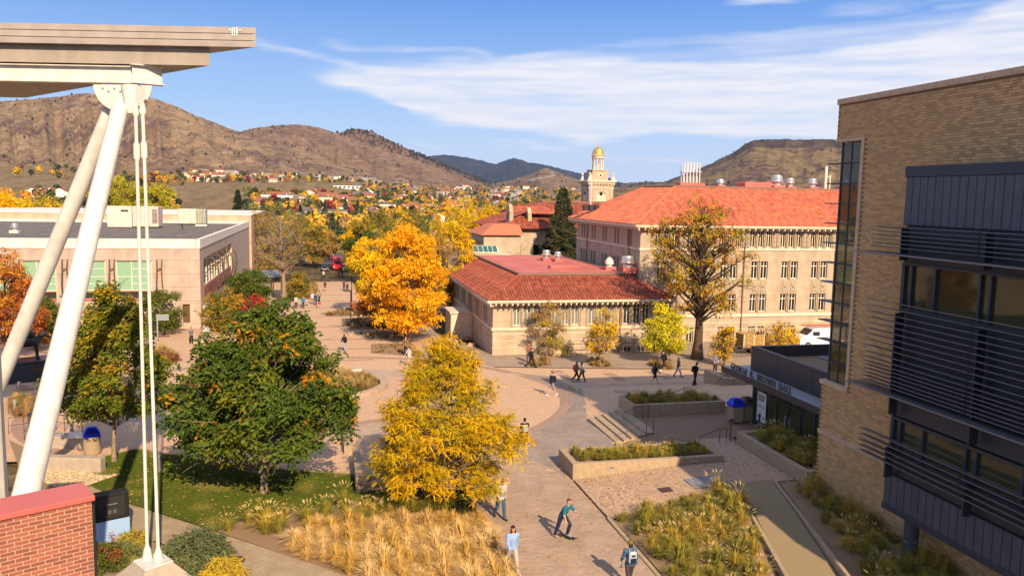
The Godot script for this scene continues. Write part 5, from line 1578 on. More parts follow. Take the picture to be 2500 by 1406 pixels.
	var nrm := wd.cross(Vector3.UP)
	if nrm.dot(Vector3(0, 0, 1)) < 0: nrm = -nrm
	var wb := Basis(wd, Vector3.UP, wd.cross(Vector3.UP))
	var yt := R.y - 0.05
	pbx(bt, "core", tmat("mortar_pale", 0.66, 0.44, 0.34, 0.95, "grain", 1.0), R - wd * 1.5 - nrm * 0.392 + Vector3(0, -(yt + 0.3) / 2 + 0.04, 0), Vector3(3.0, yt + 0.3, 0.76), wb)
	var brick := tmat("red_brick", 0.40, 0.13, 0.08, 0.85, "grain", 1.5, 0.4)
	var bm := MB.new(); bm.box(Vector3.ZERO, Vector3(0.209, 0.061, 0.05), Basis(), 0.004)
	var hm := MB.new(); hm.box(Vector3.ZERO, Vector3(0.097, 0.061, 0.05), Basis(), 0.004)
	rng.seed = 31
	for r in 26:
		var y := yt - 0.04 - r * 0.075
		for i in 12:
			var x := -i * 0.224 - (0.112 if r % 2 == 0 else 0.0)
			part(bt, "brick", shared("red_brick_long", bm), material_tint(brick, rng.randi() % 3), Transform3D(wb, R - wd * 0.11 + wd * x - nrm * 0.03 + Vector3(0, y - R.y, 0)))
		if r % 2 == 0: part(bt, "brick", shared("red_brick_half", hm), material_tint(brick, rng.randi() % 3), Transform3D(wb, R - wd * 0.052 - nrm * 0.03 + Vector3(0, y - R.y, 0)))
	pbx(bt, "cap", mat("cap_red", 0.50, 0.115, 0.10, 0.35), R - wd * 1.48 - nrm * 0.4 + Vector3(0, 0.0, 0), Vector3(3.06, 0.1, 0.88), wb, 0.01)
	prd(bt, "downpipe", mat("dark_metal", 0.03, 0.03, 0.03, 0.5), R + wd * 0.05 - nrm * 0.2 + Vector3(0, -0.1, 0), R + wd * 0.05 - nrm * 0.2 - Vector3(0, R.y, 0), 0.04)
func shared(key: String, mb: MB) -> ArrayMesh:
	if not mesh_cache.has(key): mesh_cache[key] = mb.mesh()
	return mesh_cache[key]
func gusset(mb: MB, poly: PackedVector2Array, at: Vector3, b: Basis, th: float) -> void:
	var n := poly.size()
	var c := Vector2.ZERO
	for p in poly: c += p / n
	for i in n:
		var p := poly[i]
		var q := poly[(i + 1) % n]
		for s in [th / 2, -th / 2]:
			var a := at + b * Vector3(p.x, p.y, s)
			var d := at + b * Vector3(q.x, q.y, s)
			var o := at + b * Vector3(c.x, c.y, s)
			if s > 0: mb.tri(o, a, d)
			else: mb.tri(o, d, a)
		mb.quad(at + b * Vector3(p.x, p.y, th / 2), at + b * Vector3(p.x, p.y, -th / 2), at + b * Vector3(q.x, q.y, -th / 2), at + b * Vector3(q.x, q.y, th / 2))

# ---------- trees and plants ----------
func leaf_cluster(kind: String) -> ArrayMesh:
	if mesh_cache.has("leaf_" + kind): return mesh_cache["leaf_" + kind]
	var rg := RandomNumberGenerator.new(); rg.seed = kind.hash()
	var mb := MB.new()
	var n := 9
	for i in n:
		var dir := Vector3(rg.randfn(), rg.randfn() * 0.7, rg.randfn()).normalized()
		var len := rg.randf_range(0.8, 1.2)
		var wid := 0.5
		var start := 0.35
		if kind == "oak": dir.y -= 0.35; wid = 0.55
		elif kind == "locust": dir.y = rg.randf_range(-0.9, 0.1); wid = 0.2; len = rg.randf_range(1.3, 2.0); start = 0.1
		elif kind == "ash": wid = 0.5; start = 0.5
		elif kind == "needle": wid = 0.22; len = 1.4; start = 0.0
		dir = dir.normalized()
		var c := dir * start + Vector3(rg.randfn(), rg.randfn(), rg.randfn()) * 0.35
		var side := dir.cross(Vector3(rg.randfn(), rg.randfn() + 1.2, rg.randfn())).normalized() * wid * len * 0.5
		var up := side.cross(dir).normalized() * 0.12 * len
		var tip := c + dir * len + Vector3(0, -0.12, 0)
		var m := c + dir * len * 0.5
		if kind == "locust":
			# a pinnate leaf: slim leaflets on both sides of a drooping stalk
			for k in 4:
				var a := c.lerp(tip, k / 4.0)
				var b := c.lerp(tip, (k + 1.0) / 4.0)
				var w := side * (1.3 if k < 3 else 0.7)
				mb.tri(a, b, (a + b) / 2 + w + Vector3(0, -0.05, 0)); mb.tri(a, (a + b) / 2 - w + Vector3(0, -0.05, 0), b)
		else:
			mb.tri(c, m + side + up, tip); mb.tri(c, tip, m - side + up)
	mesh_cache["leaf_" + kind] = mb.mesh()
	return mesh_cache["leaf_" + kind]
func bark(k: int) -> Material:
	return [tmat("bark_grey", 0.27, 0.2, 0.145, 0.95, "patchy", 1.2, 0.6), tmat("bark_brown", 0.15, 0.095, 0.06, 0.95, "patchy", 1.2, 0.6), tmat("bark_pale", 0.44, 0.32, 0.21, 0.95, "patchy", 1.0, 0.5)][k]
func env_radius(shape: String, t: float) -> float:
	match shape:
		"ovoid": return pow(sin(PI * clampf(0.1 + 0.9 * pow(t, 0.85), 0, 1)), 0.65)
		"pyramid": return (1.0 - t) * 0.92 + 0.06 if t > 0.12 else 0.7 + t * 2.0
		"vase": return clampf(0.35 + 1.2 * t, 0, 1) * sqrt(maxf(0.0, 1.0 - pow(t, 5.0)))
		"spire": return interp(t, [0.0, 0.1, 0.28, 0.5, 0.72, 0.88, 1.0], [0.5, 0.92, 1.0, 0.8, 0.52, 0.3, 0.06])
		"round": return sqrt(maxf(0.02, 1.0 - pow(2.0 * t - 1.0, 2.0)))
		"broad": return interp(t, [0.0, 0.12, 0.3, 0.5, 0.72, 0.88, 1.0], [0.62, 1.0, 0.98, 0.8, 0.6, 0.36, 0.08])
	return 1.0
# o: base, h height, cb crown base, R crown radius
func tree(called: String, label: String, o: Vector3, h: float, cb: float, R: float, shape: String, kind: String, pal: Array, clumps: int, per: int, cr: float, ls: float, tr: float, bk: int, sd: int, group := "", lean := Vector3.ZERO, bare := 0.0) -> Node3D:
	var rg := RandomNumberGenerator.new(); rg.seed = sd
	var t := thing(called, label, "tree", o, 0.0, group)
	var mb := MB.new()
	var pts := []
	var rad := []
	var axis := []
	for i in 9:
		var k := i / 8.0
		var p := Vector3(sin(k * 3.0 + sd) * 0.03 * h * k, -0.15 + k * h * 0.93, cos(k * 4.0 + sd * 2) * 0.025 * h * k) + lean * k
		pts.append(p); axis.append(p)
		rad.append(tr * (1.35 if i == 0 else lerpf(1.0, 0.14, pow(k, 0.8))))
	mb.tube(pts, rad, 9)
	part(t, "trunk", mb.mesh(), bark(bk))
	var lm := MB.new()
	var xf := []
	var cl := []
	var noise := FastNoiseLite.new(); noise.seed = sd; noise.frequency = 0.9 / maxf(R, 0.5)
	var got := 0
	var tries := 0
	while got < clumps and tries < clumps * 12:
		tries += 1
		var tt := rg.randf()
		var er := env_radius(shape, tt)
		if rg.randf() > er + 0.1: continue
		var an := rg.randf() * TAU
		var rho := lerpf(0.25, 1.0, sqrt(rg.randf()))
		var bump := 1.0 + 0.55 * noise.get_noise_2d(cos(an) * R + 20.0, tt * h + sin(an) * R)
		var ax: Vector3 = axis[clampi(int((cb + tt * (h - cb)) / h * 8.6), 0, 8)]
		var c := Vector3(ax.x + cos(an) * rho * er * R * bump, cb + tt * (h - cb) * 0.97, ax.z + sin(an) * rho * er * R * bump)
		got += 1
		if noise.get_noise_3d(c.x * 1.7, c.y * 1.7, c.z * 1.7) < -0.28: continue   # open gaps in the crown
		# limb to the clump
		var hy := clampf((c.y - Vector2(c.x - ax.x, c.z - ax.z).length() * 0.55) / h, 0.12, 0.9)
		var fi := hy * 8.0
		var s: Vector3 = axis[int(fi)].lerp(axis[mini(int(fi) + 1, 8)], fi - int(fi))
		var md := s.lerp(c, 0.5) + Vector3(rg.randfn(), rg.randfn() + 0.6, rg.randfn()) * 0.06 * R
		var lr := tr * lerpf(0.34, 0.16, hy)
		lm.tube([s, md, c], [lr, lr * 0.55, 0.012 + lr * 0.12], 5, false)
		for k in 3:
			var e := c + Vector3(rg.randfn(), rg.randfn(), rg.randfn()) * cr * 0.75
			lm.tube([md.lerp(c, 0.5), e], [lr * 0.32, 0.008], 4, false)
			if bare > 0.0:
				for q in 2:
					var e2 := e + (e - c).normalized() * cr * 0.5 + Vector3(rg.randfn(), rg.randfn() + 0.5, rg.randfn()) * cr * 0.4
					lm.tube([e, e2], [0.014, 0.006], 3, false)
		if rg.randf() < bare: continue
		var base: Color = pal[rg.randi() % pal.size()]
		var m := int(per * rg.randf_range(0.6, 1.35))
		for k in m:
			var d := Vector3(rg.randfn(), rg.randfn() * 0.62, rg.randfn())
			d = d.normalized() * pow(rg.randf(), 0.45)
			var p := c + d * cr * rg.randf_range(0.8, 1.25)
			if p.y < cb * 0.75: continue
			var sc := ls * rg.randf_range(0.75, 1.3)
			var b := Basis(Vector3.UP, rg.randf() * TAU) * Basis(Vector3.RIGHT, rg.randfn() * 0.45)
			xf.append(Transform3D(b.scaled(Vector3.ONE * sc), p))
			var v := rg.randf_range(0.72, 1.25)
			var c2: Color = base if rg.randf() < 0.8 else pal[rg.randi() % pal.size()]
			cl.append(Color(c2.r * v, c2.g * v, c2.b * v))
	part(t, "limbs", lm.mesh(), bark(bk))
	if xf.size() > 0: many(t, "crown", leaf_cluster(kind), vmat("leaf_" + ("glossy" if kind == "oak" else "matte"), 0.5 if kind == "oak" else 0.75, 0.22), xf, cl)
	return t
# the same from the photograph: base pixel, top pixel row, half width in pixels
func tree_px(called: String, label: String, ub: float, vb: float, vt: float, hw: float, cbf: float, shape: String, kind: String, pal: Array, clumps: int, per: int, crf: float, ls: float, tr: float, bk: int, sd: int, group := "", bare := 0.0) -> Node3D:
	var o := P(ub, vb)
	var h := Hy(o, ub, vt) - o.y
	var R := hw * depth_of(o) / F
	return tree(called, label, o, h, h * cbf, R, shape, kind, pal, clumps, per, R * crf, ls, tr, bk, sd, group, Vector3.ZERO, bare)
func C3(r: float, g: float, b: float) -> Color:
	return Color(r, g, b)
func spruce(label: String, o: Vector3, h: float, R: float, sd: int, dense: int, col: Array) -> void:
	var rg := RandomNumberGenerator.new(); rg.seed = sd
	var t := thing("spruce_tree", label, "tree", o)
	var mb := MB.new(); mb.tube([Vector3(0, -0.2, 0), Vector3(0.1, h * 0.5, 0), Vector3(0, h, 0)], [h * 0.022, h * 0.013, 0.02], 8)
	part(t, "trunk", mb.mesh(), bark(1))
	var xf := []
	var cl := []
	var lm := MB.new()
	for i in dense:
		var k := pow(rg.randf(), 0.85)
		var y := h * lerpf(0.08, 0.985, k)
		var an := rg.randf() * TAU
		var L := R * (1.0 - k) * rg.randf_range(0.65, 1.12) + 0.15
		var d := Vector3(cos(an), 0, sin(an))
		var tip := Vector3(0, y, 0) + d * L + Vector3(0, -L * rg.randf_range(0.1, 0.42), 0)
		lm.tube([Vector3(0, y, 0), tip], [0.04 + 0.008 * L, 0.01], 4, false)
		var n := int(3 + L * 7.0)
		for q in n:
			var f := lerpf(0.15, 1.05, (q + rg.randf()) / n)
			var p := Vector3(0, y, 0).lerp(tip, f) + Vector3(rg.randfn(), rg.randfn() * 0.5 - 0.4, rg.randfn()) * 0.1 * (0.5 + L * 0.3)
			xf.append(Transform3D(Basis(Vector3.UP, rg.randf() * TAU).scaled(Vector3.ONE * rg.randf_range(0.24, 0.42) * (0.6 + R * 0.12)), p))
			var c: Color = col[rg.randi() % col.size()]
			var v := rg.randf_range(0.7, 1.3)
			cl.append(Color(c.r * v, c.g * v, c.b * v))
	part(t, "limbs", lm.mesh(), bark(1))
	many(t, "crown", leaf_cluster("needle"), vmat("leaf_matte", 0.75, 0.22), xf, cl)
func shrub(called: String, label: String, o: Vector3, h: float, R: float, kind: String, pal: Array, n: int, ls: float, sd: int, group := "", twig := 14) -> Node3D:
	var rg := RandomNumberGenerator.new(); rg.seed = sd
	var t := thing(called, label, "shrub", o, 0.0, group)
	var mb := MB.new()
	for i in twig:
		var an := rg.randf() * TAU
		var e := Vector3(cos(an) * R * rg.randf() * 0.9, h * rg.randf_range(0.5, 1.0), sin(an) * R * rg.randf() * 0.9)
		mb.tube([Vector3(rg.randfn() * 0.08, -0.05, rg.randfn() * 0.08), e * Vector3(0.5, 0.6, 0.5), e], [0.03, 0.018, 0.006], 4, false)
	part(t, "stems", mb.mesh(), bark(1))
	var noise := FastNoiseLite.new(); noise.seed = sd; noise.frequency = 0.9 / R
	var xf := []
	var cl := []
	for i in n:
		var d := Vector3(rg.randfn(), absf(rg.randfn()) * 0.9 - 0.15, rg.randfn()).normalized()
		var k := pow(rg.randf(), 0.35) * (1.0 + 0.3 * noise.get_noise_3dv(d * R * 1.5))
		var p := Vector3(d.x * R * k, h * 0.12 + maxf(d.y, -0.08) * h * 0.86 * k, d.z * R * k)
		xf.append(Transform3D((Basis(Vector3.UP, rg.randf() * TAU) * Basis(Vector3.RIGHT, rg.randfn() * 0.4)).scaled(Vector3.ONE * ls * rg.randf_range(0.7, 1.3)), p))
		var pick := int(clampf((noise.get_noise_3dv(p * 1.3) * 0.9 + 0.5 + rg.randfn() * 0.15) * pal.size(), 0, pal.size() - 1))
		var c: Color = pal[pick]
		var v := rg.randf_range(0.72, 1.25)
		cl.append(Color(c.r * v, c.g * v, c.b * v))
	many(t, "foliage", leaf_cluster(kind), vmat("leaf_matte", 0.75, 0.22), xf, cl)
	return t

# tufts of ornamental grass: many fine arching blades with plumes
func tuft_mesh(k: int, plume: bool) -> Array:
	var key := "tuft%d" % k
	if mesh_cache.has(key): return mesh_cache[key]
	var rg := RandomNumberGenerator.new(); rg.seed = 70 + k
	var mb := MB.new()
	for i in 190:
		var an := rg.randf() * TAU
		var out := pow(rg.randf(), 0.8)
		var d := Vector3(cos(an), 0, sin(an))
		var b := d * rg.randf() * 0.16
		var hgt := lerpf(1.0, 0.55, out) * rg.randf_range(0.75, 1.1)
		var m := b + d * out * 0.28 + Vector3(0, hgt * 0.72, 0)
		var e := b + d * out * 0.78 + Vector3(rg.randfn() * 0.05, hgt * lerpf(1.0, 0.72, out), rg.randfn() * 0.05)
		var w := d.cross(Vector3.UP) * 0.011
		mb.quad(b - w, b + w, m + w, m - w); mb.tri(m - w, m + w, e)
	var pm := MB.new()
	if plume:
		for i in 16:
			var an := rg.randf() * TAU
			var out := pow(rg.randf(), 0.7)
			var d := Vector3(cos(an), 0, sin(an))
			var a := d * out * 0.5 + Vector3(0, lerpf(1.05, 0.8, out), 0)
			var e := a + d * (0.1 + out * 0.14) + Vector3(0, 0.2 - out * 0.05, 0)
			var w := d.cross(Vector3.UP) * 0.02
			pm.quad(a, (a + e) / 2 + w, e, (a + e) / 2 - w)
			var w2 := Vector3(0, 0.02, 0)
			pm.quad(a, (a + e) / 2 + w2, e, (a + e) / 2 - w2)
	mesh_cache[key] = [mb.mesh(), pm.mesh() if plume else null]
	return mesh_cache[key]
func tuft_proto(k: int, blade: Material, plume: Material, group: String, label: String, cat: String) -> Node3D:
	var t := Node3D.new()
	var m := tuft_mesh(k, plume != null)
	tag(t, label, cat, group)
	part(t, "blades", m[0], blade)
	if plume != null: part(t, "plumes", m[1], plume)
	return t
func blade_mat(key: String, r: float, g: float, b: float) -> StandardMaterial3D:
	var m := mat(key, r, g, b, 0.85)
	m.cull_mode = BaseMaterial3D.CULL_DISABLED
	m.backlight_enabled = true
	m.backlight = Color(0.2, 0.18, 0.1)
	return m
func scatter_tufts(protos: Array, poly: PackedVector2Array, step: float, jit: float, hs: float, called: String, y_off := 0.0, fixed := -100.0, skip := 0.0) -> int:
	var lo := Vector2(INF, INF)
	var hi := -lo
	for p in poly:
		lo = lo.min(p); hi = hi.max(p)
	var n := 0
	var x := lo.x
	var row := 0
	while x < hi.x:
		var z := lo.y + (step / 2 if row % 2 else 0.0)
		while z < hi.y:
			var q := Vector2(x + rng.randfn() * jit, z + rng.randfn() * jit)
			if Geometry2D.is_point_in_polygon(q, poly) and rng.randf() >= skip:
				var s := hs * rng.randf_range(0.62, 1.22)
				var pr: Node3D = protos[rng.randi() % protos.size()]
				var d: Node3D = pr.duplicate()
				d.name = numbered(called)
				add_child(d)
				d.transform = Transform3D(Basis(Vector3.UP, rng.randf() * TAU).scaled_local(Vector3(s * rng.randf_range(0.85, 1.3), s * rng.randf_range(0.75, 1.1), s * rng.randf_range(0.85, 1.3))) * Basis(Vector3.RIGHT, rng.randfn() * 0.08), Vector3(q.x, (G(q.x, q.y) if fixed < -50.0 else fixed) + y_off, q.y))
				n += 1
			z += step
		x += step * 0.9
		row += 1
	return n

func make_trees() -> void:
	var green := [C3(0.055, 0.09, 0.014), C3(0.075, 0.11, 0.018), C3(0.045, 0.075, 0.012), C3(0.10, 0.125, 0.02)]
	var oak := green + [C3(0.085, 0.115, 0.02), C3(0.06, 0.095, 0.016), C3(0.065, 0.1, 0.014), C3(0.09, 0.12, 0.016), C3(0.07, 0.1, 0.014), C3(0.05, 0.085, 0.012), C3(0.15, 0.15, 0.016), C3(0.07, 0.1, 0.014), C3(0.085, 0.11, 0.014), C3(0.055, 0.09, 0.012), C3(0.4, 0.17, 0.014)]
	var gold := [C3(0.54, 0.30, 0.007), C3(0.49, 0.29, 0.007), C3(0.44, 0.28, 0.007), C3(0.35, 0.25, 0.01)]
	var orange := [C3(0.80, 0.36, 0.01), C3(0.76, 0.38, 0.012), C3(0.70, 0.28, 0.01), C3(0.84, 0.44, 0.014)]
	var yel := [C3(0.76, 0.47, 0.012), C3(0.70, 0.45, 0.012), C3(0.56, 0.4, 0.015), C3(0.78, 0.4, 0.01)]
	var rust := [C3(0.36, 0.10, 0.025), C3(0.42, 0.13, 0.03), C3(0.3, 0.09, 0.03), C3(0.45, 0.2, 0.03)]
	var olive := [C3(0.17, 0.15, 0.025), C3(0.22, 0.17, 0.03), C3(0.12, 0.125, 0.025), C3(0.3, 0.2, 0.03)]
	var maple := [C3(0.15, 0.16, 0.016), C3(0.2, 0.18, 0.018), C3(0.10, 0.125, 0.014), C3(0.3, 0.19, 0.015), C3(0.085, 0.11, 0.014)]
	var brownl := [C3(0.34, 0.2, 0.07), C3(0.4, 0.24, 0.05), C3(0.28, 0.17, 0.07), C3(0.46, 0.3, 0.04)]
	var bronze := [C3(0.36, 0.22, 0.025), C3(0.42, 0.26, 0.025), C3(0.3, 0.17, 0.03), C3(0.48, 0.2, 0.03), C3(0.3, 0.24, 0.03)]
	# near trees on the lawn
	tree_px("oak_tree", "large dark green oak on the lawn with some orange tinged leaves", 645, 1203, 738, 205, 0.27, "broad", "oak", oak, 165, 30, 0.175, 0.2, 0.17, 2, 11)
	tree_px("locust_tree", "golden yellow feathery tree beside the concrete walkway", 1077, 1243, 820, 168, 0.17, "spire", "locust", gold, 175, 26, 0.2, 0.135, 0.11, 2, 12)
	tree_px("maple_tree", "olive green young tree behind the white tie rods", 277, 1128, 700, 124, 0.28, "spire", "oak", maple, 125, 30, 0.23, 0.165, 0.12, 2, 13)
	# along the pedestrian street
	tree_px("ash_tree", "brilliant orange tree with a dense billowing crown beside the street", 997, 836, 546, 92, 0.16, "ovoid", "ash", orange, 105, 46, 0.3, 0.25, 0.3, 2, 14)
	tree_px("ash_tree", "bright yellow tree joined to the left of the orange one", 912, 772, 580, 46, 0.24, "round", "ash", yel, 60, 40, 0.32, 0.26, 0.24, 0, 15)
	tree_px("ash_tree", "yellow brown tree growing close by the stone wing corner", 1098, 786, 545, 62, 0.22, "ovoid", "ash", yel + brownl, 60, 34, 0.34, 0.26, 0.25, 2, 16)
	tree_px("crabapple_tree", "low rust red tree under the bright orange crown", 935, 800, 690, 60, 0.15, "round", "ash", rust, 46, 34, 0.34, 0.25, 0.12, 1, 17)
	tree_px("crabapple_tree", "dark rust coloured small tree left of the orange trunk", 985, 815, 730, 45, 0.2, "round", "ash", rust + brownl, 40, 26, 0.36, 0.24, 0.1, 1, 18)
	tree_px("poplar_tree", "large golden tree standing behind the orange one", 1118, 640, 478, 66, 0.2, "vase", "ash", yel, 60, 40, 0.32, 0.32, 0.35, 1, 19)
	tree_px("cottonwood_tree", "tall half bare bronze tree in front of the stone hall", 1702, 877, 487, 118, 0.3, "round", "ash", bronze, 130, 15, 0.2, 0.23, 0.5, 1, 20, "", 0.12)
	spruce("tall blue green spruce between the stone wing and the tower", Vector3(35.2, -3.5, -118.0), 18.5, 5.6, 21, 520, [C3(0.05, 0.065, 0.035), C3(0.07, 0.08, 0.04), C3(0.12, 0.095, 0.05)])
	spruce("dark green spruce rising behind the pink hall roof", Vector3(-22.5, -6, -222.0), 20.0, 4.4, 22, 260, [C3(0.035, 0.05, 0.022), C3(0.05, 0.065, 0.03)])
	# young trees before the stone wing and the hall
	tree_px("young_tree", "pale brown young tree beside the boulder before the stone wing", 1335, 872, 725, 44, 0.12, "ovoid", "ash", brownl + [C3(0.4, 0.34, 0.04)], 44, 12, 0.34, 0.2, 0.07, 2, 23, "", 0.25)
	tree_px("young_tree", "thin yellow brown young tree before the stone wing windows", 1465, 893, 752, 42, 0.22, "ovoid", "ash", brownl + yel, 44, 16, 0.34, 0.19, 0.07, 2, 24, "", 0.15)
	tree_px("young_tree", "lemon yellow young tree at the right end of the stone wing", 1622, 886, 745, 52, 0.2, "ovoid", "ash", [C3(0.6, 0.48, 0.02), C3(0.52, 0.45, 0.03), C3(0.4, 0.4, 0.03)], 56, 30, 0.34, 0.2, 0.08, 2, 25)
	tree_px("young_tree", "small yellow brown tree beside the charcoal pavilion", 1768, 893, 790, 26, 0.2, "ovoid", "ash", brownl + yel, 30, 14, 0.42, 0.19, 0.06, 1, 26, "", 0.2)
	shrub("shrub", "golden bush against the hall wall near the white van", P(1905, 850), 3.0, 2.2, "ash", yel + brownl, 420, 0.2, 27)
	shrub("shrub", "dark green round bush at the stone wing corner", P(1275, 858), 2.2, 1.6, "ash", green, 420, 0.16, 28)
	shrub("shrub", "yellow green bush behind the boulder", P(1350, 862), 2.0, 1.7, "ash", [C3(0.2, 0.19, 0.03), C3(0.3, 0.24, 0.03)], 360, 0.16, 29)
	# left of the street
	tree_px("maple_tree", "orange red maple at the left edge beside the grey pier", 15, 880, 612, 68, 0.16, "ovoid", "ash", rust + [C3(0.5, 0.2, 0.03)], 70, 34, 0.32, 0.22, 0.15, 1, 30)
	tree_px("small_tree", "conical olive and orange tree before the green blinds", 262, 850, 695, 46, 0.12, "pyramid", "ash", olive + [C3(0.4, 0.2, 0.03)], 50, 30, 0.36, 0.2, 0.1, 1, 31)
	tree_px("small_tree", "conical olive tree seen just left of the tie rods", 318, 850, 712, 34, 0.12, "pyramid", "ash", olive, 44, 30, 0.4, 0.2, 0.1, 1, 32)
	tree_px("small_tree", "round dark green tree at the door corner of the pink hall", 400, 818, 698, 44, 0.14, "ovoid", "ash", [C3(0.09, 0.11, 0.02), C3(0.13, 0.14, 0.025)], 54, 32, 0.34, 0.2, 0.12, 1, 33)
	tree_px("small_tree", "narrow green tree beside the bronze statue", 122, 830, 712, 34, 0.12, "pyramid", "ash", [C3(0.13, 0.14, 0.025), C3(0.09, 0.11, 0.02)], 44, 32, 0.4, 0.2, 0.1, 1, 34)
	tree_px("small_tree", "small reddish tree behind the bronze statue", 85, 850, 760, 40, 0.15, "round", "ash", rust, 36, 24, 0.4, 0.22, 0.08, 1, 35)
	tree_px("small_tree", "olive and orange tree at the street corner of the pink hall", 552, 815, 705, 46, 0.08, "ovoid", "ash", olive + [C3(0.4, 0.22, 0.03)], 56, 34, 0.36, 0.22, 0.1, 1, 36)
	tree_px("small_tree", "dark green layered tree with a red skirt along the pink hall", 602, 770, 660, 48, 0.1, "round", "ash", green + [C3(0.12, 0.13, 0.03)], 54, 36, 0.36, 0.24, 0.12, 1, 37)
	shrub("shrub", "bright red bush below the dark green layered tree", P(606, 775) + Vector3(0, 1.2, 0), 2.2, 2.3, "ash", [C3(0.4, 0.05, 0.04), C3(0.45, 0.1, 0.05)], 360, 0.22, 38)
	shrub("shrub", "low dark evergreen bush behind the grey benches", P(630, 775), 1.4, 3.0, "ash", green, 420, 0.2, 39)
	tree_px("bare_tree", "tall nearly bare pale tree beside the flat shelter", 692, 738, 508, 78, 0.3, "vase", "ash", brownl + olive, 90, 6, 0.2, 0.22, 0.42, 2, 40, "", 0.75)
	tree_px("street_tree", "olive brown tree right behind the bare one", 655, 690, 512, 58, 0.2, "ovoid", "ash", olive + brownl, 56, 30, 0.34, 0.32, 0.3, 1, 41)
	tree_px("street_tree", "olive shrubby tree beside the shelter posts", 728, 735, 668, 26, 0.05, "round", "ash", olive, 34, 26, 0.42, 0.25, 0.1, 1, 42)
	var far := [[885, 690, 520, 40, green + olive, "dark green tree on the right side of the street"], [925, 668, 512, 48, olive + [C3(0.4, 0.32, 0.03)], "yellow green tree behind the dark street tree"], [968, 660, 505, 44, olive + yel, "olive yellow tree behind the orange crown"], [858, 668, 550, 22, yel + olive, "small golden tree left of the dark street tree"], [1010, 650, 520, 44, olive, "plain olive tree behind the orange crown"], [775, 655, 545, 38, brownl + olive, "brown olive tree on the left of the far street"], [800, 640, 560, 26, brownl, "thin brown tree at the far end of the street"], [735, 650, 530, 40, olive + brownl, "broad olive brown tree past the shelter"], [700, 640, 520, 40, [C3(0.3, 0.28, 0.03), C3(0.22, 0.22, 0.03)], "lime green tree past the pink hall"], [1190, 640, 500, 40, yel, "yellow tree left of the tower hall"], [1285, 630, 560, 30, orange, "orange yellow tree against the tower hall wall"], [1385, 655, 570, 30, [C3(0.4, 0.36, 0.03), C3(0.3, 0.3, 0.03)], "lime yellow tree tucked behind the stone hall corner"]]
	for i in far.size():
		var q: Array = far[i]
		tree_px("street_tree", q[5], q[0], q[1], q[2], q[3], 0.18, "ovoid", "ash", q[4], 46, 32, 0.36, 0.36, 0.28, 1, 60 + i)
	# behind the pink hall
	var rear := [[20, 470, 60, yel + orange, "golden orange tree behind the left end of the pink hall"], [95, 488, 58, [C3(0.4, 0.3, 0.025), C3(0.5, 0.36, 0.03)], "wide yellow tree behind the pink hall roof"], [165, 500, 50, [C3(0.32, 0.27, 0.03), C3(0.4, 0.3, 0.03)], "olive yellow tree behind the pink hall beside the slanting columns"], [300, 440, 60, [C3(0.3, 0.28, 0.02), C3(0.4, 0.34, 0.03), C3(0.2, 0.2, 0.02)], "tall lime yellow tree behind the white roof unit"], [390, 455, 55, [C3(0.28, 0.27, 0.02), C3(0.4, 0.34, 0.03)], "lime yellow tree right of the white roof unit"], [-60, 480, 70, yel, "yellow tree outside the left end of the pink hall"]]
	for i in rear.size():
		var q: Array = rear[i]
		var d := ray(q[0], q[1])
		var r := 205.0 + i * 4
		var o := Vector3(0, EYE, 0) + d * (r / Vector2(d.x, d.z).length())
		var top := o.y
		o.y = T(o.x, o.z)
		tree("tall_tree", q[4], o, top - o.y, (top - o.y) * 0.2, q[2] * depth_of(o) / F, "round", "ash", q[3], 60, 44, q[2] * depth_of(o) / F * 0.34, 0.45, 0.35, 1, 80 + i)

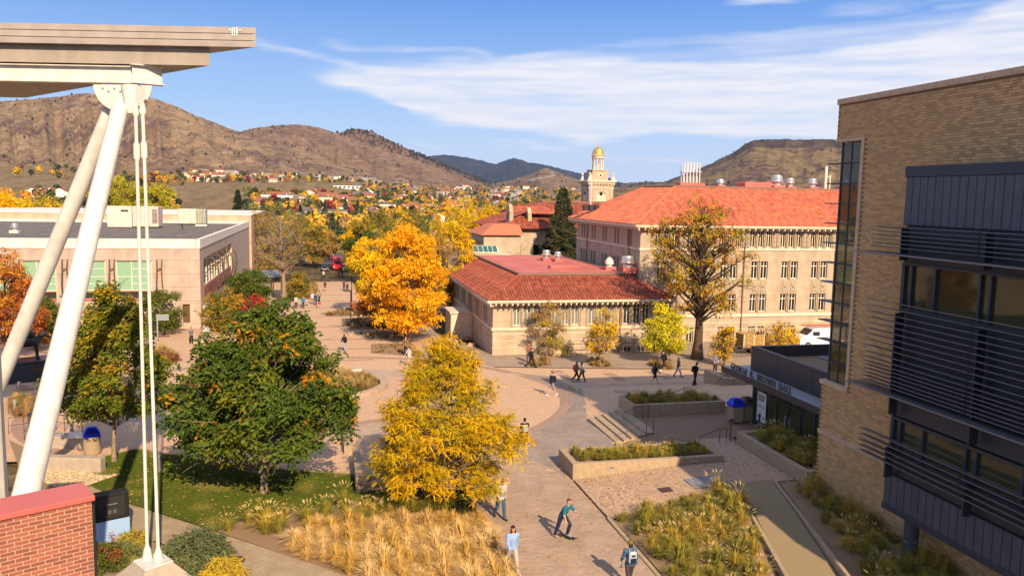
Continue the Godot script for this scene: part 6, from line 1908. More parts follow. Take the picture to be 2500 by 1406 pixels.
func make_grasses() -> void:
	var straw := [blade_mat("straw_a", 0.60, 0.38, 0.13), blade_mat("straw_b", 0.52, 0.31, 0.07), blade_mat("straw_c", 0.64, 0.43, 0.18)]
	var lime := [blade_mat("lime_a", 0.25, 0.21, 0.025), blade_mat("lime_b", 0.38, 0.26, 0.035), blade_mat("lime_c", 0.2, 0.17, 0.025)]
	var plume := blade_mat("plume", 0.52, 0.38, 0.16)
	var protos := []
	for k in 3: protos.append(tuft_proto(k, straw[k], null, "straw grass rows beside the walkway", "straw coloured grass tuft in the rows beside the concrete walkway", "grass tuft"))
	rng.seed = 5
	var bed := PackedVector2Array([Vector2(6.3, -31.6), Vector2(6.3, -19.5), Vector2(3.7, -22.2), Vector2(0.75, -28.0), Vector2(-1.9, -30.6), Vector2(-0.8, -32.4), Vector2(3.0, -32.6)])
	scatter_tufts(protos, bed, 0.6, 0.07, 0.92, "straw_grass")
	var pl := []
	for k in 3: pl.append(tuft_proto(3 + k, lime[k % 2 + (0 if k < 2 else 1) - (1 if k == 2 else 0)], plume, "plumed grasses along the lawn edge", "yellow green plumed grass tuft along the lower lawn edge", "grass tuft"))
	scatter_tufts(pl, PackedVector2Array([Vector2(6.2, -32.4), Vector2(3.0, -33.0), Vector2(-0.6, -32.9), Vector2(-2.2, -31.2), Vector2(-4.0, -33.0), Vector2(-3.0, -34.2), Vector2(1.0, -34.6), Vector2(6.2, -33.3)]), 0.85, 0.15, 0.9, "plumed_grass")
	# green gold mass in the beds on the right and in the planters
	var mix := []
	for k in 3: mix.append(tuft_proto(6 + k, lime[k], plume if k == 1 else null, "grasses in the shaded right beds", "green gold grass tuft in the beds beside the tan brick hall", "grass tuft"))
	scatter_tufts(mix, PackedVector2Array([Vector2(12.1, -30.9), Vector2(18.4, -32.8), Vector2(15.9, -25.6), Vector2(12.1, -21)]), 0.72, 0.14, 0.86, "bed_grass")
	scatter_tufts(mix, PackedVector2Array([Vector2(22.2, -32.6), Vector2(21.2, -32.4), Vector2(18.5, -22.5), Vector2(21.0, -20.5), Vector2(22.2, -20)]), 0.74, 0.14, 0.86, "bed_grass")
	var box := []
	for k in 3: box.append(tuft_proto(9 + k, [lime[0], lime[2], lime[1]][k], plume if k == 2 else null, "grasses in the concrete planters", "green gold grass tuft growing in a concrete planter", "grass tuft"))
	scatter_tufts(box, rect(12.3, -38.5, 19.3, -36.95), 0.5, 0.1, 0.66, "planter_grass", 0.0, 0.42)
	scatter_tufts(box, rect(18.8, -47.5, 24.2, -45.8), 0.5, 0.1, 0.68, "planter_grass", 0.0, 0.78)
	scatter_tufts(box, rect(22.6, -39.0, 24.6, -32.8), 0.52, 0.1, 0.76, "planter_grass", 0.0, 0.8)
	# dry grasses of the round bed and the beds by the street: too many and too fine to count
	var dry := []
	var dc := []
	var m := tuft_mesh(0, false)
	for q in [[ring(Vector2(-2, -62.1), 5.6), 0.75, 0.95], [pix([395, 962, 480, 930, 555, 938, 640, 985, 560, 998, 425, 998]), 0.8, 0.7], [pix([785, 767, 900, 748, 900, 770, 800, 771]), 0.8, 0.55], [pix([835, 782, 960, 776, 985, 800, 855, 803]), 0.85, 0.5], [pix([910, 842, 1003, 841, 1030, 870, 910, 861]), 0.9, 0.32], [pix([875, 816, 970, 810, 985, 828, 905, 828]), 0.9, 0.4], [pix([560, 720, 640, 700, 650, 770, 510, 815]), 1.2, 0.6], [pix([1292, 886, 1333, 875, 1347, 892, 1297, 896]), 0.6, 0.5], [pix([1428, 882, 1465, 875, 1497, 895, 1452, 897]), 0.6, 0.45], [pix([1583, 887, 1624, 882, 1652, 902, 1603, 903]), 0.6, 0.5], [pix([30, 985, 75, 985, 75, 1020, 30, 1020]), 0.6, 0.9], [pix([360, 870, 400, 850, 430, 880, 380, 895]), 0.8, 0.9], [pix([725, 720, 770, 690, 775, 710, 740, 745]), 1.0, 0.7], [pix([1330, 882, 1345, 882, 1345, 890, 1330, 890]), 0.6, 0.3]]:
		var lo := Vector2(INF, INF)
		var hi := -lo
		for p in q[0]:
			lo = lo.min(p); hi = hi.max(p)
		var n := int((hi.x - lo.x) * (hi.y - lo.y) / (q[1] * q[1]) * 2.2)
		for i in n:
			var p := Vector2(rng.randf_range(lo.x, hi.x), rng.randf_range(lo.y, hi.y))
			if not Geometry2D.is_point_in_polygon(p, q[0]): continue
			var s: float = q[2] * rng.randf_range(0.7, 1.25)
			dry.append(Transform3D(Basis(Vector3.UP, rng.randf() * TAU).scaled(Vector3(s, s, s)), Vector3(p.x, G(p.x, p.y), p.y)))
			dc.append([C3(0.30, 0.17, 0.07), C3(0.4, 0.26, 0.11), C3(0.24, 0.19, 0.05), C3(0.48, 0.31, 0.13)][rng.randi() % 4])
	var o := many(self, "dry_grass", m[0], vmat("leaf_matte", 0.75, 0.22), dry, dc)
	tag(o, "dry tan grasses filling the round bed and street beds", "grass")
	# short turf
	var bl := MB.new()
	var rg := RandomNumberGenerator.new(); rg.seed = 3
	for i in 26:
		var an := rg.randf() * TAU
		var b := Vector3(rg.randfn() * 0.11, 0, rg.randfn() * 0.11)
		var d := Vector3(cos(an), 0, sin(an))
		bl.tri(b - d * 0.006, b + d * 0.006, b + Vector3(rg.randfn() * 0.03, rg.randf_range(0.05, 0.09), rg.randfn() * 0.03))
	var xf := []
	var cl := []
	var nz := FastNoiseLite.new(); nz.frequency = 0.35; nz.fractal_octaves = 4; nz.seed = 8
	var lp := lawn_poly()
	for i in 16000:
		var p := Vector2(rng.randf_range(-13.4, 6.4), rng.randf_range(-45.4, -33))
		if not Geometry2D.is_point_in_polygon(p, lp): continue
		var k := nz.get_noise_2d(p.x, p.y)
		xf.append(Transform3D(Basis(Vector3.UP, rng.randf() * TAU).scaled(Vector3(1.3, 1.0, 1.3)), Vector3(p.x, G(p.x, p.y) + 0.015, p.y)))
		var dryk := smoothstep(0.12, 0.4, k + rng.randfn() * 0.08)
		cl.append(C3(0.10, 0.125, 0.018).lerp(C3(0.3, 0.24, 0.06), dryk * 0.8).lerp(C3(0.045, 0.08, 0.014), rng.randf() * 0.5))
	o = many(self, "turf", bl.mesh(), vmat("turf_blades", 0.85, 0.15), xf, cl)
	tag(o, "short green turf of the lawn below the oak", "grass")
	# fallen yellow leaves on the lawn
	var lf := MB.new(); lf.tri(Vector3(-0.04, 0, 0), Vector3(0.02, 0.015, 0.04), Vector3(0.05, 0.0, -0.01)); lf.tri(Vector3(-0.04, 0, 0), Vector3(0.05, 0, -0.01), Vector3(0.0, 0.01, -0.04))
	xf = []; cl = []
	for i in 900:
		var p := Vector2(rng.randf_range(-13, 6.3), rng.randf_range(-45, -31.5))
		if not Geometry2D.is_point_in_polygon(p, lp): continue
		xf.append(Transform3D(Basis(Vector3.UP, rng.randf() * TAU).scaled(Vector3.ONE * rng.randf_range(0.8, 1.6)), Vector3(p.x, G(p.x, p.y) + 0.08, p.y)))
		cl.append([C3(0.5, 0.3, 0.05), C3(0.42, 0.22, 0.07), C3(0.5, 0.38, 0.1)][rng.randi() % 3])
	o = many(self, "fallen_leaves", lf.mesh(), vmat("turf_blades", 0.85, 0.15), xf, cl)
	tag(o, "fallen tan leaves strewn over the lawn", "leaves")
	# leaf litter blown along the edges of the paving
	xf = []; cl = []
	for i in 2600:
		var q: Array = [[6.45, -20, 11.6, -44], [-10, -50, 16, -68], [-9, -70, 5, -110], [12, -31, 22, -36]][i % 4]
		var p := Vector2(rng.randf_range(q[0], q[2]), rng.randf_range(q[1], q[3]))
		if rng.randf() < 0.5 and i % 4 == 0: p.x = (6.5 if rng.randf() < 0.5 else 11.55) + rng.randfn() * 0.12
		xf.append(Transform3D(Basis(Vector3.UP, rng.randf() * TAU).scaled(Vector3.ONE * rng.randf_range(0.6, 1.3)), Vector3(p.x, G(p.x, p.y) + 0.02, p.y)))
		cl.append([C3(0.5, 0.3, 0.05), C3(0.3, 0.15, 0.05), C3(0.5, 0.36, 0.1)][rng.randi() % 3])
	o = many(self, "leaf_litter", lf.mesh(), vmat("turf_blades", 0.85, 0.15), xf, cl)
	tag(o, "dry leaves blown over the paving", "leaves")
	# rosemary-like bush and bedding by the tie rods and the sign
	shrub("shrub", "grey green feathery bush right of the concrete footing", P(478, 1372), 1.3, 1.25, "locust", [C3(0.10, 0.125, 0.045), C3(0.14, 0.15, 0.06), C3(0.09, 0.11, 0.05)], 620, 0.12, 51)
	shrub("shrub", "grey green bush left of the concrete footing", P(303, 1372), 0.85, 0.6, "locust", [C3(0.12, 0.14, 0.06), C3(0.2, 0.18, 0.05)], 320, 0.11, 52)
	shrub("shrub", "yellow tuft like bush at the corner of the garden path", P(545, 1412), 0.8, 0.7, "locust", [C3(0.5, 0.33, 0.03), C3(0.4, 0.28, 0.03)], 260, 0.12, 53)
	shrub("shrub", "dark green bedding plant beside the red brick pier", P(258, 1385), 1.0, 0.75, "ash", [C3(0.06, 0.09, 0.018), C3(0.1, 0.11, 0.02), C3(0.25, 0.08, 0.03)], 360, 0.1, 54)
	shrub("shrub", "low yellow green clump beside the blue sign base", P(322, 1330), 0.6, 0.55, "locust", [C3(0.4, 0.28, 0.04), C3(0.3, 0.24, 0.04)], 220, 0.11, 55)
	shrub("shrub", "round dark brown bush beside the street sign post", P(385, 885), 1.1, 1.7, "ash", [C3(0.2, 0.08, 0.04), C3(0.14, 0.08, 0.04)], 300, 0.16, 56)
	shrub("shrub", "orange leaved bush in the round grassy bed", Vector3(-0.9, G(-1, -57.5), -57.8), 1.9, 1.5, "ash", [C3(0.5, 0.22, 0.02), C3(0.36, 0.2, 0.03)], 420, 0.13, 57)
	shrub("shrub", "olive bush in front of the round grassy bed", Vector3(0.6, G(0.6, -53), -53.0), 1.2, 1.4, "locust", [C3(0.24, 0.2, 0.05), C3(0.16, 0.16, 0.04)], 380, 0.13, 58)
	shrub("shrub", "salmon leaved bush left behind the green oak", P(540, 992), 1.3, 1.2, "ash", [C3(0.5, 0.16, 0.07), C3(0.4, 0.2, 0.08)], 260, 0.13, 59)

# ---------- walls, planters, furniture ----------
func make_site() -> void:
	var cast := tmat("concrete_planter", 0.60, 0.44, 0.29, 0.9, "cloudy", 0.6, 0.35, 1.6)
	var soil := tmat("mulch", 0.42, 0.27, 0.155, 0.95, "speckle", 0.9)
	var rail := mat("rail_brown", 0.13, 0.06, 0.045, 0.5, 0.3)
	var dark := mat("dark_metal", 0.03, 0.03, 0.03, 0.5)
	var steel := mat("galvanised", 0.62, 0.62, 0.63, 0.35, 0.8)
	# planters
	for q in [[11.72, -38.95, 19.8, -36.45, 0.62, "long low concrete planter between walkway and hall plaza", 0.35], [18.35, -47.9, 24.6, -45.4, 0.97, "concrete planter at the top of the hall steps", 0.75], [22.05, -39.3, 24.85, -32.62, 0.95, "raised concrete planter along the pavilion glass", 0.75]]:
		var t := thing("planter", q[5], "planter", Vector3(q[0], 0, q[1]))
		var W: float = q[2] - q[0]
		var D: float = q[3] - q[1]
		var th := 0.3
		for s in [[Vector3(0, -0.5, D - th), Vector3(W, q[4], D)], [Vector3(0, -0.5, 0), Vector3(W, q[4], th)], [Vector3(0, -0.5, th), Vector3(th, q[4] - 0.002, D - th)], [Vector3(W - th, -0.5, th), Vector3(W, q[4] - 0.002, D - th)]]:
			var mb := MB.new(); mb.between(s[0], s[1], 0.018); part(t, "side_wall", mb.mesh(), cast)
		var sm := MB.new(); sm.between(Vector3(th, -0.4, th), Vector3(W - th, q[6] + 0.02, D - th)); part(t, "soil", sm.mesh(), soil)
		if q[0] < 22.0:
			for f in [0.25, 0.8]:
				var lm := MB.new(); lm.box(Vector3(W * f, q[4] - 0.28, D + 0.006), Vector3(0.3, 0.13, 0.02), Basis(), 0.004)
				var l := part(t, "step_light", lm.mesh(), steel)
				lm = MB.new(); lm.box(Vector3(W * f, q[4] - 0.29, D + 0.018), Vector3(0.18, 0.04, 0.01)); part(l, "lens", lm.mesh(), dark)
	# steps up to the hall plaza
	var st := thing("stairs", "five broad concrete steps up to the hall plaza", "stairs", Vector3(16.0, 0, -47.0))
	for k in 5:
		var mb := MB.new()
		mb.between(Vector3(k * 0.45, -0.8, 0.0), Vector3(k * 0.45 + (0.47 if k < 4 else 0.6), -0.29 + 0.119 * (k + 1), 5.15), 0.012)
		part(st, "step", mb.mesh(), cast)
	st = thing("stairs", "short flight of steps behind the upper planter", "stairs", Vector3(18.2, 0, -52.4))
	for k in 3:
		var mb := MB.new(); mb.between(Vector3(k * 0.8, -0.9, 0.0), Vector3(k * 0.8 + 0.82, -0.16 + 0.15 * k, 1.6), 0.012); part(st, "step", mb.mesh(), cast)
	var kb := MB.new(); kb.between(Vector3(17.7, -0.9, -56.8), Vector3(17.95, -0.35, -52.2), 0.02)
	tag(part(self, "low_wall", kb.mesh(), cast), "thin low kerb wall beside the grey curved walk", "wall")
	# kerbs beside the walkway
	for q in [[Vector3(6.28, -0.3, -36.4), Vector3(6.42, 0.03, -16), "thin concrete edging between walkway and straw grass"], [Vector3(11.6, -0.3, -31.2), Vector3(11.78, 0.06, -16), "thin concrete edging between walkway and the shaded bed"]]:
		var mb := MB.new(); mb.between(q[0], q[1], 0.01); tag(part(self, "edging", mb.mesh(), cast), q[2], "edging")
	for q in [[Vector2(18.75, -33.4), Vector2(15.2, -22.0), "concrete kerb on the left of the sandy ramp"], [Vector2(20.85, -33.4), Vector2(17.6, -22.0), "concrete kerb on the right of the sandy ramp"]]:
		var mb := MB.new()
		var a: Vector2 = q[0]
		var b: Vector2 = q[1]
		var d := (b - a)
		mb.box(Vector3((a.x + b.x) / 2, 0.1, (a.y + b.y) / 2), Vector3(0.16, 0.5, d.length()), Basis(Vector3.UP, atan2(d.x, d.y)), 0.01)
		tag(part(self, "edging", mb.mesh(), cast), q[2], "edging")
	# pavers of the ramp by the walkway, laid one by one
	var pv := tmat("paver_clay", 0.62, 0.41, 0.28, 0.9, "grain", 1.0)
	pv.vertex_color_use_as_albedo = true
	var pm := MB.new(); pm.box(Vector3(0, -0.03, 0), Vector3(0.094, 0.06, 0.194), Basis(), 0.005)
	var paving := get_node("hall_paving")
	var xf := []
	var cl := []
	rng.seed = 44
	var single := []
	for i in 112:
		for j in 86:
			var x := 11.82 + i * 0.1
			var z := -29.6 - j * 0.2 - (0.1 if i % 2 else 0.0)
			if z < -36.4 and (x < 19.85 or z < -40.3): continue
			if z > -31.2 - (x - 11.75) * 0.17 or x > 22.0: continue
			if x > 18.0 and z > -33.4: continue
			var y := G(x, z)
			var sl := (G(x + 0.05, z) - G(x - 0.05, z)) / 0.1
			var tr := Transform3D(Basis(Vector3.BACK, atan(sl)), Vector3(x, y + rng.randf_range(-0.002, 0.003), z))
			var v := rng.randf_range(0.8, 1.1)
			if single.size() < 300 and z > -35.0 and x < 14.0 and z < -32.2: single.append([tr, v])
			else:
				xf.append(tr); cl.append(Color(v, v * rng.randf_range(0.95, 1.03), v * rng.randf_range(0.92, 1.05)))
	for q in single: part(paving, "paver", shared("paver", pm), material_tint(pv, 0 if q[1] < 0.9 else (1 if q[1] < 1.0 else 2)), q[0])
	many(paving, "pavers", shared("paver", pm), pv, xf, cl)
	# sandy path and utility covers
	var cov := MB.new(); cov.box(Vector3(17.55, G(17.55, -33.9) + 0.02, -33.9), Vector3(1.7, 0.03, 1.3), Basis(Vector3.BACK, 0.05), 0.005)
	tag(part(self, "utility_cover", cov.mesh(), mat("cover_blue", 0.2, 0.2, 0.22, 0.8)), "square blue grey steel cover in the brick paving", "cover")
	cov = MB.new(); cov.box(Vector3(15.35, G(15.35, -33.6) + 0.015, -33.6), Vector3(0.6, 0.03, 0.55), Basis(Vector3.BACK, 0.06), 0.004)
	tag(part(self, "drain_grate", cov.mesh(), mat("rust_iron", 0.07, 0.03, 0.02, 0.7)), "small square rusty grate in the brick paving", "grate")
	var mh := P(573, 1369)
	cov = MB.new(); cov.lathe([[0.36, 0.0], [0.36, 0.025], [0.33, 0.028], [0.0, 0.03]], Vector3(mh.x, mh.y + 0.01, mh.z), 24)
	tag(part(self, "manhole_cover", cov.mesh(), mat("rust_iron2", 0.11, 0.05, 0.03, 0.7)), "round rusty manhole cover in the garden path", "cover")
	# seat walls
	var sw := thing("seat_wall", "curved pale concrete seat wall round the grassy bed", "wall", Vector3(-2.0, 0, -62.1))
	for k in 16:
		var a0 := -0.35 + k * 0.13
		var a1 := a0 + 0.126
		var mb := MB.new()
		var p := PackedVector2Array()
		for q in [[a0, 6.05], [a0, 6.65], [a1, 6.65], [a1, 6.05]]: p.append(Vector2(cos(q[0]), sin(q[0])) * q[1])
		mb.prism(p, -2.0, G(-2.0 + cos(a0) * 6.4, -62.1 + sin(a0) * 6.4) + 0.34)
		part(sw, "wall_block", mb.mesh(), tmat("concrete_pale", 0.68, 0.49, 0.36, 0.9, "cloudy", 0.2, 0.2, 1.5))
	var lw := thing("retaining_wall", "low L shaped concrete wall behind the golden tree", "wall", Vector3(1.25, 0, -36.45))
	for q in [[Vector3(0, -0.5, -0.35), Vector3(2.6, 0.62, 0)], [Vector3(2.61, -0.5, -0.35), Vector3(5.12, 0.62, 0)], [Vector3(0, -0.5, -4.6), Vector3(0.35, 0.5, -0.36)]]:
		var mb := MB.new(); mb.between(q[0], q[1], 0.02); part(lw, "wall_block", mb.mesh(), cast)
	var gb := MB.new(); gb.between(Vector3(0.36, -0.4, -4.6), Vector3(5.1, 0.2, -0.36)); part(lw, "paving", gb.mesh(), tmat("brick_paving", 0.65, 0.445, 0.305, 0.9, "pavers", 0.625))
	gb = MB.new(); gb.between(Vector3(0.6, 0.2, -1.2), Vector3(5.0, 0.36, -0.4), 0.02); part(lw, "bench_slab", gb.mesh(), mat("slate", 0.22, 0.19, 0.19, 0.7))
	lw = thing("retaining_wall", "narrow concrete wall running up beside the green oak", "wall", Vector3(0.85, 0, -42.5))
	for k in 4:
		var mb := MB.new(); mb.between(Vector3(0, -1.0, -k * 2.6 - 2.58), Vector3(0.45, G(0, -43 - k * 2.6) + 0.5, -k * 2.6), 0.02); part(lw, "wall_block", mb.mesh(), cast)
	# wall and rails on the far side of the hall plaza
	var rw := thing("retaining_wall", "concrete ramp wall with handrails beside the pavilion canopy", "wall", Vector3(29.0, 0, -57.2))
	for q in [[Vector3(0, -1.5, 0), Vector3(0.4, 0.35, 3.2)], [Vector3(0.4, -1.5, 2.8), Vector3(4.6, 0.3, 3.2)], [Vector3(0.4, -1.5, 0), Vector3(5.0, 0.1, 0.4)]]:
		var mb := MB.new(); mb.between(q[0], q[1], 0.02); part(rw, "wall_block", mb.mesh(), cast)
	for q in [[-0.3, 0.2], [2.6, 2.9]]:
		var mb := MB.new()
		mb.tube([Vector3(q[0] - 0.4, 0.0, 3.5), Vector3(q[0], 0.55, 3.5), Vector3(q[0] + 2.0, 1.2, 3.5), Vector3(q[0] + 2.3, 1.2, 3.5)], [0.025, 0.025, 0.025, 0.025], 6)
		for x in [0.0, 1.0, 2.0]: mb.rod(Vector3(q[0] + x, -0.9, 3.5), Vector3(q[0] + x, 0.55 + x * 0.32, 3.5), 0.025, 6)
		part(rw, "handrail", mb.mesh(), rail)
	for q in [[17.2, -41.6, "bent handrail at the near end of the broad steps"], [20.6, -39.4, "short rail loop behind the long planter"], [22.8, -48.6, "short rail loop behind the upper planter"], [18.3, -44.9, "sloping handrail by the upper planter corner"]]:
		var t := thing("handrail", q[2], "handrail", Vector3(q[0], 0.25, q[1]))
		var mb := MB.new(); mb.tube([Vector3(-0.7, -0.1, 0), Vector3(-0.7, 0.45, 0), Vector3(0.5, 0.85, 0), Vector3(0.9, 0.85, 0), Vector3(0.9, 0.0, 0)], [0.022, 0.022, 0.022, 0.022, 0.022], 6); part(t, "rail", mb.mesh(), rail)
		prd(t, "post", rail, Vector3(0.5, -0.1, 0), Vector3(0.5, 0.85, 0), 0.022, 6)
	# bollard with black cap by the planter
	var bo := thing("bollard", "slim dark post with black cap before the raised planter", "bollard", Vector3(21.85, 0.3, -39.6))
	var mb := MB.new(); mb.rod(Vector3(0, 0, 0), Vector3(0, 1.15, 0), 0.035, 10); part(bo, "post", mb.mesh(), rail)
	pbx(bo, "cap", dark, Vector3(0.05, 1.2, 0), Vector3(0.24, 0.12, 0.2), Basis(), 0.03)
	bo = thing("bollard", "plain grey post before the pavilion glass", "bollard", Vector3(24.3, 0.3, -40.8))
	prd(bo, "post", mat("column_steel", 0.075, 0.085, 0.11, 0.4, 0.3), Vector3(0, 0, 0), Vector3(0, 1.1, 0), 0.07, 12)
	mb = MB.new(); mb.lathe([[0.075, 0.0], [0.075, 0.03], [0.0, 0.06]], Vector3(0, 1.1, 0), 12); part(bo, "cap", mb.mesh(), dark)
	# litter bins
	bin(Vector3(24.1, 0.3, -43.2), 0.0, "square tan bin with bright blue lid beside the pavilion", 0)
	bin(Vector3(24.95, 0.3, -43.4), 0.0, "square tan bin with brown lid beside the pavilion", 1)
	bin(P(224, 1108), 0.3, "round tan bin with bright blue lid under the olive tree", 2)
	bin(P(88, 1052), 0.0, "round brown bin behind the big white column", 3)
	# benches
	bench(P(853, 917), 0.06, "white slab bench on the round plaza", 0)
	bench(P(856, 797), 0.02, "dark slatted bench facing the brick street", 1)
	bench(P(735, 747), 0.0, "grey slatted bench left of the brick street", 2)
	bench(P(626, 783), 0.0, "grey slatted bench beside the person in a white shirt", 2)
	bench(P(855, 758), 0.0, "pale slab bench right of the brick street", 0)
	bench(P(110, 815), 0.1, "low dark bench behind the bronze statue", 2)
	# lamps along the street
	for q in [[856, 818, 0.0, "slim dark street lamp standing in the mulch bed"], [858, 765, 0.0, "slim dark street lamp beyond the second planting strip"], [881, 775, 0.0, "slim dark street lamp beside the rust red tree"], [872, 720, 0.0, "slim dark street lamp far along the brick street"], [1240, 820, 0.0, "slim dark lamp by the corner of the stone wing"]]:
		var o := P(q[0], q[1])
		var t := thing("street_lamp", q[3], "street lamp", o, 0.0, "lamps along the street")
		mb = MB.new(); mb.tube([Vector3(0, 0.3, 0), Vector3(0, 5.0, 0)], [0.075, 0.055], 8); part(t, "pole", mb.mesh(), mat("lamp_bronze", 0.06, 0.045, 0.035, 0.5, 0.4))
		pbx(t, "lamp_head", mat("lamp_bronze", 0.06, 0.045, 0.035, 0.5, 0.4), Vector3(-0.35, 5.0, 0), Vector3(1.0, 0.12, 0.3), Basis(), 0.03)
		mb = MB.new(); mb.lathe([[0.32, -0.1], [0.32, 0.3], [0.28, 0.34], [0.0, 0.35]], Vector3.ZERO, 14); part(t, "base", mb.mesh(), tmat("concrete_pale", 0.68, 0.49, 0.36, 0.9, "cloudy", 0.2, 0.2, 1.5))
	# pole light by the bed on the left and bollard lights
	for q in [[389, 1152, 1.05, "steel bollard light on the lawn behind the tie rods"], [175, 1085, 1.15, "steel bollard light behind the concrete blocks"], [36, 1015, 1.0, "steel bollard light before the tawny grass at left"], [46, 965, 1.0, "steel bollard light beside the statue pedestal"]]:
		var o := P(q[0], q[1])
		var t := thing("bollard_light", q[3], "bollard", o, 0.0, "steel bollard lights")
		prd(t, "shaft", mat("bollard_steel", 0.36, 0.35, 0.34, 0.4, 0.6), Vector3.ZERO, Vector3(0, q[2] * 0.78, 0), 0.1, 14)
		mb = MB.new(); mb.lathe([[0.08, 0.0], [0.08, q[2] * 0.12], [0.11, q[2] * 0.13], [0.11, q[2] * 0.2], [0.0, q[2] * 0.23]], Vector3(0, q[2] * 0.78, 0), 14); part(t, "head", mb.mesh(), steel)
		pbx(t, "pad", cast, Vector3(0, -0.02, 0), Vector3(0.5, 0.1, 0.5), Basis(), 0.01)
	# concrete blocks at the lawn corner
	for q in [[178, 1150, 3.0, 0.75, 0.5, 0.45, "long pale concrete block at the lawn corner"], [165, 1090, 3.0, 0.65, 0.8, 0.5, "large angled concrete seat block behind the first one"]]:
		var o := P(q[0], q[1])
		mb = MB.new(); mb.box(Vector3(0, q[3] / 2 - 0.05, 0), Vector3(q[2], q[3] + 0.1, q[4]), Basis(), 0.03)
		var n := part(self, "concrete_block", mb.mesh(), tmat("concrete_cast", 0.62, 0.5, 0.4, 0.9, "cloudy", 0.5, 0.3, 1.5), Transform3D(Basis(Vector3.UP, -0.35 + q[5] * 0.2), o))
		tag(n, q[6], "block")
	var wb := P(190, 1105)
	mb = MB.new(); mb.box(Vector3(0, 0.95, 0), Vector3(0.9, 0.3, 0.12), Basis(), 0.02)
	tag(part(self, "white_sign", mb.mesh(), mat("sign_white", 0.8, 0.78, 0.74, 0.6), Transform3D(Basis(Vector3.UP, -0.2), wb)), "small blank white sign on the concrete block", "sign")
	# black and blue map kiosk by the brick pier
	var ko := P(272, 1318)
	var kk := thing("sign_kiosk", "black box kiosk on a pale blue base behind the red brick pier", "kiosk", ko, 0.42)
	pbx(kk, "base", mat("kiosk_blue", 0.27, 0.40, 0.62, 0.5), Vector3(0.05, 0.4, 0), Vector3(1.15, 1.0, 0.5), Basis(), 0.02)
	pbx(kk, "case", mat("kiosk_black", 0.018, 0.017, 0.018, 0.35), Vector3(0, 1.42, 0), Vector3(1.22, 1.05, 0.56), Basis(), 0.03)
	pbx(kk, "panel", mat("kiosk_panel", 0.03, 0.028, 0.028, 0.25), Vector3(0, 1.42, 0.284), Vector3(0.9, 0.8, 0.012), Basis(), 0.004)
	pbx(kk, "print", mat("kiosk_grey", 0.18, 0.17, 0.16, 0.6), Vector3(0, 1.55, 0.293), Vector3(0.4, 0.03, 0.006))
	for x in [-0.09, 0.09]:
		pbx(kk, "slot", mat("kiosk_grey2", 0.08, 0.075, 0.065, 0.6), Vector3(x, 1.25, 0.293), Vector3(0.12, 0.16, 0.006))
	pbx(kk, "side_label", mat("kiosk_grey", 0.18, 0.17, 0.16, 0.6), Vector3(0.614, 1.4, 0.0), Vector3(0.012, 0.25, 0.08))
	pbx(kk, "side_case", mat("kiosk_black", 0.018, 0.017, 0.018, 0.35), Vector3(-1.2, 1.5, -0.3), Vector3(1.1, 1.0, 0.4), Basis(), 0.03)
	pbx(kk, "side_base", mat("kiosk_blue_dark", 0.06, 0.1, 0.2, 0.5), Vector3(-1.2, 0.45, -0.3), Vector3(0.9, 1.05, 0.3))
	var fl := thing("flowering_plant", "red flower spike before the pale blue kiosk base", "plant", P(272, 1338), 0.0)
	prd(fl, "stem", mat("stem_green", 0.06, 0.09, 0.02, 0.8), Vector3.ZERO, Vector3(0, 0.5, 0), 0.012, 5)
	mb = MB.new()
	for i in 24:
		var d := Vector3(rng.randfn(), rng.randfn(), rng.randfn()).normalized()
		var c := Vector3(0, 0.5, 0) + d * 0.1
		mb.tri(c, c + d * 0.08 + Vector3(0.03, 0, 0), c + d * 0.08 - Vector3(0.03, 0.02, 0))
	part(fl, "petals", mb.mesh(), mat("petal_red", 0.42, 0.03, 0.03, 0.7))
	# statue on its pedestal
	statue()
	# railings at the lower left
	for q in [[20, 1010, 135, 985, "long brown railing before the statue"], [20, 1060, 130, 1045, "brown railing in front of the first one"], [58, 1075, 120, 1060, "short brown railing on the left steps"], [135, 1050, 200, 1060, "brown railing leading to the blue lidded bin"]]:
		var a := P(q[0], q[1])
		var b := P(q[2], q[3])
		var t := thing("railing", q[4], "railing", a)
		var d := b - a
		mb = MB.new(); mb.tube([Vector3(0, 0, 0), Vector3(0, 0.95, 0), d + Vector3(0, 0.95, 0), d], [0.024, 0.024, 0.024, 0.024], 6); part(t, "top_rail", mb.mesh(), rail)
		prd(t, "mid_rail", rail, Vector3(0, 0.5, 0), d + Vector3(0, 0.5, 0), 0.018, 6)
		for k in [0.33, 0.66]:
			prd(t, "post", rail, d * k, d * k + Vector3(0, 0.95, 0), 0.022, 6)
	# railing before the sunken court of the stone wing
	var fr := thing("railing", "thin railing before the sunken court of the stone wing", "railing", Vector3(21.6, gz(-73.6), -73.6))
	for k in 9:
		prd(fr, "post", rail, Vector3(k * 1.6, 0, 0), Vector3(k * 1.6, 1.1, 0), 0.025, 6)
	for y in [0.55, 1.1]:
		prd(fr, "rail", rail, Vector3(0, y, 0), Vector3(12.8, y, 0), 0.022, 6)
	var fn := thing("barrier_fence", "low dark barrier fence beside the big bronze tree", "fence", Vector3(36.0, gz(-70.2), -70.2))
	for y in [0.15, 1.05]:
		prd(fn, "rail", rail, Vector3(0, y, 0), Vector3(7.0, y, 0), 0.03, 6)
	for k in 15:
		prd(fn, "picket", rail, Vector3(k * 0.5, 0, 0), Vector3(k * 0.5, 1.05, 0), 0.018, 5)
	# boulders
	boulder(P(1343, 866), Vector3(2.6, 1.1, 1.2), "long tan boulder before the stone wing", mat("rock_tan", 0.5, 0.34, 0.2, 0.95), 3)
	boulder(P(1229, 853), Vector3(1.2, 0.7, 0.9), "pale grey boulder at the stone wing corner", mat("rock_grey", 0.55, 0.48, 0.42, 0.95), 4)
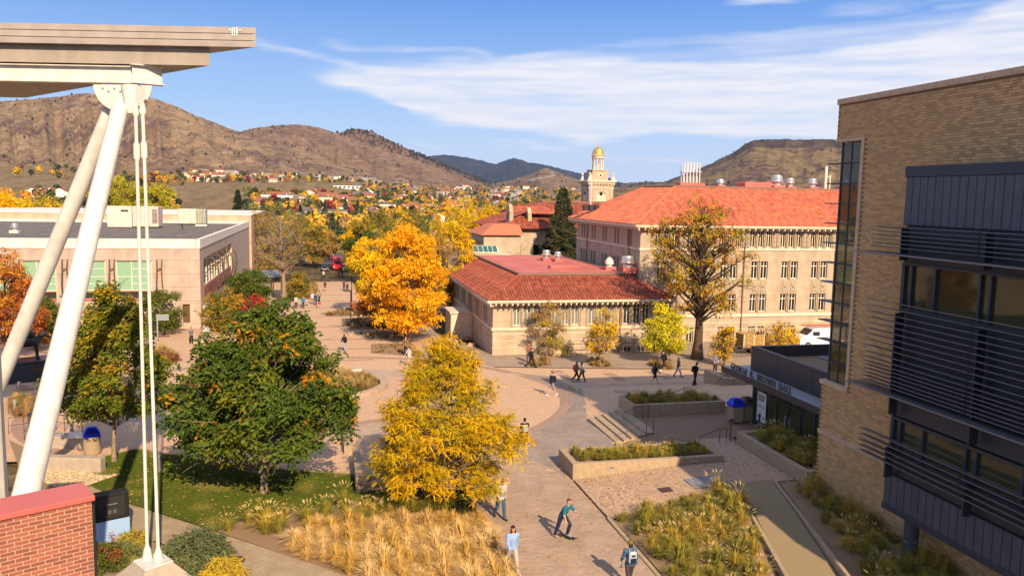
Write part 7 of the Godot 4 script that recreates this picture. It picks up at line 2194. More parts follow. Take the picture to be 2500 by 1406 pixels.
	for i in 7:
		var p := P([1090, 1122, 1140, 1150, 60, 125, 1105][i], [832, 836, 828, 845, 952, 968, 840][i])
		boulder(p, Vector3(0.8, 0.45, 0.6) * (1.0 if i < 4 else 1.5), ["low pink rock at the lawn tip", "second pink rock by the lawn tip", "flat rock in the planting strip by the stone wing", "brown rock beside the concrete path", "broad flat stone before the statue pedestal", "broad flat stone right of the statue pedestal", "small pink rock under the yellow brown tree"][i], mat("rock_pink", 0.46, 0.29, 0.2, 0.95), 10 + i)
	# pale gravel bed beside the concrete blocks
	var gm := MB.new()
	gm.lathe([[0.0, -0.03], [0.05, 0.0], [0.035, 0.035], [0.0, 0.045]], Vector3.ZERO, 6)
	xf = []; cl = []
	var gp := pix([105, 1150, 140, 1132, 250, 1165, 290, 1160, 215, 1185, 150, 1195, 100, 1175])
	var lo := Vector2(INF, INF)
	var hi := -lo
	for p in gp:
		lo = lo.min(p); hi = hi.max(p)
	for i in 2600:
		var p := Vector2(rng.randf_range(lo.x, hi.x), rng.randf_range(lo.y, hi.y))
		if not Geometry2D.is_point_in_polygon(p, gp): continue
		var s := rng.randf_range(0.7, 1.9)
		xf.append(Transform3D(Basis(Vector3.UP, rng.randf() * TAU).scaled(Vector3(s, s, s * 1.3)), Vector3(p.x, G(p.x, p.y) + 0.04, p.y)))
		cl.append([C3(0.5, 0.36, 0.22), C3(0.42, 0.3, 0.2), C3(0.58, 0.45, 0.3)][rng.randi() % 3])
	var o := many(self, "river_stones", gm.mesh(), vmat("stone_bits", 0.9), xf, cl)
	tag(o, "bed of tan river stones beside the concrete blocks", "gravel")
	# signpost on the left
	var sp := thing("signpost", "grey post with three stacked blue grey direction signs", "sign", P(384, 835))
	prd(sp, "post", mat("post_grey", 0.4, 0.39, 0.38, 0.5, 0.4), Vector3.ZERO, Vector3(0, 2.9, 0), 0.08, 8)
	for k in 3:
		pbx(sp, "sign_board", mat("sign_blue_grey", 0.3, 0.34, 0.38, 0.5), Vector3(0.55, 2.8 - k * 0.22, 0.09), Vector3(1.2, 0.16, 0.04), Basis(), 0.01)
	# pile under a dark cover and low steps on the left of the street
	var bb := P(687, 750)
	boulder(bb, Vector3(2.6, 1.6, 1.2), "dark sculpted boulder beside the grey bench", mat("rock_dark", 0.06, 0.045, 0.045, 0.6), 40)
	var ls := thing("stairs", "shallow paved steps before the pink hall corner", "stairs", Vector3(-14.0, 0, -90.0), 0.0)
	for k in 4:
		pbt(ls, "step", tmat("brick_paving", 0.65, 0.445, 0.305, 0.9, "pavers", 0.625), Vector3(k * 1.1, -3.0, -7.0), Vector3(k * 1.1 + 1.1, G(-10, -93) + 0.42 - k * 0.11, 3.0), 0.015)

func bin(o: Vector3, turn: float, label: String, k: int) -> void:
	var t := thing("litter_bin", label, "litter bin", o, turn)
	var body := tmat("bin_tan", 0.46, 0.34, 0.22, 0.9, "grain", 1.5)
	var mb := MB.new()
	if k < 2: mb.box(Vector3(0, 0.5, 0), Vector3(0.72, 1.0, 0.72), Basis(), 0.04)
	else: mb.lathe([[0.38, 0.0], [0.42, 0.1], [0.42, 0.95], [0.38, 1.0], [0.0, 1.0]], Vector3.ZERO, 20)
	part(t, "body", mb.mesh(), body if k != 3 else mat("bin_brown", 0.1, 0.06, 0.04, 0.7))
	mb = MB.new()
	var lid := [mat("lid_blue", 0.005, 0.03, 0.55, 0.4), mat("lid_brown", 0.13, 0.08, 0.06, 0.6), mat("lid_blue", 0.005, 0.03, 0.55, 0.4), mat("lid_dark", 0.03, 0.03, 0.035, 0.5)]
	if k != 3:
		var a := [Vector3(-0.42, 1.0, 0.42), Vector3(0.42, 1.0, 0.42), Vector3(0.42, 1.0, -0.42), Vector3(-0.42, 1.0, -0.42)]
		var b := [Vector3(-0.4, 1.14, 0.4), Vector3(0.4, 1.14, 0.4), Vector3(0.4, 1.14, -0.4), Vector3(-0.4, 1.14, -0.4)]
		var c := [Vector3(-0.24, 1.42, 0.2), Vector3(0.24, 1.42, 0.2), Vector3(0.24, 1.42, -0.2), Vector3(-0.24, 1.42, -0.2)]
		for i in 4:
			mb.quad(a[i], a[(i + 1) % 4], b[(i + 1) % 4], b[i]); mb.quad(b[i], b[(i + 1) % 4], c[(i + 1) % 4], c[i])
		mb.quad(c[0], c[1], c[2], c[3])
		mb.box(Vector3(0, 1.44, 0), Vector3(0.4, 0.05, 0.3), Basis(), 0.02)
	else: mb.lathe([[0.44, 1.0], [0.44, 1.06], [0.3, 1.12], [0.0, 1.14]], Vector3.ZERO, 20)
	part(t, "lid", mb.mesh(), lid[k])
	if k < 3:
		pbx(t, "flap", mat("flap_dark", 0.004, 0.015, 0.2, 0.5) if k != 1 else mat("dark_metal", 0.03, 0.03, 0.03, 0.5), Vector3(0, 1.27, 0.32), Vector3(0.36, 0.16, 0.02), Basis(Vector3.RIGHT, -0.62), 0.005)
func bench(o: Vector3, turn: float, label: String, k: int) -> void:
	var t := thing("bench", label, "bench", o, turn)
	var m := [mat("bench_white", 0.72, 0.68, 0.66, 0.7), mat("bench_dark", 0.08, 0.065, 0.06, 0.6), mat("bench_grey", 0.32, 0.28, 0.23, 0.7)]
	var fm := mat("lamp_bronze", 0.06, 0.045, 0.035, 0.5, 0.4)
	var L := 2.0
	for i in 4:
		var mb := MB.new(); mb.box(Vector3(0, 0.44, 0.05 + i * 0.12 - 0.2), Vector3(L, 0.045, 0.105), Basis(), 0.008); part(t, "slat", mb.mesh(), m[k])
	if k > 0:
		for i in 4:
			var mb := MB.new(); mb.box(Vector3(0, 0.56 + i * 0.11, -0.26 - i * 0.025), Vector3(L, 0.09, 0.035), Basis(Vector3.RIGHT, -0.2), 0.008); part(t, "back_slat", mb.mesh(), m[k])
	for x in [-0.85, 0.85]:
		var mb := MB.new()
		mb.box(Vector3(x, 0.2, 0.15), Vector3(0.06, 0.44, 0.06)); mb.box(Vector3(x, 0.2, -0.2), Vector3(0.06, 0.44, 0.06)); mb.box(Vector3(x, 0.4, 0), Vector3(0.055, 0.04, 0.5))
		if k > 0: mb.box(Vector3(x, 0.7, -0.32), Vector3(0.05, 0.6, 0.05), Basis(Vector3.RIGHT, -0.2))
		part(t, "leg", mb.mesh(), fm)
func boulder(o: Vector3, s: Vector3, label: String, m: Material, sd: int) -> void:
	var nz := FastNoiseLite.new(); nz.seed = sd; nz.frequency = 0.7; nz.fractal_octaves = 3
	var mb := MB.new()
	var N := 16
	var pts := []
	for i in N + 1:
		var row := []
		for j in N * 2 + 1:
			var th := PI * i / N
			var ph := TAU * (j % (N * 2)) / (N * 2)
			var d := Vector3(sin(th) * cos(ph), cos(th), sin(th) * sin(ph))
			var q := Vector3(clampf(d.x * 1.25, -0.9, 0.9), clampf(d.y * 1.2, -0.8, 0.82), clampf(d.z * 1.25, -0.9, 0.9))
			row.append(q * s * 0.5 * (1.0 + 0.28 * nz.get_noise_3dv(d * 2.0)))
		pts.append(row)
	for i in N:
		for j in N * 2: mb.quad(pts[i][j], pts[i][j + 1], pts[i + 1][j + 1], pts[i + 1][j])
	var n := part(self, "boulder", mb.mesh(), m, Transform3D(Basis(Vector3.UP, sd * 0.7), o + Vector3(0, s.y * 0.26, 0)))
	tag(n, label, "boulder")
func statue() -> void:
	var o := P(66, 928)
	var t := thing("statue", "dark bronze statue on a black stone pedestal behind the white columns", "statue", o, 0.5)
	var mb := MB.new()
	mb.box(Vector3(0, 0.75, 0), Vector3(3.6, 1.5, 2.0), Basis(), 0.03); mb.box(Vector3(0, 1.58, 0), Vector3(3.8, 0.16, 2.2), Basis(), 0.03)
	part(t, "pedestal", mb.mesh(), tmat("black_granite", 0.05, 0.05, 0.06, 0.3, "cloudy", 1.0))
	pbx(t, "plaque", mat("plaque_bronze", 0.10, 0.07, 0.03, 0.4, 0.6), Vector3(0.5, 0.95, 1.01), Vector3(0.5, 0.4, 0.03), Basis(), 0.006)
	var B := []
	var y := 1.66
	for q in [[0.75, 0.22], [0.75, -0.22], [-0.75, 0.22], [-0.75, -0.22]]:
		B.append([Vector3(q[0], y + 0.05, q[1]), Vector3(q[0] * 0.96, y + 0.6, q[1]), 0.075, 0.075]); B.append([Vector3(q[0] * 0.96, y + 0.6, q[1]), Vector3(q[0] * 0.85, y + 1.2, q[1] * 0.9), 0.08, 0.19])
		B.append([Vector3(q[0], y + 0.03, q[1]), Vector3(q[0] + 0.08, y + 0.03, q[1]), 0.1, 0.09])
	B.append([Vector3(-0.7, y + 1.32, 0), Vector3(0.65, y + 1.35, 0), 0.36, 0.36])
	B.append([Vector3(0.75, y + 1.5, 0), Vector3(1.25, y + 1.95, 0), 0.25, 0.18]); B.append([Vector3(1.25, y + 1.95, 0), Vector3(1.7, y + 1.6, 0), 0.19, 0.11])
	for s in [-0.1, 0.1]: B.append([Vector3(1.2, y + 2.05, s), Vector3(1.12, y + 2.45, s * 2.0), 0.06, 0.03])
	B.append([Vector3(-0.3, y + 1.9, 0.0), Vector3(0.35, y + 1.95, 0.0), 0.34, 0.3]); B.append([Vector3(-0.2, y + 1.5, 0.45), Vector3(0.35, y + 1.5, 0.45), 0.24, 0.22]); B.append([Vector3(-0.2, y + 1.5, -0.45), Vector3(0.35, y + 1.5, -0.45), 0.24, 0.22])
	B.append([Vector3(-0.6, y + 2.25, 0.1), Vector3(0.6, y + 2.3, -0.1), 0.06, 0.06]); B.append([Vector3(-1.05, y + 1.45, 0), Vector3(-1.15, y + 0.7, 0), 0.06, 0.04])
	part(t, "figure", sdf_mesh(B, 0.05, 0.1), tmat("bronze_dark", 0.035, 0.028, 0.024, 0.35, "cloudy", 1.2))

# ---------- smooth bodies: bones with radii, joined by a smooth minimum, meshed as surface nets ----------
func sdf_mesh(bones: Array, cell: float, k: float, extra: MB = null) -> ArrayMesh:
	var lo := Vector3(INF, INF, INF)
	var hi := -lo
	for b in bones:
		var r: float = maxf(b[2], b[3]) + k * 0.5 + cell * 2.0
		lo = lo.min(b[0] - Vector3.ONE * r).min(b[1] - Vector3.ONE * r)
		hi = hi.max(b[0] + Vector3.ONE * r).max(b[1] + Vector3.ONE * r)
	var nx := int((hi.x - lo.x) / cell) + 2
	var ny := int((hi.y - lo.y) / cell) + 2
	var nz := int((hi.z - lo.z) / cell) + 2
	var f := PackedFloat32Array()
	f.resize(nx * ny * nz)
	f.fill(1.0)
	for b in bones:
		var a: Vector3 = b[0]
		var e: Vector3 = b[1]
		var ra: float = b[2]
		var rb: float = b[3]
		var m := maxf(ra, rb) + k + cell * 1.5
		var bl := ((a.min(e) - Vector3.ONE * m - lo) / cell).floor()
		var bh := ((a.max(e) + Vector3.ONE * m - lo) / cell).ceil()
		var d := e - a
		var dd := maxf(d.length_squared(), 1e-8)
		for i in range(maxi(0, int(bl.x)), mini(nx, int(bh.x) + 1)):
			for j in range(maxi(0, int(bl.y)), mini(ny, int(bh.y) + 1)):
				var row := (i * ny + j) * nz
				for l in range(maxi(0, int(bl.z)), mini(nz, int(bh.z) + 1)):
					var p := lo + Vector3(i, j, l) * cell
					var h := clampf((p - a).dot(d) / dd, 0.0, 1.0)
					var s := (p - a - d * h).length() - lerpf(ra, rb, h)
					var o := f[row + l]
					var w := k - absf(o - s)
					f[row + l] = minf(o, s) - (w * w / (4.0 * k) if w > 0.0 else 0.0)
	var id := PackedInt32Array()
	id.resize(nx * ny * nz)
	id.fill(-1)
	var V := PackedVector3Array()
	var N := PackedVector3Array()
	var I := PackedInt32Array()
	var sy := nz
	var sx := ny * nz
	var offs := [0, 1, sy, sy + 1, sx, sx + 1, sx + sy, sx + sy + 1]
	var ed := [[0, 1], [2, 3], [4, 5], [6, 7], [0, 2], [1, 3], [4, 6], [5, 7], [0, 4], [1, 5], [2, 6], [3, 7]]
	for i in nx - 1:
		for j in ny - 1:
			for l in nz - 1:
				var q := (i * ny + j) * nz + l
				var a0 := f[q]
				if a0 > cell * 2.0 or a0 < -cell * 2.0: continue
				var neg := 0
				for o in offs:
					if f[q + o] < 0.0: neg += 1
				if neg == 0 or neg == 8: continue
				var sum := Vector3.ZERO
				var n := 0
				for e in ed:
					var va := f[q + offs[e[0]]]
					var vb := f[q + offs[e[1]]]
					if (va < 0.0) != (vb < 0.0):
						var t := va / (va - vb)
						var ia: int = e[0]
						var ib: int = e[1]
						var pa := Vector3(ia >> 2, (ia >> 1) & 1, ia & 1)
						var pb := Vector3(ib >> 2, (ib >> 1) & 1, ib & 1)
						sum += pa.lerp(pb, t)
						n += 1
				id[q] = V.size()
				V.append(lo + (Vector3(i, j, l) + sum / n) * cell)
				var gx := f[q + sx] + f[q + sx + sy + 1] - f[q] - f[q + sy + 1]
				var gy := f[q + sy] + f[q + sx + sy + 1] - f[q] - f[q + sx + 1]
				var gz_ := f[q + 1] + f[q + sx + sy + 1] - f[q] - f[q + sx + sy]
				N.append(Vector3(gx, gy, gz_).normalized())
	for i in range(1, nx - 1):
		for j in range(1, ny - 1):
			for l in range(1, nz - 1):
				var q := (i * ny + j) * nz + l
				if id[q] < 0: continue
				var s0 := f[q] < 0.0
				if s0 != (f[q + sx] < 0.0): sq(I, id, q, q - sy, q - sy - 1, q - 1, s0)
				if s0 != (f[q + sy] < 0.0): sq(I, id, q, q - 1, q - sx - 1, q - sx, s0)
				if s0 != (f[q + 1] < 0.0): sq(I, id, q, q - sx, q - sx - sy, q - sy, s0)
	if extra != null:
		var n0 := V.size()
		for i in extra.v.size(): I.append(n0 + i)
		V.append_array(extra.v); N.append_array(extra.n)
	var ar := []; ar.resize(Mesh.ARRAY_MAX)
	ar[Mesh.ARRAY_VERTEX] = V; ar[Mesh.ARRAY_NORMAL] = N; ar[Mesh.ARRAY_INDEX] = I
	var me := ArrayMesh.new()
	me.add_surface_from_arrays(Mesh.PRIMITIVE_TRIANGLES, ar)
	return me
func sq(I: PackedInt32Array, id: PackedInt32Array, a: int, b: int, c: int, d: int, flip: bool) -> void:
	if id[a] < 0 or id[b] < 0 or id[c] < 0 or id[d] < 0: return
	if not flip: I.append_array(PackedInt32Array([id[a], id[b], id[c], id[a], id[c], id[d]]))
	else: I.append_array(PackedInt32Array([id[a], id[c], id[b], id[a], id[d], id[c]]))

# ---------- people ----------
const POSES := {
	"walk_a": {"leg": [0.42, -0.38], "knee": [0.08, 0.42], "arm": [-0.42, 0.38], "elbow": [0.25, 0.45], "lean": 0.05, "nod": 0.1},
	"walk_b": {"leg": [-0.3, 0.34], "knee": [0.3, 0.06], "arm": [0.3, -0.3], "elbow": [0.4, 0.2], "lean": 0.03, "nod": 0.0},
	"stand": {"leg": [0.06, -0.05], "knee": [0.04, 0.05], "arm": [0.1, 0.06], "elbow": [0.3, 0.25], "lean": 0.02, "nod": 0.15},
	"phone": {"leg": [0.16, -0.18], "knee": [0.05, 0.2], "arm": [0.35, 0.1], "elbow": [1.6, 0.3], "lean": 0.06, "nod": 0.45},
	"look_down": {"leg": [0.2, -0.28], "knee": [0.05, 0.4], "arm": [-0.15, 0.12], "elbow": [0.25, 0.7], "lean": 0.08, "nod": 0.5},
	"bend": {"leg": [0.35, -0.35], "knee": [0.15, 0.5], "arm": [0.3, 0.2], "elbow": [0.5, 0.4], "lean": 0.55, "nod": 0.2},
	"sit": {"leg": [1.45, 1.4], "knee": [1.45, 1.4], "arm": [0.4, 0.4], "elbow": [0.7, 0.7], "lean": 0.15, "nod": 0.2, "drop": true},
	"skate": {"leg": [0.75, -0.3], "knee": [1.05, 0.05], "arm": [0.55, -0.25], "elbow": [0.75, 0.35], "lean": 0.52, "nod": -0.35},
}
# joints of a figure 1.75 m tall, facing +z, feet on y = 0; side 0 is its left (+x)
func joints(pose: String) -> Dictionary:
	var q: Dictionary = POSES[pose]
	var J := {}
	var pel := Vector3(0, 0.95, 0)
	for s in 2:
		var sg := 1.0 if s == 0 else -1.0
		var hip := pel + Vector3(sg * 0.095, -0.03, 0)
		var a: float = q.leg[s]
		var b: float = a - q.knee[s]
		var kn := hip + Vector3(sg * 0.012, -cos(a) * 0.43, sin(a) * 0.43)
		var an := kn + Vector3(sg * 0.005, -cos(b) * 0.42, sin(b) * 0.42)
		var ft := clampf(b, -0.7, 0.25)
		J["hip%d" % s] = hip; J["knee%d" % s] = kn; J["ankle%d" % s] = an
		J["heel%d" % s] = an + Vector3(0, -0.045, -0.045).rotated(Vector3.RIGHT, -ft * 0.6)
		J["toe%d" % s] = an + Vector3(sg * 0.02, -0.05, 0.16).rotated(Vector3.RIGHT, -ft * 0.6)
	var low := minf(minf(J.heel0.y, J.toe0.y), minf(J.heel1.y, J.toe1.y))
	var dy := 0.035 - low
	if q.has("drop"): dy = 0.5 - 0.95
	for k in J: J[k] = J[k] + Vector3(0, dy, 0)
	pel.y += dy
	J.pelvis = pel
	var up := Vector3(0, cos(q.lean), sin(q.lean))
	J.waist = pel + up * 0.14
	J.chest = pel + up * 0.36
	J.neck = pel + up * 0.53
	var hu := up.rotated(Vector3.RIGHT, q.nod)
	J.head = J.neck + up * 0.03 + hu * 0.13
	J.hup = hu
	J.hfw = Vector3.RIGHT.cross(hu).normalized()
	for s in 2:
		var sg := 1.0 if s == 0 else -1.0
		var sh: Vector3 = pel + up * 0.47 + Vector3(sg * 0.175, 0, 0)
		var a: float = q.arm[s] + q.lean * 0.5
		var el := sh + Vector3(sg * 0.045, -cos(a) * 0.275, sin(a) * 0.275)
		var b: float = a + q.elbow[s]
		var wr := el + Vector3(sg * -0.015, -cos(b) * 0.245, sin(b) * 0.245)
		J["sh%d" % s] = sh; J["el%d" % s] = el; J["wr%d" % s] = wr
		J["hd%d" % s] = (wr - el).normalized()
	return J
func body_bones(J: Dictionary) -> Array:
	var B := []
	B.append([J.pelvis + Vector3(0.05, 0, 0), J.pelvis - Vector3(0.05, 0, 0), 0.118, 0.118])
	B.append([J.pelvis, J.waist, 0.125, 0.112]); B.append([J.waist, J.chest, 0.115, 0.125])
	for sg in [-1.0, 1.0]: B.append([J.waist + Vector3(sg * 0.03, 0, 0), J.chest + Vector3(sg * 0.075, 0.03, 0), 0.09, 0.092])
	B.append([J.sh0, J.sh1, 0.066, 0.066]); B.append([J.chest, J.neck, 0.1, 0.052]); B.append([J.neck, J.head, 0.052, 0.05])
	var hu: Vector3 = J.hup
	var fw: Vector3 = J.hfw
	B.append([J.head + hu * 0.045 - fw * 0.018, J.head + hu * 0.05 + fw * 0.012, 0.082, 0.078])
	B.append([J.head - hu * 0.03 + fw * 0.025, J.head - hu * 0.065 + fw * 0.045, 0.058, 0.038])
	B.append([J.head + hu * 0.012 + fw * 0.085, J.head - hu * 0.018 + fw * 0.1, 0.009, 0.013])
	for sg in [-1.0, 1.0]: B.append([J.head + Vector3(sg * 0.078, 0, 0) + hu * 0.018, J.head + Vector3(sg * 0.082, 0, 0) - hu * 0.02, 0.012, 0.01])
	for s in 2:
		B.append([J["hip%d" % s], J["knee%d" % s], 0.082, 0.054]); B.append([J["knee%d" % s], J["knee%d" % s].lerp(J["ankle%d" % s], 0.4), 0.053, 0.053]); B.append([J["knee%d" % s].lerp(J["ankle%d" % s], 0.4), J["ankle%d" % s], 0.053, 0.036])
		B.append([J["heel%d" % s], J["toe%d" % s], 0.034, 0.028])
		B.append([J["sh%d" % s], J["el%d" % s], 0.052, 0.04]); B.append([J["el%d" % s], J["wr%d" % s], 0.04, 0.027])
		var d: Vector3 = J["hd%d" % s]
		B.append([J["wr%d" % s], J["wr%d" % s] + d * 0.075, 0.026, 0.029])
	return B
func hands(J: Dictionary) -> MB:
	var mb := MB.new()
	for s in 2:
		var sg := 1.0 if s == 0 else -1.0
		var d: Vector3 = J["hd%d" % s]
		var inn := Vector3(-sg, 0, 0)
		var across := d.cross(inn).normalized()
		if across.z < 0: across = -across
		var k: Vector3 = J["wr%d" % s] + d * 0.08
		for i in 4:
			var b := k + across * (0.03 - i * 0.02)
			var L: float = [0.068, 0.078, 0.072, 0.056][i]
			mb.tube([b - d * 0.02, b + d * L * 0.55, b + d * L * 0.85 + inn * L * 0.4, b + d * L + inn * L * 0.75], [0.0105, 0.0095, 0.0085, 0.006], 6)
		var tb: Vector3 = J["wr%d" % s] + d * 0.03 + across * 0.022
		mb.tube([tb, tb + across * 0.032 + d * 0.03 + inn * 0.012, tb + across * 0.036 + d * 0.062 + inn * 0.03], [0.013, 0.011, 0.007], 6)
	return mb
func cut(a: Vector3, b: Vector3, ra: float, rb: float, t: float, grow: float) -> Array:
	return [a, a.lerp(b, t), ra + grow, lerpf(ra, rb, t) + grow]
func person_mesh(what: String, pose: String, cell: float) -> ArrayMesh:
	var key := "p_%s_%s_%.3f" % [what, pose, cell]
	if mesh_cache.has(key): return mesh_cache[key]
	var J := joints(pose)
	var B := []
	var m: ArrayMesh
	match what:
		"body": m = sdf_mesh(body_bones(J), cell, 0.03, hands(J))
		"top_short", "top_long", "top_tank":
			B.append([J.pelvis + Vector3(0.055, 0.0, 0), J.pelvis - Vector3(0.055, 0.0, 0), 0.128, 0.128]); B.append([J.pelvis, J.waist, 0.135, 0.128]); B.append([J.waist, J.chest, 0.13, 0.14])
			for sg in [-1.0, 1.0]: B.append([J.waist + Vector3(sg * 0.035, 0, 0), J.chest + Vector3(sg * 0.08, 0.03, 0), 0.103, 0.107])
			B.append([J.sh0, J.sh1, 0.08, 0.08]); B.append([J.chest, J.chest.lerp(J.neck, 0.75), 0.115, 0.075])
			for s in 2:
				var sh: Vector3 = J["sh%d" % s]
				var el: Vector3 = J["el%d" % s]
				if what == "top_short": B.append([sh, sh.lerp(el, 0.72), 0.072, 0.07])
				elif what == "top_long":
					B.append([sh, el, 0.072, 0.06]); B.append([el, el.lerp(J["wr%d" % s], 0.95), 0.06, 0.047])
			m = sdf_mesh(B, cell, 0.03)
		"legs_long", "legs_short":
			B.append([J.pelvis + Vector3(0.05, -0.005, 0), J.pelvis - Vector3(0.05, 0.005, 0), 0.126, 0.126]); B.append([J.pelvis, J.waist, 0.124, 0.116])
			for s in 2:
				var h: Vector3 = J["hip%d" % s]
				var kn: Vector3 = J["knee%d" % s]
				if what == "legs_short": B.append([h, h.lerp(kn, 0.72), 0.1, 0.096])
				else:
					B.append([h, kn, 0.1, 0.076]); B.append([kn, kn.lerp(J["ankle%d" % s], 0.96), 0.074, 0.064])
			m = sdf_mesh(B, cell, 0.025)
		"shoes":
			for s in 2:
				B.append([J["heel%d" % s] + Vector3(0, 0.006, 0), J["toe%d" % s] + Vector3(0, 0.004, 0.02), 0.047, 0.038]); B.append([J["heel%d" % s] + Vector3(0, 0.0, 0), J["ankle%d" % s], 0.046, 0.046])
			m = sdf_mesh(B, minf(cell, 0.02), 0.02)
		"hair_short", "hair_long", "hair_cap":
			var hu: Vector3 = J.hup
			var fw: Vector3 = J.hfw
			B.append([J.head + hu * 0.062 - fw * 0.03, J.head + hu * 0.078 + fw * 0.008, 0.086, 0.076])
			B.append([J.head + hu * 0.02 - fw * 0.045, J.head - hu * 0.03 - fw * 0.045, 0.07, 0.055])
			if what == "hair_long":
				B.append([J.head - fw * 0.05, J.head - hu * 0.24 - fw * 0.075, 0.075, 0.06])
				for sg in [-1.0, 1.0]: B.append([J.head + Vector3(sg * 0.07, 0, 0) + hu * 0.03, J.head + Vector3(sg * 0.09, 0, 0) - hu * 0.2 + fw * 0.0, 0.03, 0.035])
			if what == "hair_cap": B.append([J.head + hu * 0.065 + fw * 0.06, J.head + hu * 0.055 + fw * 0.14, 0.03, 0.018])
			m = sdf_mesh(B, minf(cell, 0.018), 0.02)
	mesh_cache[key] = m
	return m
func cloth(c: Array) -> Material:
	return tmat("cloth_%.3f_%.3f_%.3f" % [c[0], c[1], c[2]], c[0], c[1], c[2], 0.9, "grain", 2.5, 0.3)
const SKIN := [0.50, 0.27, 0.18]
# w: pose, height, top [kind, colour], legs [kind, colour], shoes colour, hair [kind, colour], cell, pack colour or null
func person(o: Vector3, dir: float, w: Dictionary, label: String) -> Node3D:
	var t := thing("person", label, "person", o, dir)
	var s: float = w.get("h", 1.74) / 1.75
	var cell: float = w.get("cell", 0.026)
	var sc := Transform3D(Basis().scaled(Vector3.ONE * s), Vector3.ZERO)
	var pose: String = w.pose
	part(t, "body", person_mesh("body", pose, cell), mat("skin_%.2f" % w.get("skin", 1.0), SKIN[0] * w.get("skin", 1.0), SKIN[1] * w.get("skin", 1.0), SKIN[2] * w.get("skin", 1.0), 0.55), sc)
	part(t, "top", person_mesh("top_" + w.top[0], pose, cell), cloth(w.top[1]), sc)
	part(t, "trousers" if w.legs[0] == "long" else "shorts", person_mesh("legs_" + w.legs[0], pose, cell), cloth(w.legs[1]), sc)
	part(t, "shoes", person_mesh("shoes", pose, cell), cloth(w.shoes), sc)
	part(t, "hair" if w.hair[0] != "cap" else "cap", person_mesh("hair_" + w.hair[0], pose, cell), cloth(w.hair[1]), sc)
	var J := joints(pose)
	if w.hair[0] == "cap" and w.hair.size() > 2:
		var hb := MB.new(); hb.tube([J.head - J.hfw * 0.06 + J.hup * 0.03, J.head - J.hfw * 0.075 - J.hup * 0.05, J.head - J.hfw * 0.07 - J.hup * 0.1], [0.075, 0.08, 0.05], 10)
		part(t, "hair", hb.mesh(), cloth(w.hair[2]), sc)
	if cell < 0.02:
		var e := MB.new()
		for sg in [-1.0, 1.0]: e.lathe([[0.0, -0.011], [0.009, -0.006], [0.011, 0.0], [0.009, 0.006], [0.0, 0.011]], J.head + Vector3(sg * 0.032, 0, 0) + J.hup * 0.012 + J.hfw * 0.082, 8)
		part(t, "eyes", e.mesh(), mat("eye_dark", 0.03, 0.02, 0.015, 0.3), sc)
		e = MB.new(); e.box(J.head - J.hup * 0.05 + J.hfw * 0.083, Vector3(0.045, 0.01, 0.012), Basis(), 0.003); part(t, "mouth", e.mesh(), mat("lip", 0.38, 0.14, 0.11, 0.5), sc)
	if w.has("pack"): backpack(o, dir, s, J, w.pack, w.get("pack_label", "backpack worn by the %s" % label.trim_prefix("person in ").trim_prefix("person ")), w.get("one_strap", false), w.get("pack2", null))
	return t
func backpack(o: Vector3, dir: float, s: float, J: Dictionary, c: Array, label: String, one: bool, c2) -> void:
	var t := thing("backpack", label, "backpack", o, dir, "backpacks")
	var up: Vector3 = (J.neck - J.pelvis).normalized()
	var fw := Vector3.RIGHT.cross(up).normalized()
	var b := Basis(Vector3.RIGHT, up, fw)
	var at: Vector3 = J.chest.lerp(J.waist, 0.35) - fw * 0.225 + (Vector3(-0.05, 0, 0) if one else Vector3.ZERO)
	var sc := Transform3D(Basis().scaled(Vector3.ONE * s), Vector3.ZERO)
	var mb := MB.new(); mb.box(at, Vector3(0.29, 0.42, 0.15), b, 0.045); part(t, "bag", mb.mesh(), cloth(c), sc)
	pbx(t, "pocket", cloth(c if c2 == null else c2), at - up * 0.09 - fw * 0.085, Vector3(0.22, 0.19, 0.06), b, 0.025).transform = sc
	if c2 != null:
		pbx(t, "pocket", cloth(c2), at + up * 0.08 - fw * 0.078, Vector3(0.16, 0.08, 0.03), b, 0.014).transform = sc
	for sg in ([-1.0] if one else [-1.0, 1.0]):
		var x := Vector3(sg * 0.1, 0, 0)
		mb = MB.new()
		mb.tube([at + up * 0.17 + x, J.sh0 * 0.5 + J.sh1 * 0.5 + x + up * 0.095 - fw * 0.03, J.chest + x + up * 0.06 + fw * 0.15, J.chest + x * 1.2 - up * 0.12 + fw * 0.13, at - up * 0.12 + x * 1.5 + fw * 0.07], [0.022, 0.022, 0.022, 0.016, 0.014], 6)
		part(t, "strap", mb.mesh(), cloth(c), sc)
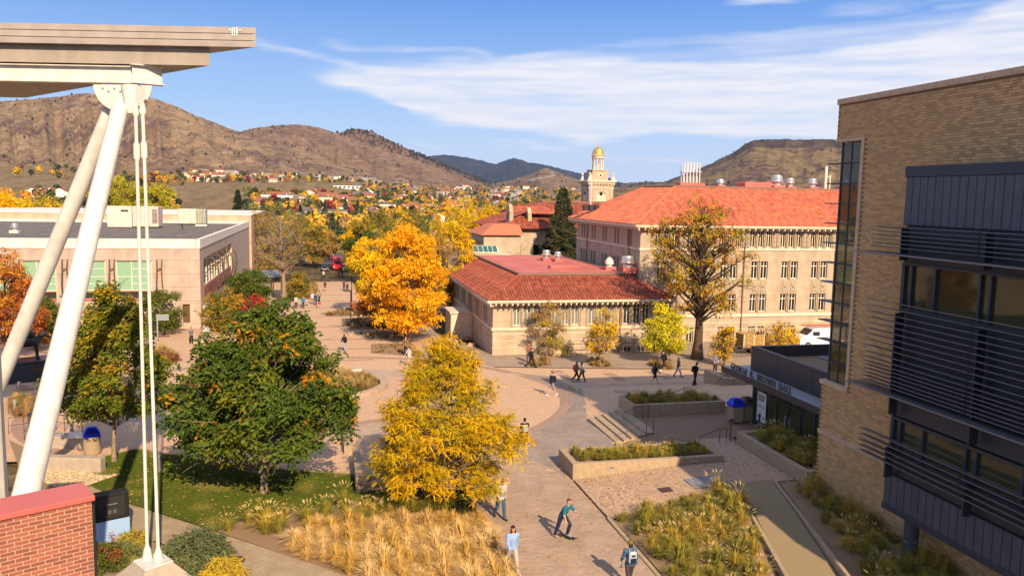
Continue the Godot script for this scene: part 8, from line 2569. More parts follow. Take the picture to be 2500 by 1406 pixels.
# heading: towards +x is right in the picture, +z towards the camera
func head_to(x: float, z: float) -> float:
	return atan2(x, z)
func make_people() -> void:
	var blk := [0.018, 0.017, 0.02]
	var navy := [0.02, 0.025, 0.06]
	var white := [0.68, 0.66, 0.64]
	var brown := [0.07, 0.035, 0.02]
	var dkh := [0.025, 0.016, 0.012]
	var jean := [0.06, 0.12, 0.2]
	var n := 0.0145
	person(P(1222, 1268), head_to(0.25, 1), {"pose": "look_down", "h": 1.8, "top": ["short", [0.55, 0.53, 0.55]], "legs": ["long", [0.05, 0.12, 0.19]], "shoes": [0.03, 0.035, 0.05], "hair": ["short", [0.12, 0.06, 0.03]], "cell": n, "pack": blk, "one_strap": true, "pack_label": "black backpack slung on one shoulder of the grey tee walker"}, "person in pale grey tee and blue jeans looking down while walking")
	person(P(1250, 1394), head_to(0.1, 1), {"pose": "walk_a", "h": 1.76, "top": ["long", [0.33, 0.47, 0.80]], "legs": ["long", [0.52, 0.47, 0.46]], "shoes": white, "hair": ["long", [0.05, 0.022, 0.016]], "cell": n}, "person in light blue long sleeve top and grey sweatpants, long dark hair")
	var sk := P(1372, 1314)
	person(sk, head_to(0.75, 1), {"pose": "skate", "h": 1.78, "top": ["short", [0.03, 0.17, 0.25]], "legs": ["long", [0.022, 0.025, 0.07]], "shoes": [0.4, 0.36, 0.33], "hair": ["short", [0.16, 0.075, 0.03]], "cell": n}, "person in teal tee and navy trousers riding a skateboard")
	var bd := thing("skateboard", "dark skateboard with yellow wheels under the crouching rider", "skateboard", sk + Basis(Vector3.UP, head_to(0.75, 1)) * Vector3(0.11, 0, joints("skate").ankle0.z + 0.06), head_to(0.75, 1))
	var mb := MB.new()
	mb.box(Vector3(0, 0.1, 0), Vector3(0.2, 0.015, 0.58), Basis(), 0.006); mb.box(Vector3(0, 0.125, 0.34), Vector3(0.19, 0.015, 0.16), Basis(Vector3.RIGHT, -0.35), 0.006); mb.box(Vector3(0, 0.125, -0.34), Vector3(0.19, 0.015, 0.16), Basis(Vector3.RIGHT, 0.35), 0.006)
	part(bd, "deck", mb.mesh(), cloth([0.03, 0.025, 0.025]))
	for z in [-0.2, 0.2]:
		mb = MB.new(); mb.box(Vector3(0, 0.06, z), Vector3(0.12, 0.04, 0.05)); var tk := part(bd, "truck", mb.mesh(), mat("galvanised", 0.62, 0.62, 0.63, 0.35, 0.8))
		for x in [-0.08, 0.08]:
			mb = MB.new(); mb.tube([Vector3(x - 0.018, 0.03, z), Vector3(x + 0.018, 0.03, z)], [0.03, 0.03], 12); part(tk, "wheel", mb.mesh(), mat("wheel_yellow", 0.45, 0.3, 0.03, 0.5))
	var dn := P(1536, 1434)
	person(dn, head_to(-0.05, -1), {"pose": "walk_b", "h": 1.72, "top": ["long", [0.07, 0.16, 0.28]], "legs": ["long", [0.075, 0.05, 0.055]], "shoes": blk, "hair": ["cap", [0.22, 0.17, 0.04], [0.05, 0.022, 0.014]], "cell": n, "pack": [0.58, 0.63, 0.68], "pack2": [0.012, 0.016, 0.06], "pack_label": "white backpack with navy pockets on the denim jacket"}, "person in denim jacket and olive cap walking away with white backpack")
	var J := joints("walk_b")
	var bt := thing("water_bottle", "mint green water bottle with pink base held in the left hand", "bottle", dn, head_to(-0.05, -1))
	var hd: Vector3 = J.wr0 + J.hd0 * 0.1
	mb = MB.new(); mb.lathe([[0.0, -0.26], [0.037, -0.25], [0.037, -0.06], [0.03, -0.04]], hd, 14); part(bt, "flask", mb.mesh(), mat("mint", 0.35, 0.68, 0.58, 0.4))
	mb = MB.new(); mb.lathe([[0.0, -0.285], [0.039, -0.28], [0.039, -0.25], [0.0, -0.249]], hd, 14); part(bt, "base_ring", mb.mesh(), mat("pink_base", 0.5, 0.05, 0.18, 0.4))
	mb = MB.new(); mb.lathe([[0.03, -0.04], [0.03, -0.01], [0.02, 0.0], [0.0, 0.005]], hd, 14); part(bt, "cap", mb.mesh(), mat("pink_cap", 0.45, 0.08, 0.12, 0.4))
	person(P(1280, 1096), head_to(0.05, -1), {"pose": "stand", "h": 1.7, "top": ["short", blk], "legs": ["short", blk], "shoes": white, "hair": ["short", dkh], "cell": 0.018, "pack": [0.42, 0.46, 0.42], "pack_label": "grey green backpack on the person in black tee and shorts"}, "person in black tee and black shorts walking away by the golden tree")
	var bg := P(1289, 1092)
	mb = MB.new(); mb.box(Vector3(0, 0.62, 0), Vector3(0.16, 0.3, 0.1), Basis(), 0.03); mb.tube([Vector3(-0.05, 0.77, 0), Vector3(0, 0.86, 0), Vector3(0.05, 0.77, 0)], [0.008, 0.008, 0.008], 5)
	tag(part(self, "tote_bag", mb.mesh(), cloth([0.6, 0.22, 0.09]), Transform3D(Basis(), bg)), "small orange bag held by the person in black shorts", "bag")
	# around the crossing
	person(P(1347, 966), head_to(-1, 0.2), {"pose": "walk_b", "h": 1.78, "top": ["long", [0.016, 0.018, 0.03]], "legs": ["short", [0.3, 0.28, 0.33]], "shoes": white, "hair": ["short", dkh], "pack": navy, "pack_label": "navy backpack on the person in grey shorts"}, "person in black jacket and grey shorts crossing the round plaza")
	person(P(1407, 931), head_to(1, -0.05), {"pose": "walk_a", "h": 1.66, "top": ["long", [0.05, 0.03, 0.035]], "legs": ["long", blk], "shoes": white, "hair": ["long", dkh], "pack": [0.13, 0.015, 0.03], "pack_label": "maroon backpack on the dark haired walker of the pair"}, "person in dark top with maroon backpack, left one of the walking pair")
	person(P(1420, 933), head_to(1, -0.05), {"pose": "walk_b", "h": 1.7, "top": ["long", [0.42, 0.44, 0.42]], "legs": ["long", blk], "shoes": white, "hair": ["long", dkh]}, "person in pale grey top and black trousers, right one of the walking pair")
	mb = MB.new(); mb.box(Vector3(0, 0.9, 0.16), Vector3(0.34, 0.26, 0.1), Basis(), 0.04); mb.tube([Vector3(-0.12, 1.02, 0.16), Vector3(-0.05, 1.42, 0.12), Vector3(0.12, 1.02, 0.16)], [0.014, 0.014, 0.014], 5)
	tag(part(self, "shoulder_bag", mb.mesh(), cloth([0.05, 0.12, 0.08]), Transform3D(Basis(), P(1420, 933))), "green shoulder bag on the person in pale grey top", "bag")
	person(P(1599, 937), head_to(1, 0.0), {"pose": "walk_a", "h": 1.66, "top": ["long", blk], "legs": ["short", blk], "shoes": white, "hair": ["long", [0.08, 0.03, 0.02]], "pack": [0.14, 0.14, 0.17], "pack_label": "grey backpack on the bare legged walker"}, "person in black jacket and shorts with bare legs at the crossing")
	person(P(1297, 897), head_to(0.8, 0.5), {"pose": "walk_a", "h": 1.78, "top": ["long", blk], "legs": ["long", blk], "shoes": blk, "hair": ["short", dkh], "pack": [0.03, 0.05, 0.05], "pack_label": "dark backpack on the all black walker by the boulder"}, "person all in black walking past the dry bed near the boulder")
	person(P(1290, 885), head_to(0.3, 0.9), {"pose": "stand", "h": 1.8, "top": ["long", [0.3, 0.12, 0.09]], "legs": ["long", [0.1, 0.1, 0.14]], "shoes": blk, "hair": ["short", brown]}, "person in rust top half hidden behind the black clothed walker")
	person(P(1620, 903), head_to(-0.9, 0.3), {"pose": "walk_a", "h": 1.72, "top": ["long", blk], "legs": ["long", blk], "shoes": white, "hair": ["short", dkh], "pack": blk, "pack_label": "black backpack on the walker under the lemon yellow tree"}, "person all in black under the lemon yellow tree")
	person(P(1656, 921), head_to(1, 0.1), {"pose": "walk_b", "h": 1.68, "top": ["long", navy], "legs": ["long", [0.3, 0.38, 0.5]], "shoes": [0.06, 0.06, 0.1], "hair": ["long", brown]}, "person in navy hoodie and pale jeans striding over the crossing")
	person(P(1697, 941), head_to(1, -0.1), {"pose": "phone", "h": 1.74, "top": ["short", blk], "legs": ["long", [0.03, 0.02, 0.03]], "shoes": blk, "hair": ["short", dkh], "pack": blk, "pack_label": "black backpack on the walker reading a phone"}, "person in black tee looking at a phone on the crossing")
	person(P(1746, 912), head_to(0.3, 0.9), {"pose": "stand", "h": 1.74, "top": ["short", [0.16, 0.2, 0.36]], "legs": ["long", navy], "shoes": blk, "hair": ["short", [0.25, 0.12, 0.05]]}, "person in blue tee behind the ramp wall beside the canopy")
	# round plaza and street
	person(P(990, 868), head_to(-0.3, 1), {"pose": "stand", "h": 1.8, "top": ["long", [0.3, 0.16, 0.06]], "legs": ["long", [0.03, 0.025, 0.03]], "shoes": blk, "hair": ["short", [0.2, 0.09, 0.03]], "pack": blk, "pack_label": "black backpack on the person in tan jacket"}, "person in tan jacket under the brilliant orange tree")
	person(P(998, 893), head_to(-0.8, 0.5), {"pose": "walk_a", "h": 1.75, "top": ["short", white], "legs": ["short", [0.55, 0.55, 0.6]], "shoes": white, "hair": ["short", dkh]}, "person in white tee and pale shorts before the orange tree")
	person(P(840, 857), head_to(-0.6, -0.8), {"pose": "walk_b", "h": 1.7, "top": ["long", [0.018, 0.02, 0.035]], "legs": ["long", [0.32, 0.42, 0.55]], "shoes": [0.3, 0.3, 0.35], "hair": ["long", [0.16, 0.08, 0.04]], "pack": blk, "pack_label": "black backpack on the person in light jeans"}, "person in dark jacket and light jeans alone on the brick street")
	person(P(655, 783), head_to(0.2, 1), {"pose": "walk_b", "h": 1.8, "top": ["long", [0.62, 0.64, 0.72]], "legs": ["long", blk], "shoes": blk, "hair": ["short", [0.2, 0.12, 0.08]]}, "person in white shirt and black trousers by the grey bench")
	person(P(671, 784), head_to(0.2, 1), {"pose": "walk_a", "h": 1.62, "top": ["short", [0.5, 0.12, 0.12]], "legs": ["long", [0.08, 0.1, 0.18]], "shoes": blk, "hair": ["short", brown], "pack": [0.06, 0.015, 0.02], "pack_label": "dark red backpack on the person in coral top"}, "person in coral top and jeans beside the white shirted one")
	person(P(466, 841), head_to(0.2, 1), {"pose": "stand", "h": 1.74, "top": ["short", [0.16, 0.16, 0.19]], "legs": ["long", blk], "shoes": white, "hair": ["short", brown]}, "person in grey tee and black trousers before the pink hall")
	person(P(507, 832), head_to(-0.8, 0.5), {"pose": "bend", "h": 1.75, "top": ["long", white], "legs": ["long", blk], "shoes": white, "hair": ["short", [0.6, 0.55, 0.5]], "pack": [0.42, 0.52, 0.56], "pack_label": "pale teal backpack on the stooping person in white"}, "person in white hoodie stooping at the shallow steps")
	person(P(762, 742), head_to(0.3, 1), {"pose": "stand", "h": 1.7, "top": ["short", white], "legs": ["short", [0.25, 0.25, 0.3]], "shoes": blk, "hair": ["short", dkh]}, "person in white tee in the group on the street")
	person(P(770, 745), head_to(0.2, -1), {"pose": "stand", "h": 1.78, "top": ["long", [0.02, 0.09, 0.2]], "legs": ["long", [0.05, 0.06, 0.09]], "shoes": blk, "hair": ["short", brown]}, "person in blue jacket in the group on the street")
	person(P(779, 752), head_to(0.1, -1), {"pose": "walk_b", "h": 1.72, "top": ["short", [0.35, 0.5, 0.45]], "legs": ["short", [0.55, 0.03, 0.1]], "shoes": white, "hair": ["long", dkh], "pack": [0.01, 0.05, 0.05], "pack_label": "dark green backpack above crimson shorts"}, "person in crimson shorts in the group on the street")
	person(P(779, 737), head_to(0.4, -1), {"pose": "walk_a", "h": 1.76, "top": ["long", [0.4, 0.25, 0.14]], "legs": ["long", blk], "shoes": blk, "hair": ["short", dkh]}, "person in tan top ahead of the group on the street")
	person(P(793, 711), head_to(0, -1), {"pose": "walk_b", "h": 1.8, "top": ["short", [0.10, 0.02, 0.035]], "legs": ["short", [0.2, 0.16, 0.17]], "shoes": blk, "hair": ["short", brown]}, "person in maroon tee alone in the middle of the street")
	person(P(839, 709), head_to(0.2, 1), {"pose": "stand", "h": 1.8, "top": ["short", [0.14, 0.03, 0.04]], "legs": ["long", blk], "shoes": blk, "hair": ["short", brown]}, "person in dark red tee beside the street lamp")
	person(P(847, 713), head_to(0.3, 1), {"pose": "walk_a", "h": 1.68, "top": ["long", blk], "legs": ["long", blk], "shoes": white, "hair": ["short", dkh], "pack": [0.5, 0.48, 0.46], "pack_label": "pale backpack on the person in black beside the lamp"}, "person in black with pale backpack beside the street lamp")
	person(P(789, 681), head_to(0, 1), {"pose": "walk_b", "h": 1.8, "top": ["short", [0.6, 0.58, 0.62]], "legs": ["long", navy], "shoes": blk, "hair": ["short", brown]}, "person in white tee walking up from the dark blue car")
	person(P(827, 677), head_to(0.2, -1), {"pose": "stand", "h": 1.75, "top": ["long", [0.07, 0.03, 0.03]], "legs": ["long", blk], "shoes": blk, "hair": ["short", dkh]}, "person in dark brown top below the red truck")
	person(P(835, 677), head_to(0.2, -1), {"pose": "stand", "h": 1.75, "top": ["long", [0.02, 0.05, 0.04]], "legs": ["long", [0.2, 0.14, 0.1]], "shoes": blk, "hair": ["short", dkh]}, "person in dark green top below the red truck")
	person(P(722, 752), head_to(0.3, 1), {"pose": "stand", "h": 1.7, "top": ["short", white], "legs": ["long", navy], "shoes": blk, "hair": ["short", dkh]}, "person in white top behind the top of the green oak")
	person(P(739, 752), head_to(0.5, 1), {"pose": "stand", "h": 1.65, "top": ["long", [0.05, 0.2, 0.42]], "legs": ["long", navy], "shoes": blk, "hair": ["short", brown]}, "person in bright blue jacket behind the top of the green oak")

# ---------- vehicles ----------
func loft(mb: MB, secs: Array) -> void:   # cross-sections: arrays of Vector3, same count, closed
	for i in secs.size() - 1:
		var n: int = secs[i].size()
		for k in n: mb.quad(secs[i][k], secs[i][(k + 1) % n], secs[i + 1][(k + 1) % n], secs[i + 1][k])
	for e in [0, secs.size() - 1]:
		var c := Vector3.ZERO
		for p in secs[e]: c += p / secs[e].size()
		for k in secs[e].size():
			if e == 0: mb.tri(c, secs[e][(k + 1) % secs[e].size()], secs[e][k])
			else: mb.tri(c, secs[e][k], secs[e][(k + 1) % secs[e].size()])
func vsec(z: float, w: float, y0: float, y1: float, tw: float) -> Array:
	return [Vector3(-w, y0, z), Vector3(w, y0, z), Vector3(w, lerpf(y0, y1, 0.6), z), Vector3(tw, y1, z), Vector3(-tw, y1, z), Vector3(-w, lerpf(y0, y1, 0.6), z)]
func wheels(t: Node, xs: float, zs: Array, r: float) -> void:
	for z in zs:
		for s in [-1.0, 1.0]:
			var mb := MB.new(); mb.tube([Vector3(s * xs - 0.11, r, z), Vector3(s * xs + 0.11, r, z)], [r, r], 16)
			var w := part(t, "wheel", mb.mesh(), mat("tyre", 0.02, 0.02, 0.02, 0.9))
			mb = MB.new(); mb.tube([Vector3(s * (xs + 0.115) - 0.01, r, z), Vector3(s * (xs + 0.115) + 0.01, r, z)], [r * 0.6, r * 0.55], 12); part(w, "rim", mb.mesh(), mat("galvanised", 0.62, 0.62, 0.63, 0.35, 0.8))
func car(o: Vector3, turn: float, c: Array, label: String) -> void:
	var t := thing("car", label, "car", o, turn)
	var paint := mat("paint_%.2f_%.2f_%.2f" % c, c[0], c[1], c[2], 0.25)
	var mb := MB.new()
	loft(mb, [vsec(2.15, 0.75, 0.35, 0.7, 0.6), vsec(1.9, 0.86, 0.25, 0.82, 0.72), vsec(0.9, 0.9, 0.22, 0.95, 0.78), vsec(-1.6, 0.9, 0.22, 1.0, 0.8), vsec(-2.1, 0.84, 0.3, 0.92, 0.72), vsec(-2.2, 0.76, 0.4, 0.8, 0.66)])
	part(t, "body", mb.mesh(), paint)
	mb = MB.new(); loft(mb, [vsec(0.95, 0.74, 0.93, 0.96, 0.7), vsec(0.3, 0.74, 0.93, 1.42, 0.58), vsec(-1.0, 0.74, 0.96, 1.45, 0.58), vsec(-1.8, 0.72, 0.96, 1.0, 0.66)]); part(t, "cabin", mb.mesh(), mat("car_glass", 0.02, 0.025, 0.03, 0.08))
	mb = MB.new(); loft(mb, [vsec(0.28, 0.6, 1.4, 1.47, 0.54), vsec(-1.02, 0.6, 1.42, 1.5, 0.54)]); part(t, "roof", mb.mesh(), paint)
	for s in [-1.0, 1.0]:
		pbx(t, "headlight", mat("lamp_clear", 0.75, 0.72, 0.68, 0.2), Vector3(s * 0.6, 0.66, 2.05), Vector3(0.3, 0.14, 0.2), Basis(), 0.03)
		pbx(t, "tail_light", mat("lamp_red", 0.4, 0.01, 0.01, 0.3), Vector3(s * 0.62, 0.75, -2.13), Vector3(0.26, 0.14, 0.1), Basis(), 0.02)
	pbx(t, "bumper", mat("bumper_pale", 0.5, 0.48, 0.46, 0.5), Vector3(0, 0.45, 2.12), Vector3(1.1, 0.16, 0.1), Basis(), 0.02)
	wheels(t, 0.8, [1.35, -1.35], 0.32)
func make_vehicles() -> void:
	car(P(792, 660), 0.0, [0.02, 0.03, 0.07], "dark blue car parked head on at the street end")
	car(P(795, 621), 0.0, [0.6, 0.6, 0.62], "white car far down the road")
	car(P(808, 634), 0.05, [0.04, 0.04, 0.06], "black car parked right of the far road")
	car(P(801, 629), 0.0, [0.12, 0.12, 0.15], "dark grey car in the middle of the far road")
	car(P(772, 643), 0.0, [0.4, 0.38, 0.36], "silver car parked left of the far road")
	# red truck
	var t := thing("box_truck", "bright red box truck with white lettering shapes at the street end", "truck", P(823, 658), 0.0)
	var red := mat("truck_red", 0.60, 0.015, 0.03, 0.35)
	var mb := MB.new(); mb.box(Vector3(0, 1.75, -1.6), Vector3(2.4, 2.4, 5.2), Basis(), 0.08); part(t, "box_body", mb.mesh(), red)
	mb = MB.new(); loft(mb, [vsec(3.0, 1.05, 0.5, 1.3, 0.95), vsec(2.6, 1.15, 0.45, 1.6, 1.05), vsec(2.0, 1.15, 0.45, 2.3, 1.0), vsec(1.05, 1.15, 0.45, 2.4, 1.05)]); part(t, "cab", mb.mesh(), red)
	pbx(t, "windscreen", mat("car_glass", 0.02, 0.025, 0.03, 0.08), Vector3(0, 1.95, 2.36), Vector3(1.8, 0.6, 0.08), Basis(Vector3.RIGHT, -0.65), 0.02)
	for q in [[-0.5, 2.55, 0.9, 0.12], [0.2, 2.3, 1.3, 0.1], [-0.1, 2.08, 1.5, 0.1], [-0.5, 2.3, 0.14, 0.5], [0.8, 2.3, 0.14, 0.5]]:
		pbx(t, "stripe", mat("truck_white", 0.7, 0.55, 0.52, 0.6), Vector3(q[0], q[1] + 0.25, 1.02), Vector3(q[2], q[3], 0.03))
	pbx(t, "bumper", mat("lamp_red2", 0.5, 0.02, 0.03, 0.4), Vector3(0, 0.55, 3.02), Vector3(2.0, 0.3, 0.12), Basis(), 0.03)
	for s in [-1.0, 1.0]:
		pbx(t, "headlight", mat("lamp_clear", 0.75, 0.72, 0.68, 0.2), Vector3(s * 0.8, 0.95, 3.0), Vector3(0.3, 0.2, 0.1), Basis(), 0.03)
		pbx(t, "mirror", mat("dark_metal", 0.03, 0.03, 0.03, 0.5), Vector3(s * 1.25, 2.0, 2.2), Vector3(0.12, 0.35, 0.1))
	wheels(t, 1.05, [2.2, -2.6], 0.45)
	# white van behind the pavilion
	t = thing("van", "white van with coloured ladder rack beside the stone hall", "van", P(1995, 846), PI / 2 + PI)
	mb = MB.new()
	loft(mb, [vsec(2.6, 0.85, 0.45, 0.95, 0.7), vsec(2.3, 0.95, 0.35, 1.25, 0.85), vsec(1.7, 0.98, 0.35, 1.4, 0.88), vsec(0.9, 0.98, 0.35, 2.05, 0.8), vsec(-2.5, 0.98, 0.35, 2.1, 0.82), vsec(-2.6, 0.92, 0.45, 2.0, 0.76)])
	part(t, "body", mb.mesh(), mat("van_white", 0.72, 0.7, 0.7, 0.3))
	pbx(t, "windscreen", mat("car_glass", 0.02, 0.025, 0.03, 0.08), Vector3(0, 1.68, 1.42), Vector3(1.5, 0.85, 0.05), Basis(Vector3.RIGHT, -0.88), 0.01)
	for s in [-1.0, 1.0]:
		pbx(t, "side_window", mat("car_glass", 0.02, 0.025, 0.03, 0.08), Vector3(s * 0.93, 1.55, 0.75), Vector3(0.06, 0.45, 0.8), Basis(Vector3.BACK, s * 0.15), 0.01)
		pbx(t, "headlight", mat("lamp_clear", 0.75, 0.72, 0.68, 0.2), Vector3(s * 0.65, 0.95, 2.5), Vector3(0.3, 0.2, 0.15), Basis(), 0.03)
	wheels(t, 0.88, [1.7, -1.6], 0.36)
	for z in [0.6, -0.8, -2.2]:
		pbx(t, "rack_bar", mat("galvanised", 0.62, 0.62, 0.63, 0.35, 0.8), Vector3(0, 2.22, z), Vector3(1.5, 0.06, 0.06))
	for q in [[-0.5, [0.55, 0.05, 0.04], "red ladder on the van roof"], [0.0, [0.3, 0.5, 0.08], "lime ladder on the van roof"], [0.5, [0.6, 0.12, 0.1], "coral ladder on the van roof"]]:
		var l := thing("ladder", q[2], "ladder", P(1995, 846) + Vector3(0, 2.32 + q[0] * 0.12, 0), PI / 2 + PI)
		for s in [-0.16, 0.16]:
			pbx(l, "stile", cloth(q[1]), Vector3(q[0] + s, 0, -0.6), Vector3(0.03, 0.08, 4.4))
		for k in 12:
			pbx(l, "rung", cloth(q[1]), Vector3(q[0], 0, -2.7 + k * 0.38), Vector3(0.3, 0.03, 0.03))
	# flatbed with a plywood crate
	var fo := P(1830, 862)
	t = thing("flatbed_trailer", "small dark flatbed trailer before the stone hall", "trailer", fo, 0.0)
	pbx(t, "bed", mat("dark_metal", 0.03, 0.03, 0.03, 0.5), Vector3(0, 0.65, 0), Vector3(2.6, 0.15, 1.8), Basis(), 0.02)
	pbx(t, "drawbar", mat("dark_metal", 0.03, 0.03, 0.03, 0.5), Vector3(-1.6, 0.5, 0), Vector3(1.0, 0.1, 0.12))
	for s in [-0.8, 0.8]:
		mb = MB.new(); mb.tube([Vector3(0.3, 0.32, s - 0.1), Vector3(0.3, 0.32, s + 0.1)], [0.32, 0.32], 14); part(t, "wheel", mb.mesh(), mat("tyre", 0.02, 0.02, 0.02, 0.9))
	t = thing("plywood_crate", "open plywood crate standing on the flatbed trailer", "crate", fo + Vector3(0, 0.73, 0), 0.0)
	var ply := tmat("plywood", 0.55, 0.34, 0.13, 0.85, "patchy", 0.8)
	for q in [[Vector3(0, 0.65, 0.75), Vector3(2.3, 1.3, 0.04)], [Vector3(0, 0.65, -0.75), Vector3(2.3, 1.3, 0.04)], [Vector3(-1.13, 0.65, 0), Vector3(0.04, 1.3, 1.46)], [Vector3(1.13, 0.65, 0), Vector3(0.04, 1.3, 1.46)]]:
		pbx(t, "panel", ply, q[0], q[1])
	for x in [-1.1, 0.0, 1.1]:
		pbx(t, "batten", mat("batten", 0.7, 0.5, 0.25, 0.85), Vector3(x, 0.65, 0.79), Vector3(0.09, 1.3, 0.04))

# ---------- the town in the valley ----------
func make_town() -> void:
	rng.seed = 77
	var walls := [mat("house_white", 0.78, 0.72, 0.67, 0.8), mat("house_cream", 0.6, 0.48, 0.36, 0.8), mat("house_grey", 0.36, 0.33, 0.32, 0.8), mat("house_tan", 0.45, 0.31, 0.21, 0.8), mat("house_brick", 0.3, 0.15, 0.1, 0.85)]
	var roofs := [mat("roof_slate", 0.12, 0.115, 0.12, 0.9), mat("roof_brown", 0.16, 0.11, 0.085, 0.9), mat("roof_grey", 0.22, 0.2, 0.2, 0.9), mat("roof_red", 0.25, 0.09, 0.06, 0.9)]
	var wn := ["white", "cream", "grey", "tan", "brick"]
	var rn := ["slate", "brown", "pale grey", "red"]
	var protos := []
	for i in 10:
		var p := Node3D.new()
		var W := 11.0 + (i % 3) * 2.5
		var D := 8.0 + (i % 2) * 2.0
		var H := 4.2 + (i % 3) * 1.2
		var m := MB.new(); m.between(Vector3(-W / 2, -4, -D / 2), Vector3(W / 2, H, D / 2))
		for s in [-1.0, 1.0]: m.tri(Vector3(s * W / 2, H, -s * D / 2), Vector3(s * W / 2, H + 2.6, 0), Vector3(s * W / 2, H, s * D / 2))
		part(p, "wall", m.mesh(), walls[i % 5])
		var r := MB.new()
		for s in [-1.0, 1.0]:
			var a := Vector3(-W / 2 - 0.5, H - 0.3, s * (D / 2 + 0.5))
			var b := Vector3(W / 2 + 0.5, H - 0.3, s * (D / 2 + 0.5))
			var c := Vector3(W / 2 + 0.5, H + 2.75, 0)
			var d := Vector3(-W / 2 - 0.5, H + 2.75, 0)
			if s > 0: r.quad(a, b, c, d)
			else: r.quad(b, a, d, c)
		part(p, "roof", r.mesh(), roofs[(i * 3) % 4])
		for k in 3:
			var q := MB.new(); q.box(Vector3(-W / 2 + W * (k + 0.6) / 3.2, H * 0.55, D / 2 + 0.03), Vector3(1.6, 1.5, 0.1)); part(p, "window", q.mesh(), pane_mat(0))
		var g := MB.new(); g.box(Vector3(-W / 2 - 0.03, 1.2, 0), Vector3(0.1, 2.4, 3.4)); part(p, "garage_door", g.mesh(), walls[(i + 1) % 3])
		tag(p, "%s gabled house with %s roof in the far valley town" % [wn[i % 5], rn[(i * 3) % 4]], "house", "houses of the valley town")
		protos.append(p)
	var regions := [[450, 985, 421, 444, 95, 1.0], [870, 1420, 449, 470, 42, 1.0], [900, 1440, 470, 510, 70, 0.9], [620, 900, 486, 515, 26, 1.0], [880, 1240, 510, 545, 34, 0.9], [700, 860, 525, 575, 10, 0.9], [1500, 1640, 447, 458, 12, 0.8], [1000, 1240, 425, 448, 16, 1.2]]
	for q in regions:
		for i in q[4]:
			var u := rng.randf_range(q[0], q[1])
			var v := rng.randf_range(q[2], q[3])
			var p := P(u, v)
			if p.length() > 4500: continue
			var k := rng.randi() % 10
			if rng.randf() < 0.45: k = [0, 5, 1, 6][rng.randi() % 4]
			dup(protos[k], "house", p, rng.randf_range(-0.6, 0.6) + (PI / 2 if rng.randf() < 0.4 else 0.0), Vector3.ONE * q[5] * rng.randf_range(0.8, 1.15))
	for i in 9:
		var p := P(72 + i * 11, 480 + rng.randf_range(-1, 1))
		dup(protos[[0, 5][i % 2]], "house", p, PI / 2, Vector3.ONE * 0.8, "white gabled row house at the foot of the scrub hill")
	# larger blocks of the town
	for q in [[1275, 449, 70, 9, 22, 0, "long white flat roofed block before the cone hill"], [690, 499, 34, 8, 18, 0, "big white house behind the pink hall corner"], [770, 508, 26, 9, 16, 1, "cream three storey block in the near town"], [1095, 470, 60, 8, 20, 4, "long brick school building in the valley"], [1130, 462, 44, 6, 16, 0, "low white building above the brick school"], [850, 462, 40, 5, 12, 0, "long white shed on the brown field"], [790, 548, 24, 8, 14, 2, "grey house beside the far road end"], [1005, 468, 40, 7, 14, 3, "tan flat roofed building in the valley"], [930, 517, 26, 7, 14, 0, "white building among the near town trees"], [1330, 447, 50, 7, 16, 3, "tan industrial hall under the cone hill"]]:
		var p := P(q[0], q[1])
		var t := thing("town_building", q[6], "building", p, rng.randf_range(-0.2, 0.2))
		var m := MB.new(); m.between(Vector3(-q[2] / 2.0, -6, -q[4] / 2.0), Vector3(q[2] / 2.0, q[3], q[4] / 2.0)); part(t, "wall", m.mesh(), walls[q[5]])
		pbt(t, "roof", roofs[0], Vector3(-q[2] / 2.0 - 0.4, q[3], -q[4] / 2.0 - 0.4), Vector3(q[2] / 2.0 + 0.4, q[3] + 0.6, q[4] / 2.0 + 0.4))
		for k in int(q[2] / 6.0):
			pbx(t, "window", pane_mat(0), Vector3(-q[2] / 2.0 + 3.0 + k * 6.0, q[3] * 0.55, q[4] / 2.0 + 0.05), Vector3(3.0, q[3] * 0.45, 0.2))
	# trees of the valley: the largest as things, the rest as one mass
	var pal := [[C3(0.045, 0.06, 0.025), "dark green"], [C3(0.10, 0.11, 0.03), "olive green"], [C3(0.5, 0.3, 0.03), "golden yellow"], [C3(0.5, 0.22, 0.03), "orange"], [C3(0.2, 0.03, 0.03), "crimson"], [C3(0.26, 0.17, 0.07), "tawny brown"], [C3(0.16, 0.15, 0.04), "dull green"]]
	var spots := []
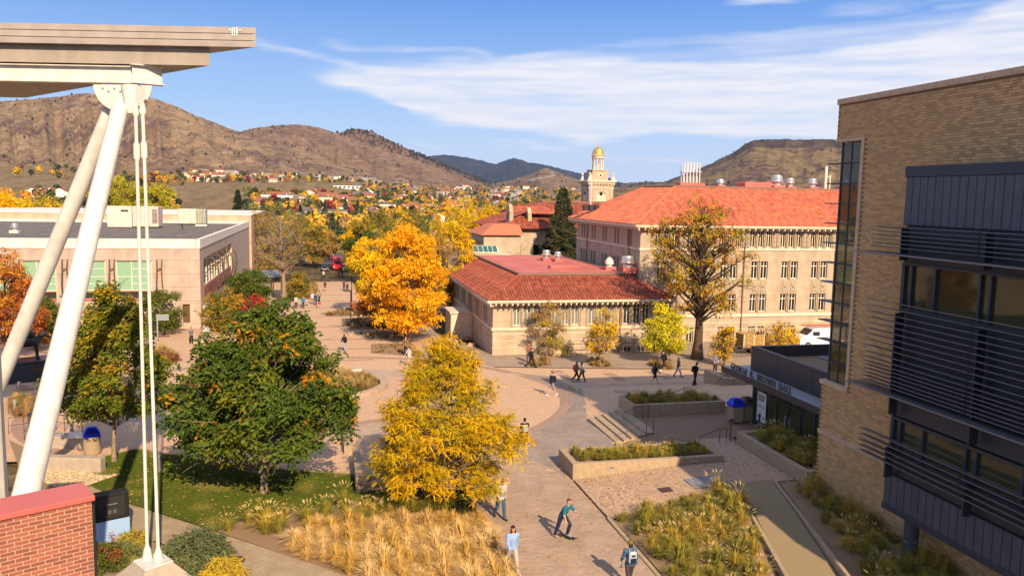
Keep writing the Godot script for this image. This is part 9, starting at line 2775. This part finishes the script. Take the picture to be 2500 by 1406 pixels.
	for q in [[440, 1000, 422, 447, 420, 0.85], [880, 1430, 448, 545, 1300, 1.0], [600, 900, 478, 530, 260, 1.0], [700, 900, 530, 600, 110, 1.0], [60, 450, 470, 500, 60, 1.0], [1480, 1660, 445, 458, 70, 0.8], [980, 1240, 428, 450, 70, 0.9], [1740, 1860, 440, 447, 26, 1.0], [240, 450, 425, 455, 60, 1.0], [40, 240, 380, 440, 26, 1.2], [1000, 1300, 545, 600, 140, 0.9], [120, 440, 500, 545, 40, 0.9]]:
		for i in q[4]:
			var p := P(rng.randf_range(q[0], q[1]), rng.randf_range(q[2], q[3]))
			if p.length() > 4500 or p.length() < 215: continue
			spots.append([p, q[5]])
	spots.sort_custom(func(a, b): return a[0].length() < b[0].length())
	var tp := {}
	var xf := []
	var cl := []
	for i in spots.size():
		var p: Vector3 = spots[i][0]
		var c := [0, 0, 0, 1, 1, 1, 2, 2, 3, 4, 5, 5, 6, 6, 6][rng.randi() % 15] as int
		var k := rng.randi() % 3
		if c == 0 and rng.randf() < 0.5: k = 3
		var s: float = rng.randf_range(2.6, 4.6) * spots[i][1] * (1.15 if c == 2 else 1.0)
		var sv := Vector3(s, s * rng.randf_range(0.9, 1.3), s)
		if i < 290:
			var key := c * 10 + k
			if not tp.has(key):
				var n := Node3D.new()
				var tm := MB.new(); tm.tube([Vector3(0, -0.4, 0), Vector3(0, 0.6, 0)], [0.09, 0.06], 5); part(n, "trunk", tm.mesh(), bark(1))
				var col: Color = pal[c][0]
				part(n, "crown", far_crown(k), mat("far_leaf%d" % c, col.r, col.g, col.b, 0.9))
				tag(n, "%s %s in the valley town" % [pal[c][1], "conifer" if k == 3 else "round tree"], "tree", "trees of the valley town")
				tp[key] = n
			dup(tp[key], "town_tree", p, rng.randf() * TAU, sv)
		else:
			xf.append(Transform3D(Basis(Vector3.UP, rng.randf() * TAU).scaled(sv), p))
			var col: Color = pal[c][0]
			var v := rng.randf_range(0.75, 1.25)
			cl.append(Color(col.r * v, col.g * v, col.b * v))
	var o := many(self, "distant_trees", far_crown(1), vmat("leaf_far", 0.9), xf, cl)
	tag(o, "autumn trees massed among the distant houses", "trees")
	for n in protos: n.free()
	for k in tp: tp[k].free()

func _ready() -> void:
	rng.seed = 7
	setup()
	make_textures()
	make_terrain()
	make_hills()
	make_paving()
	make_red_buildings()
	make_left_hall()
	make_brick_hall()
	make_canopy()
	make_trees()
	make_grasses()
	make_site()
	make_people()
	make_vehicles()
	make_town()
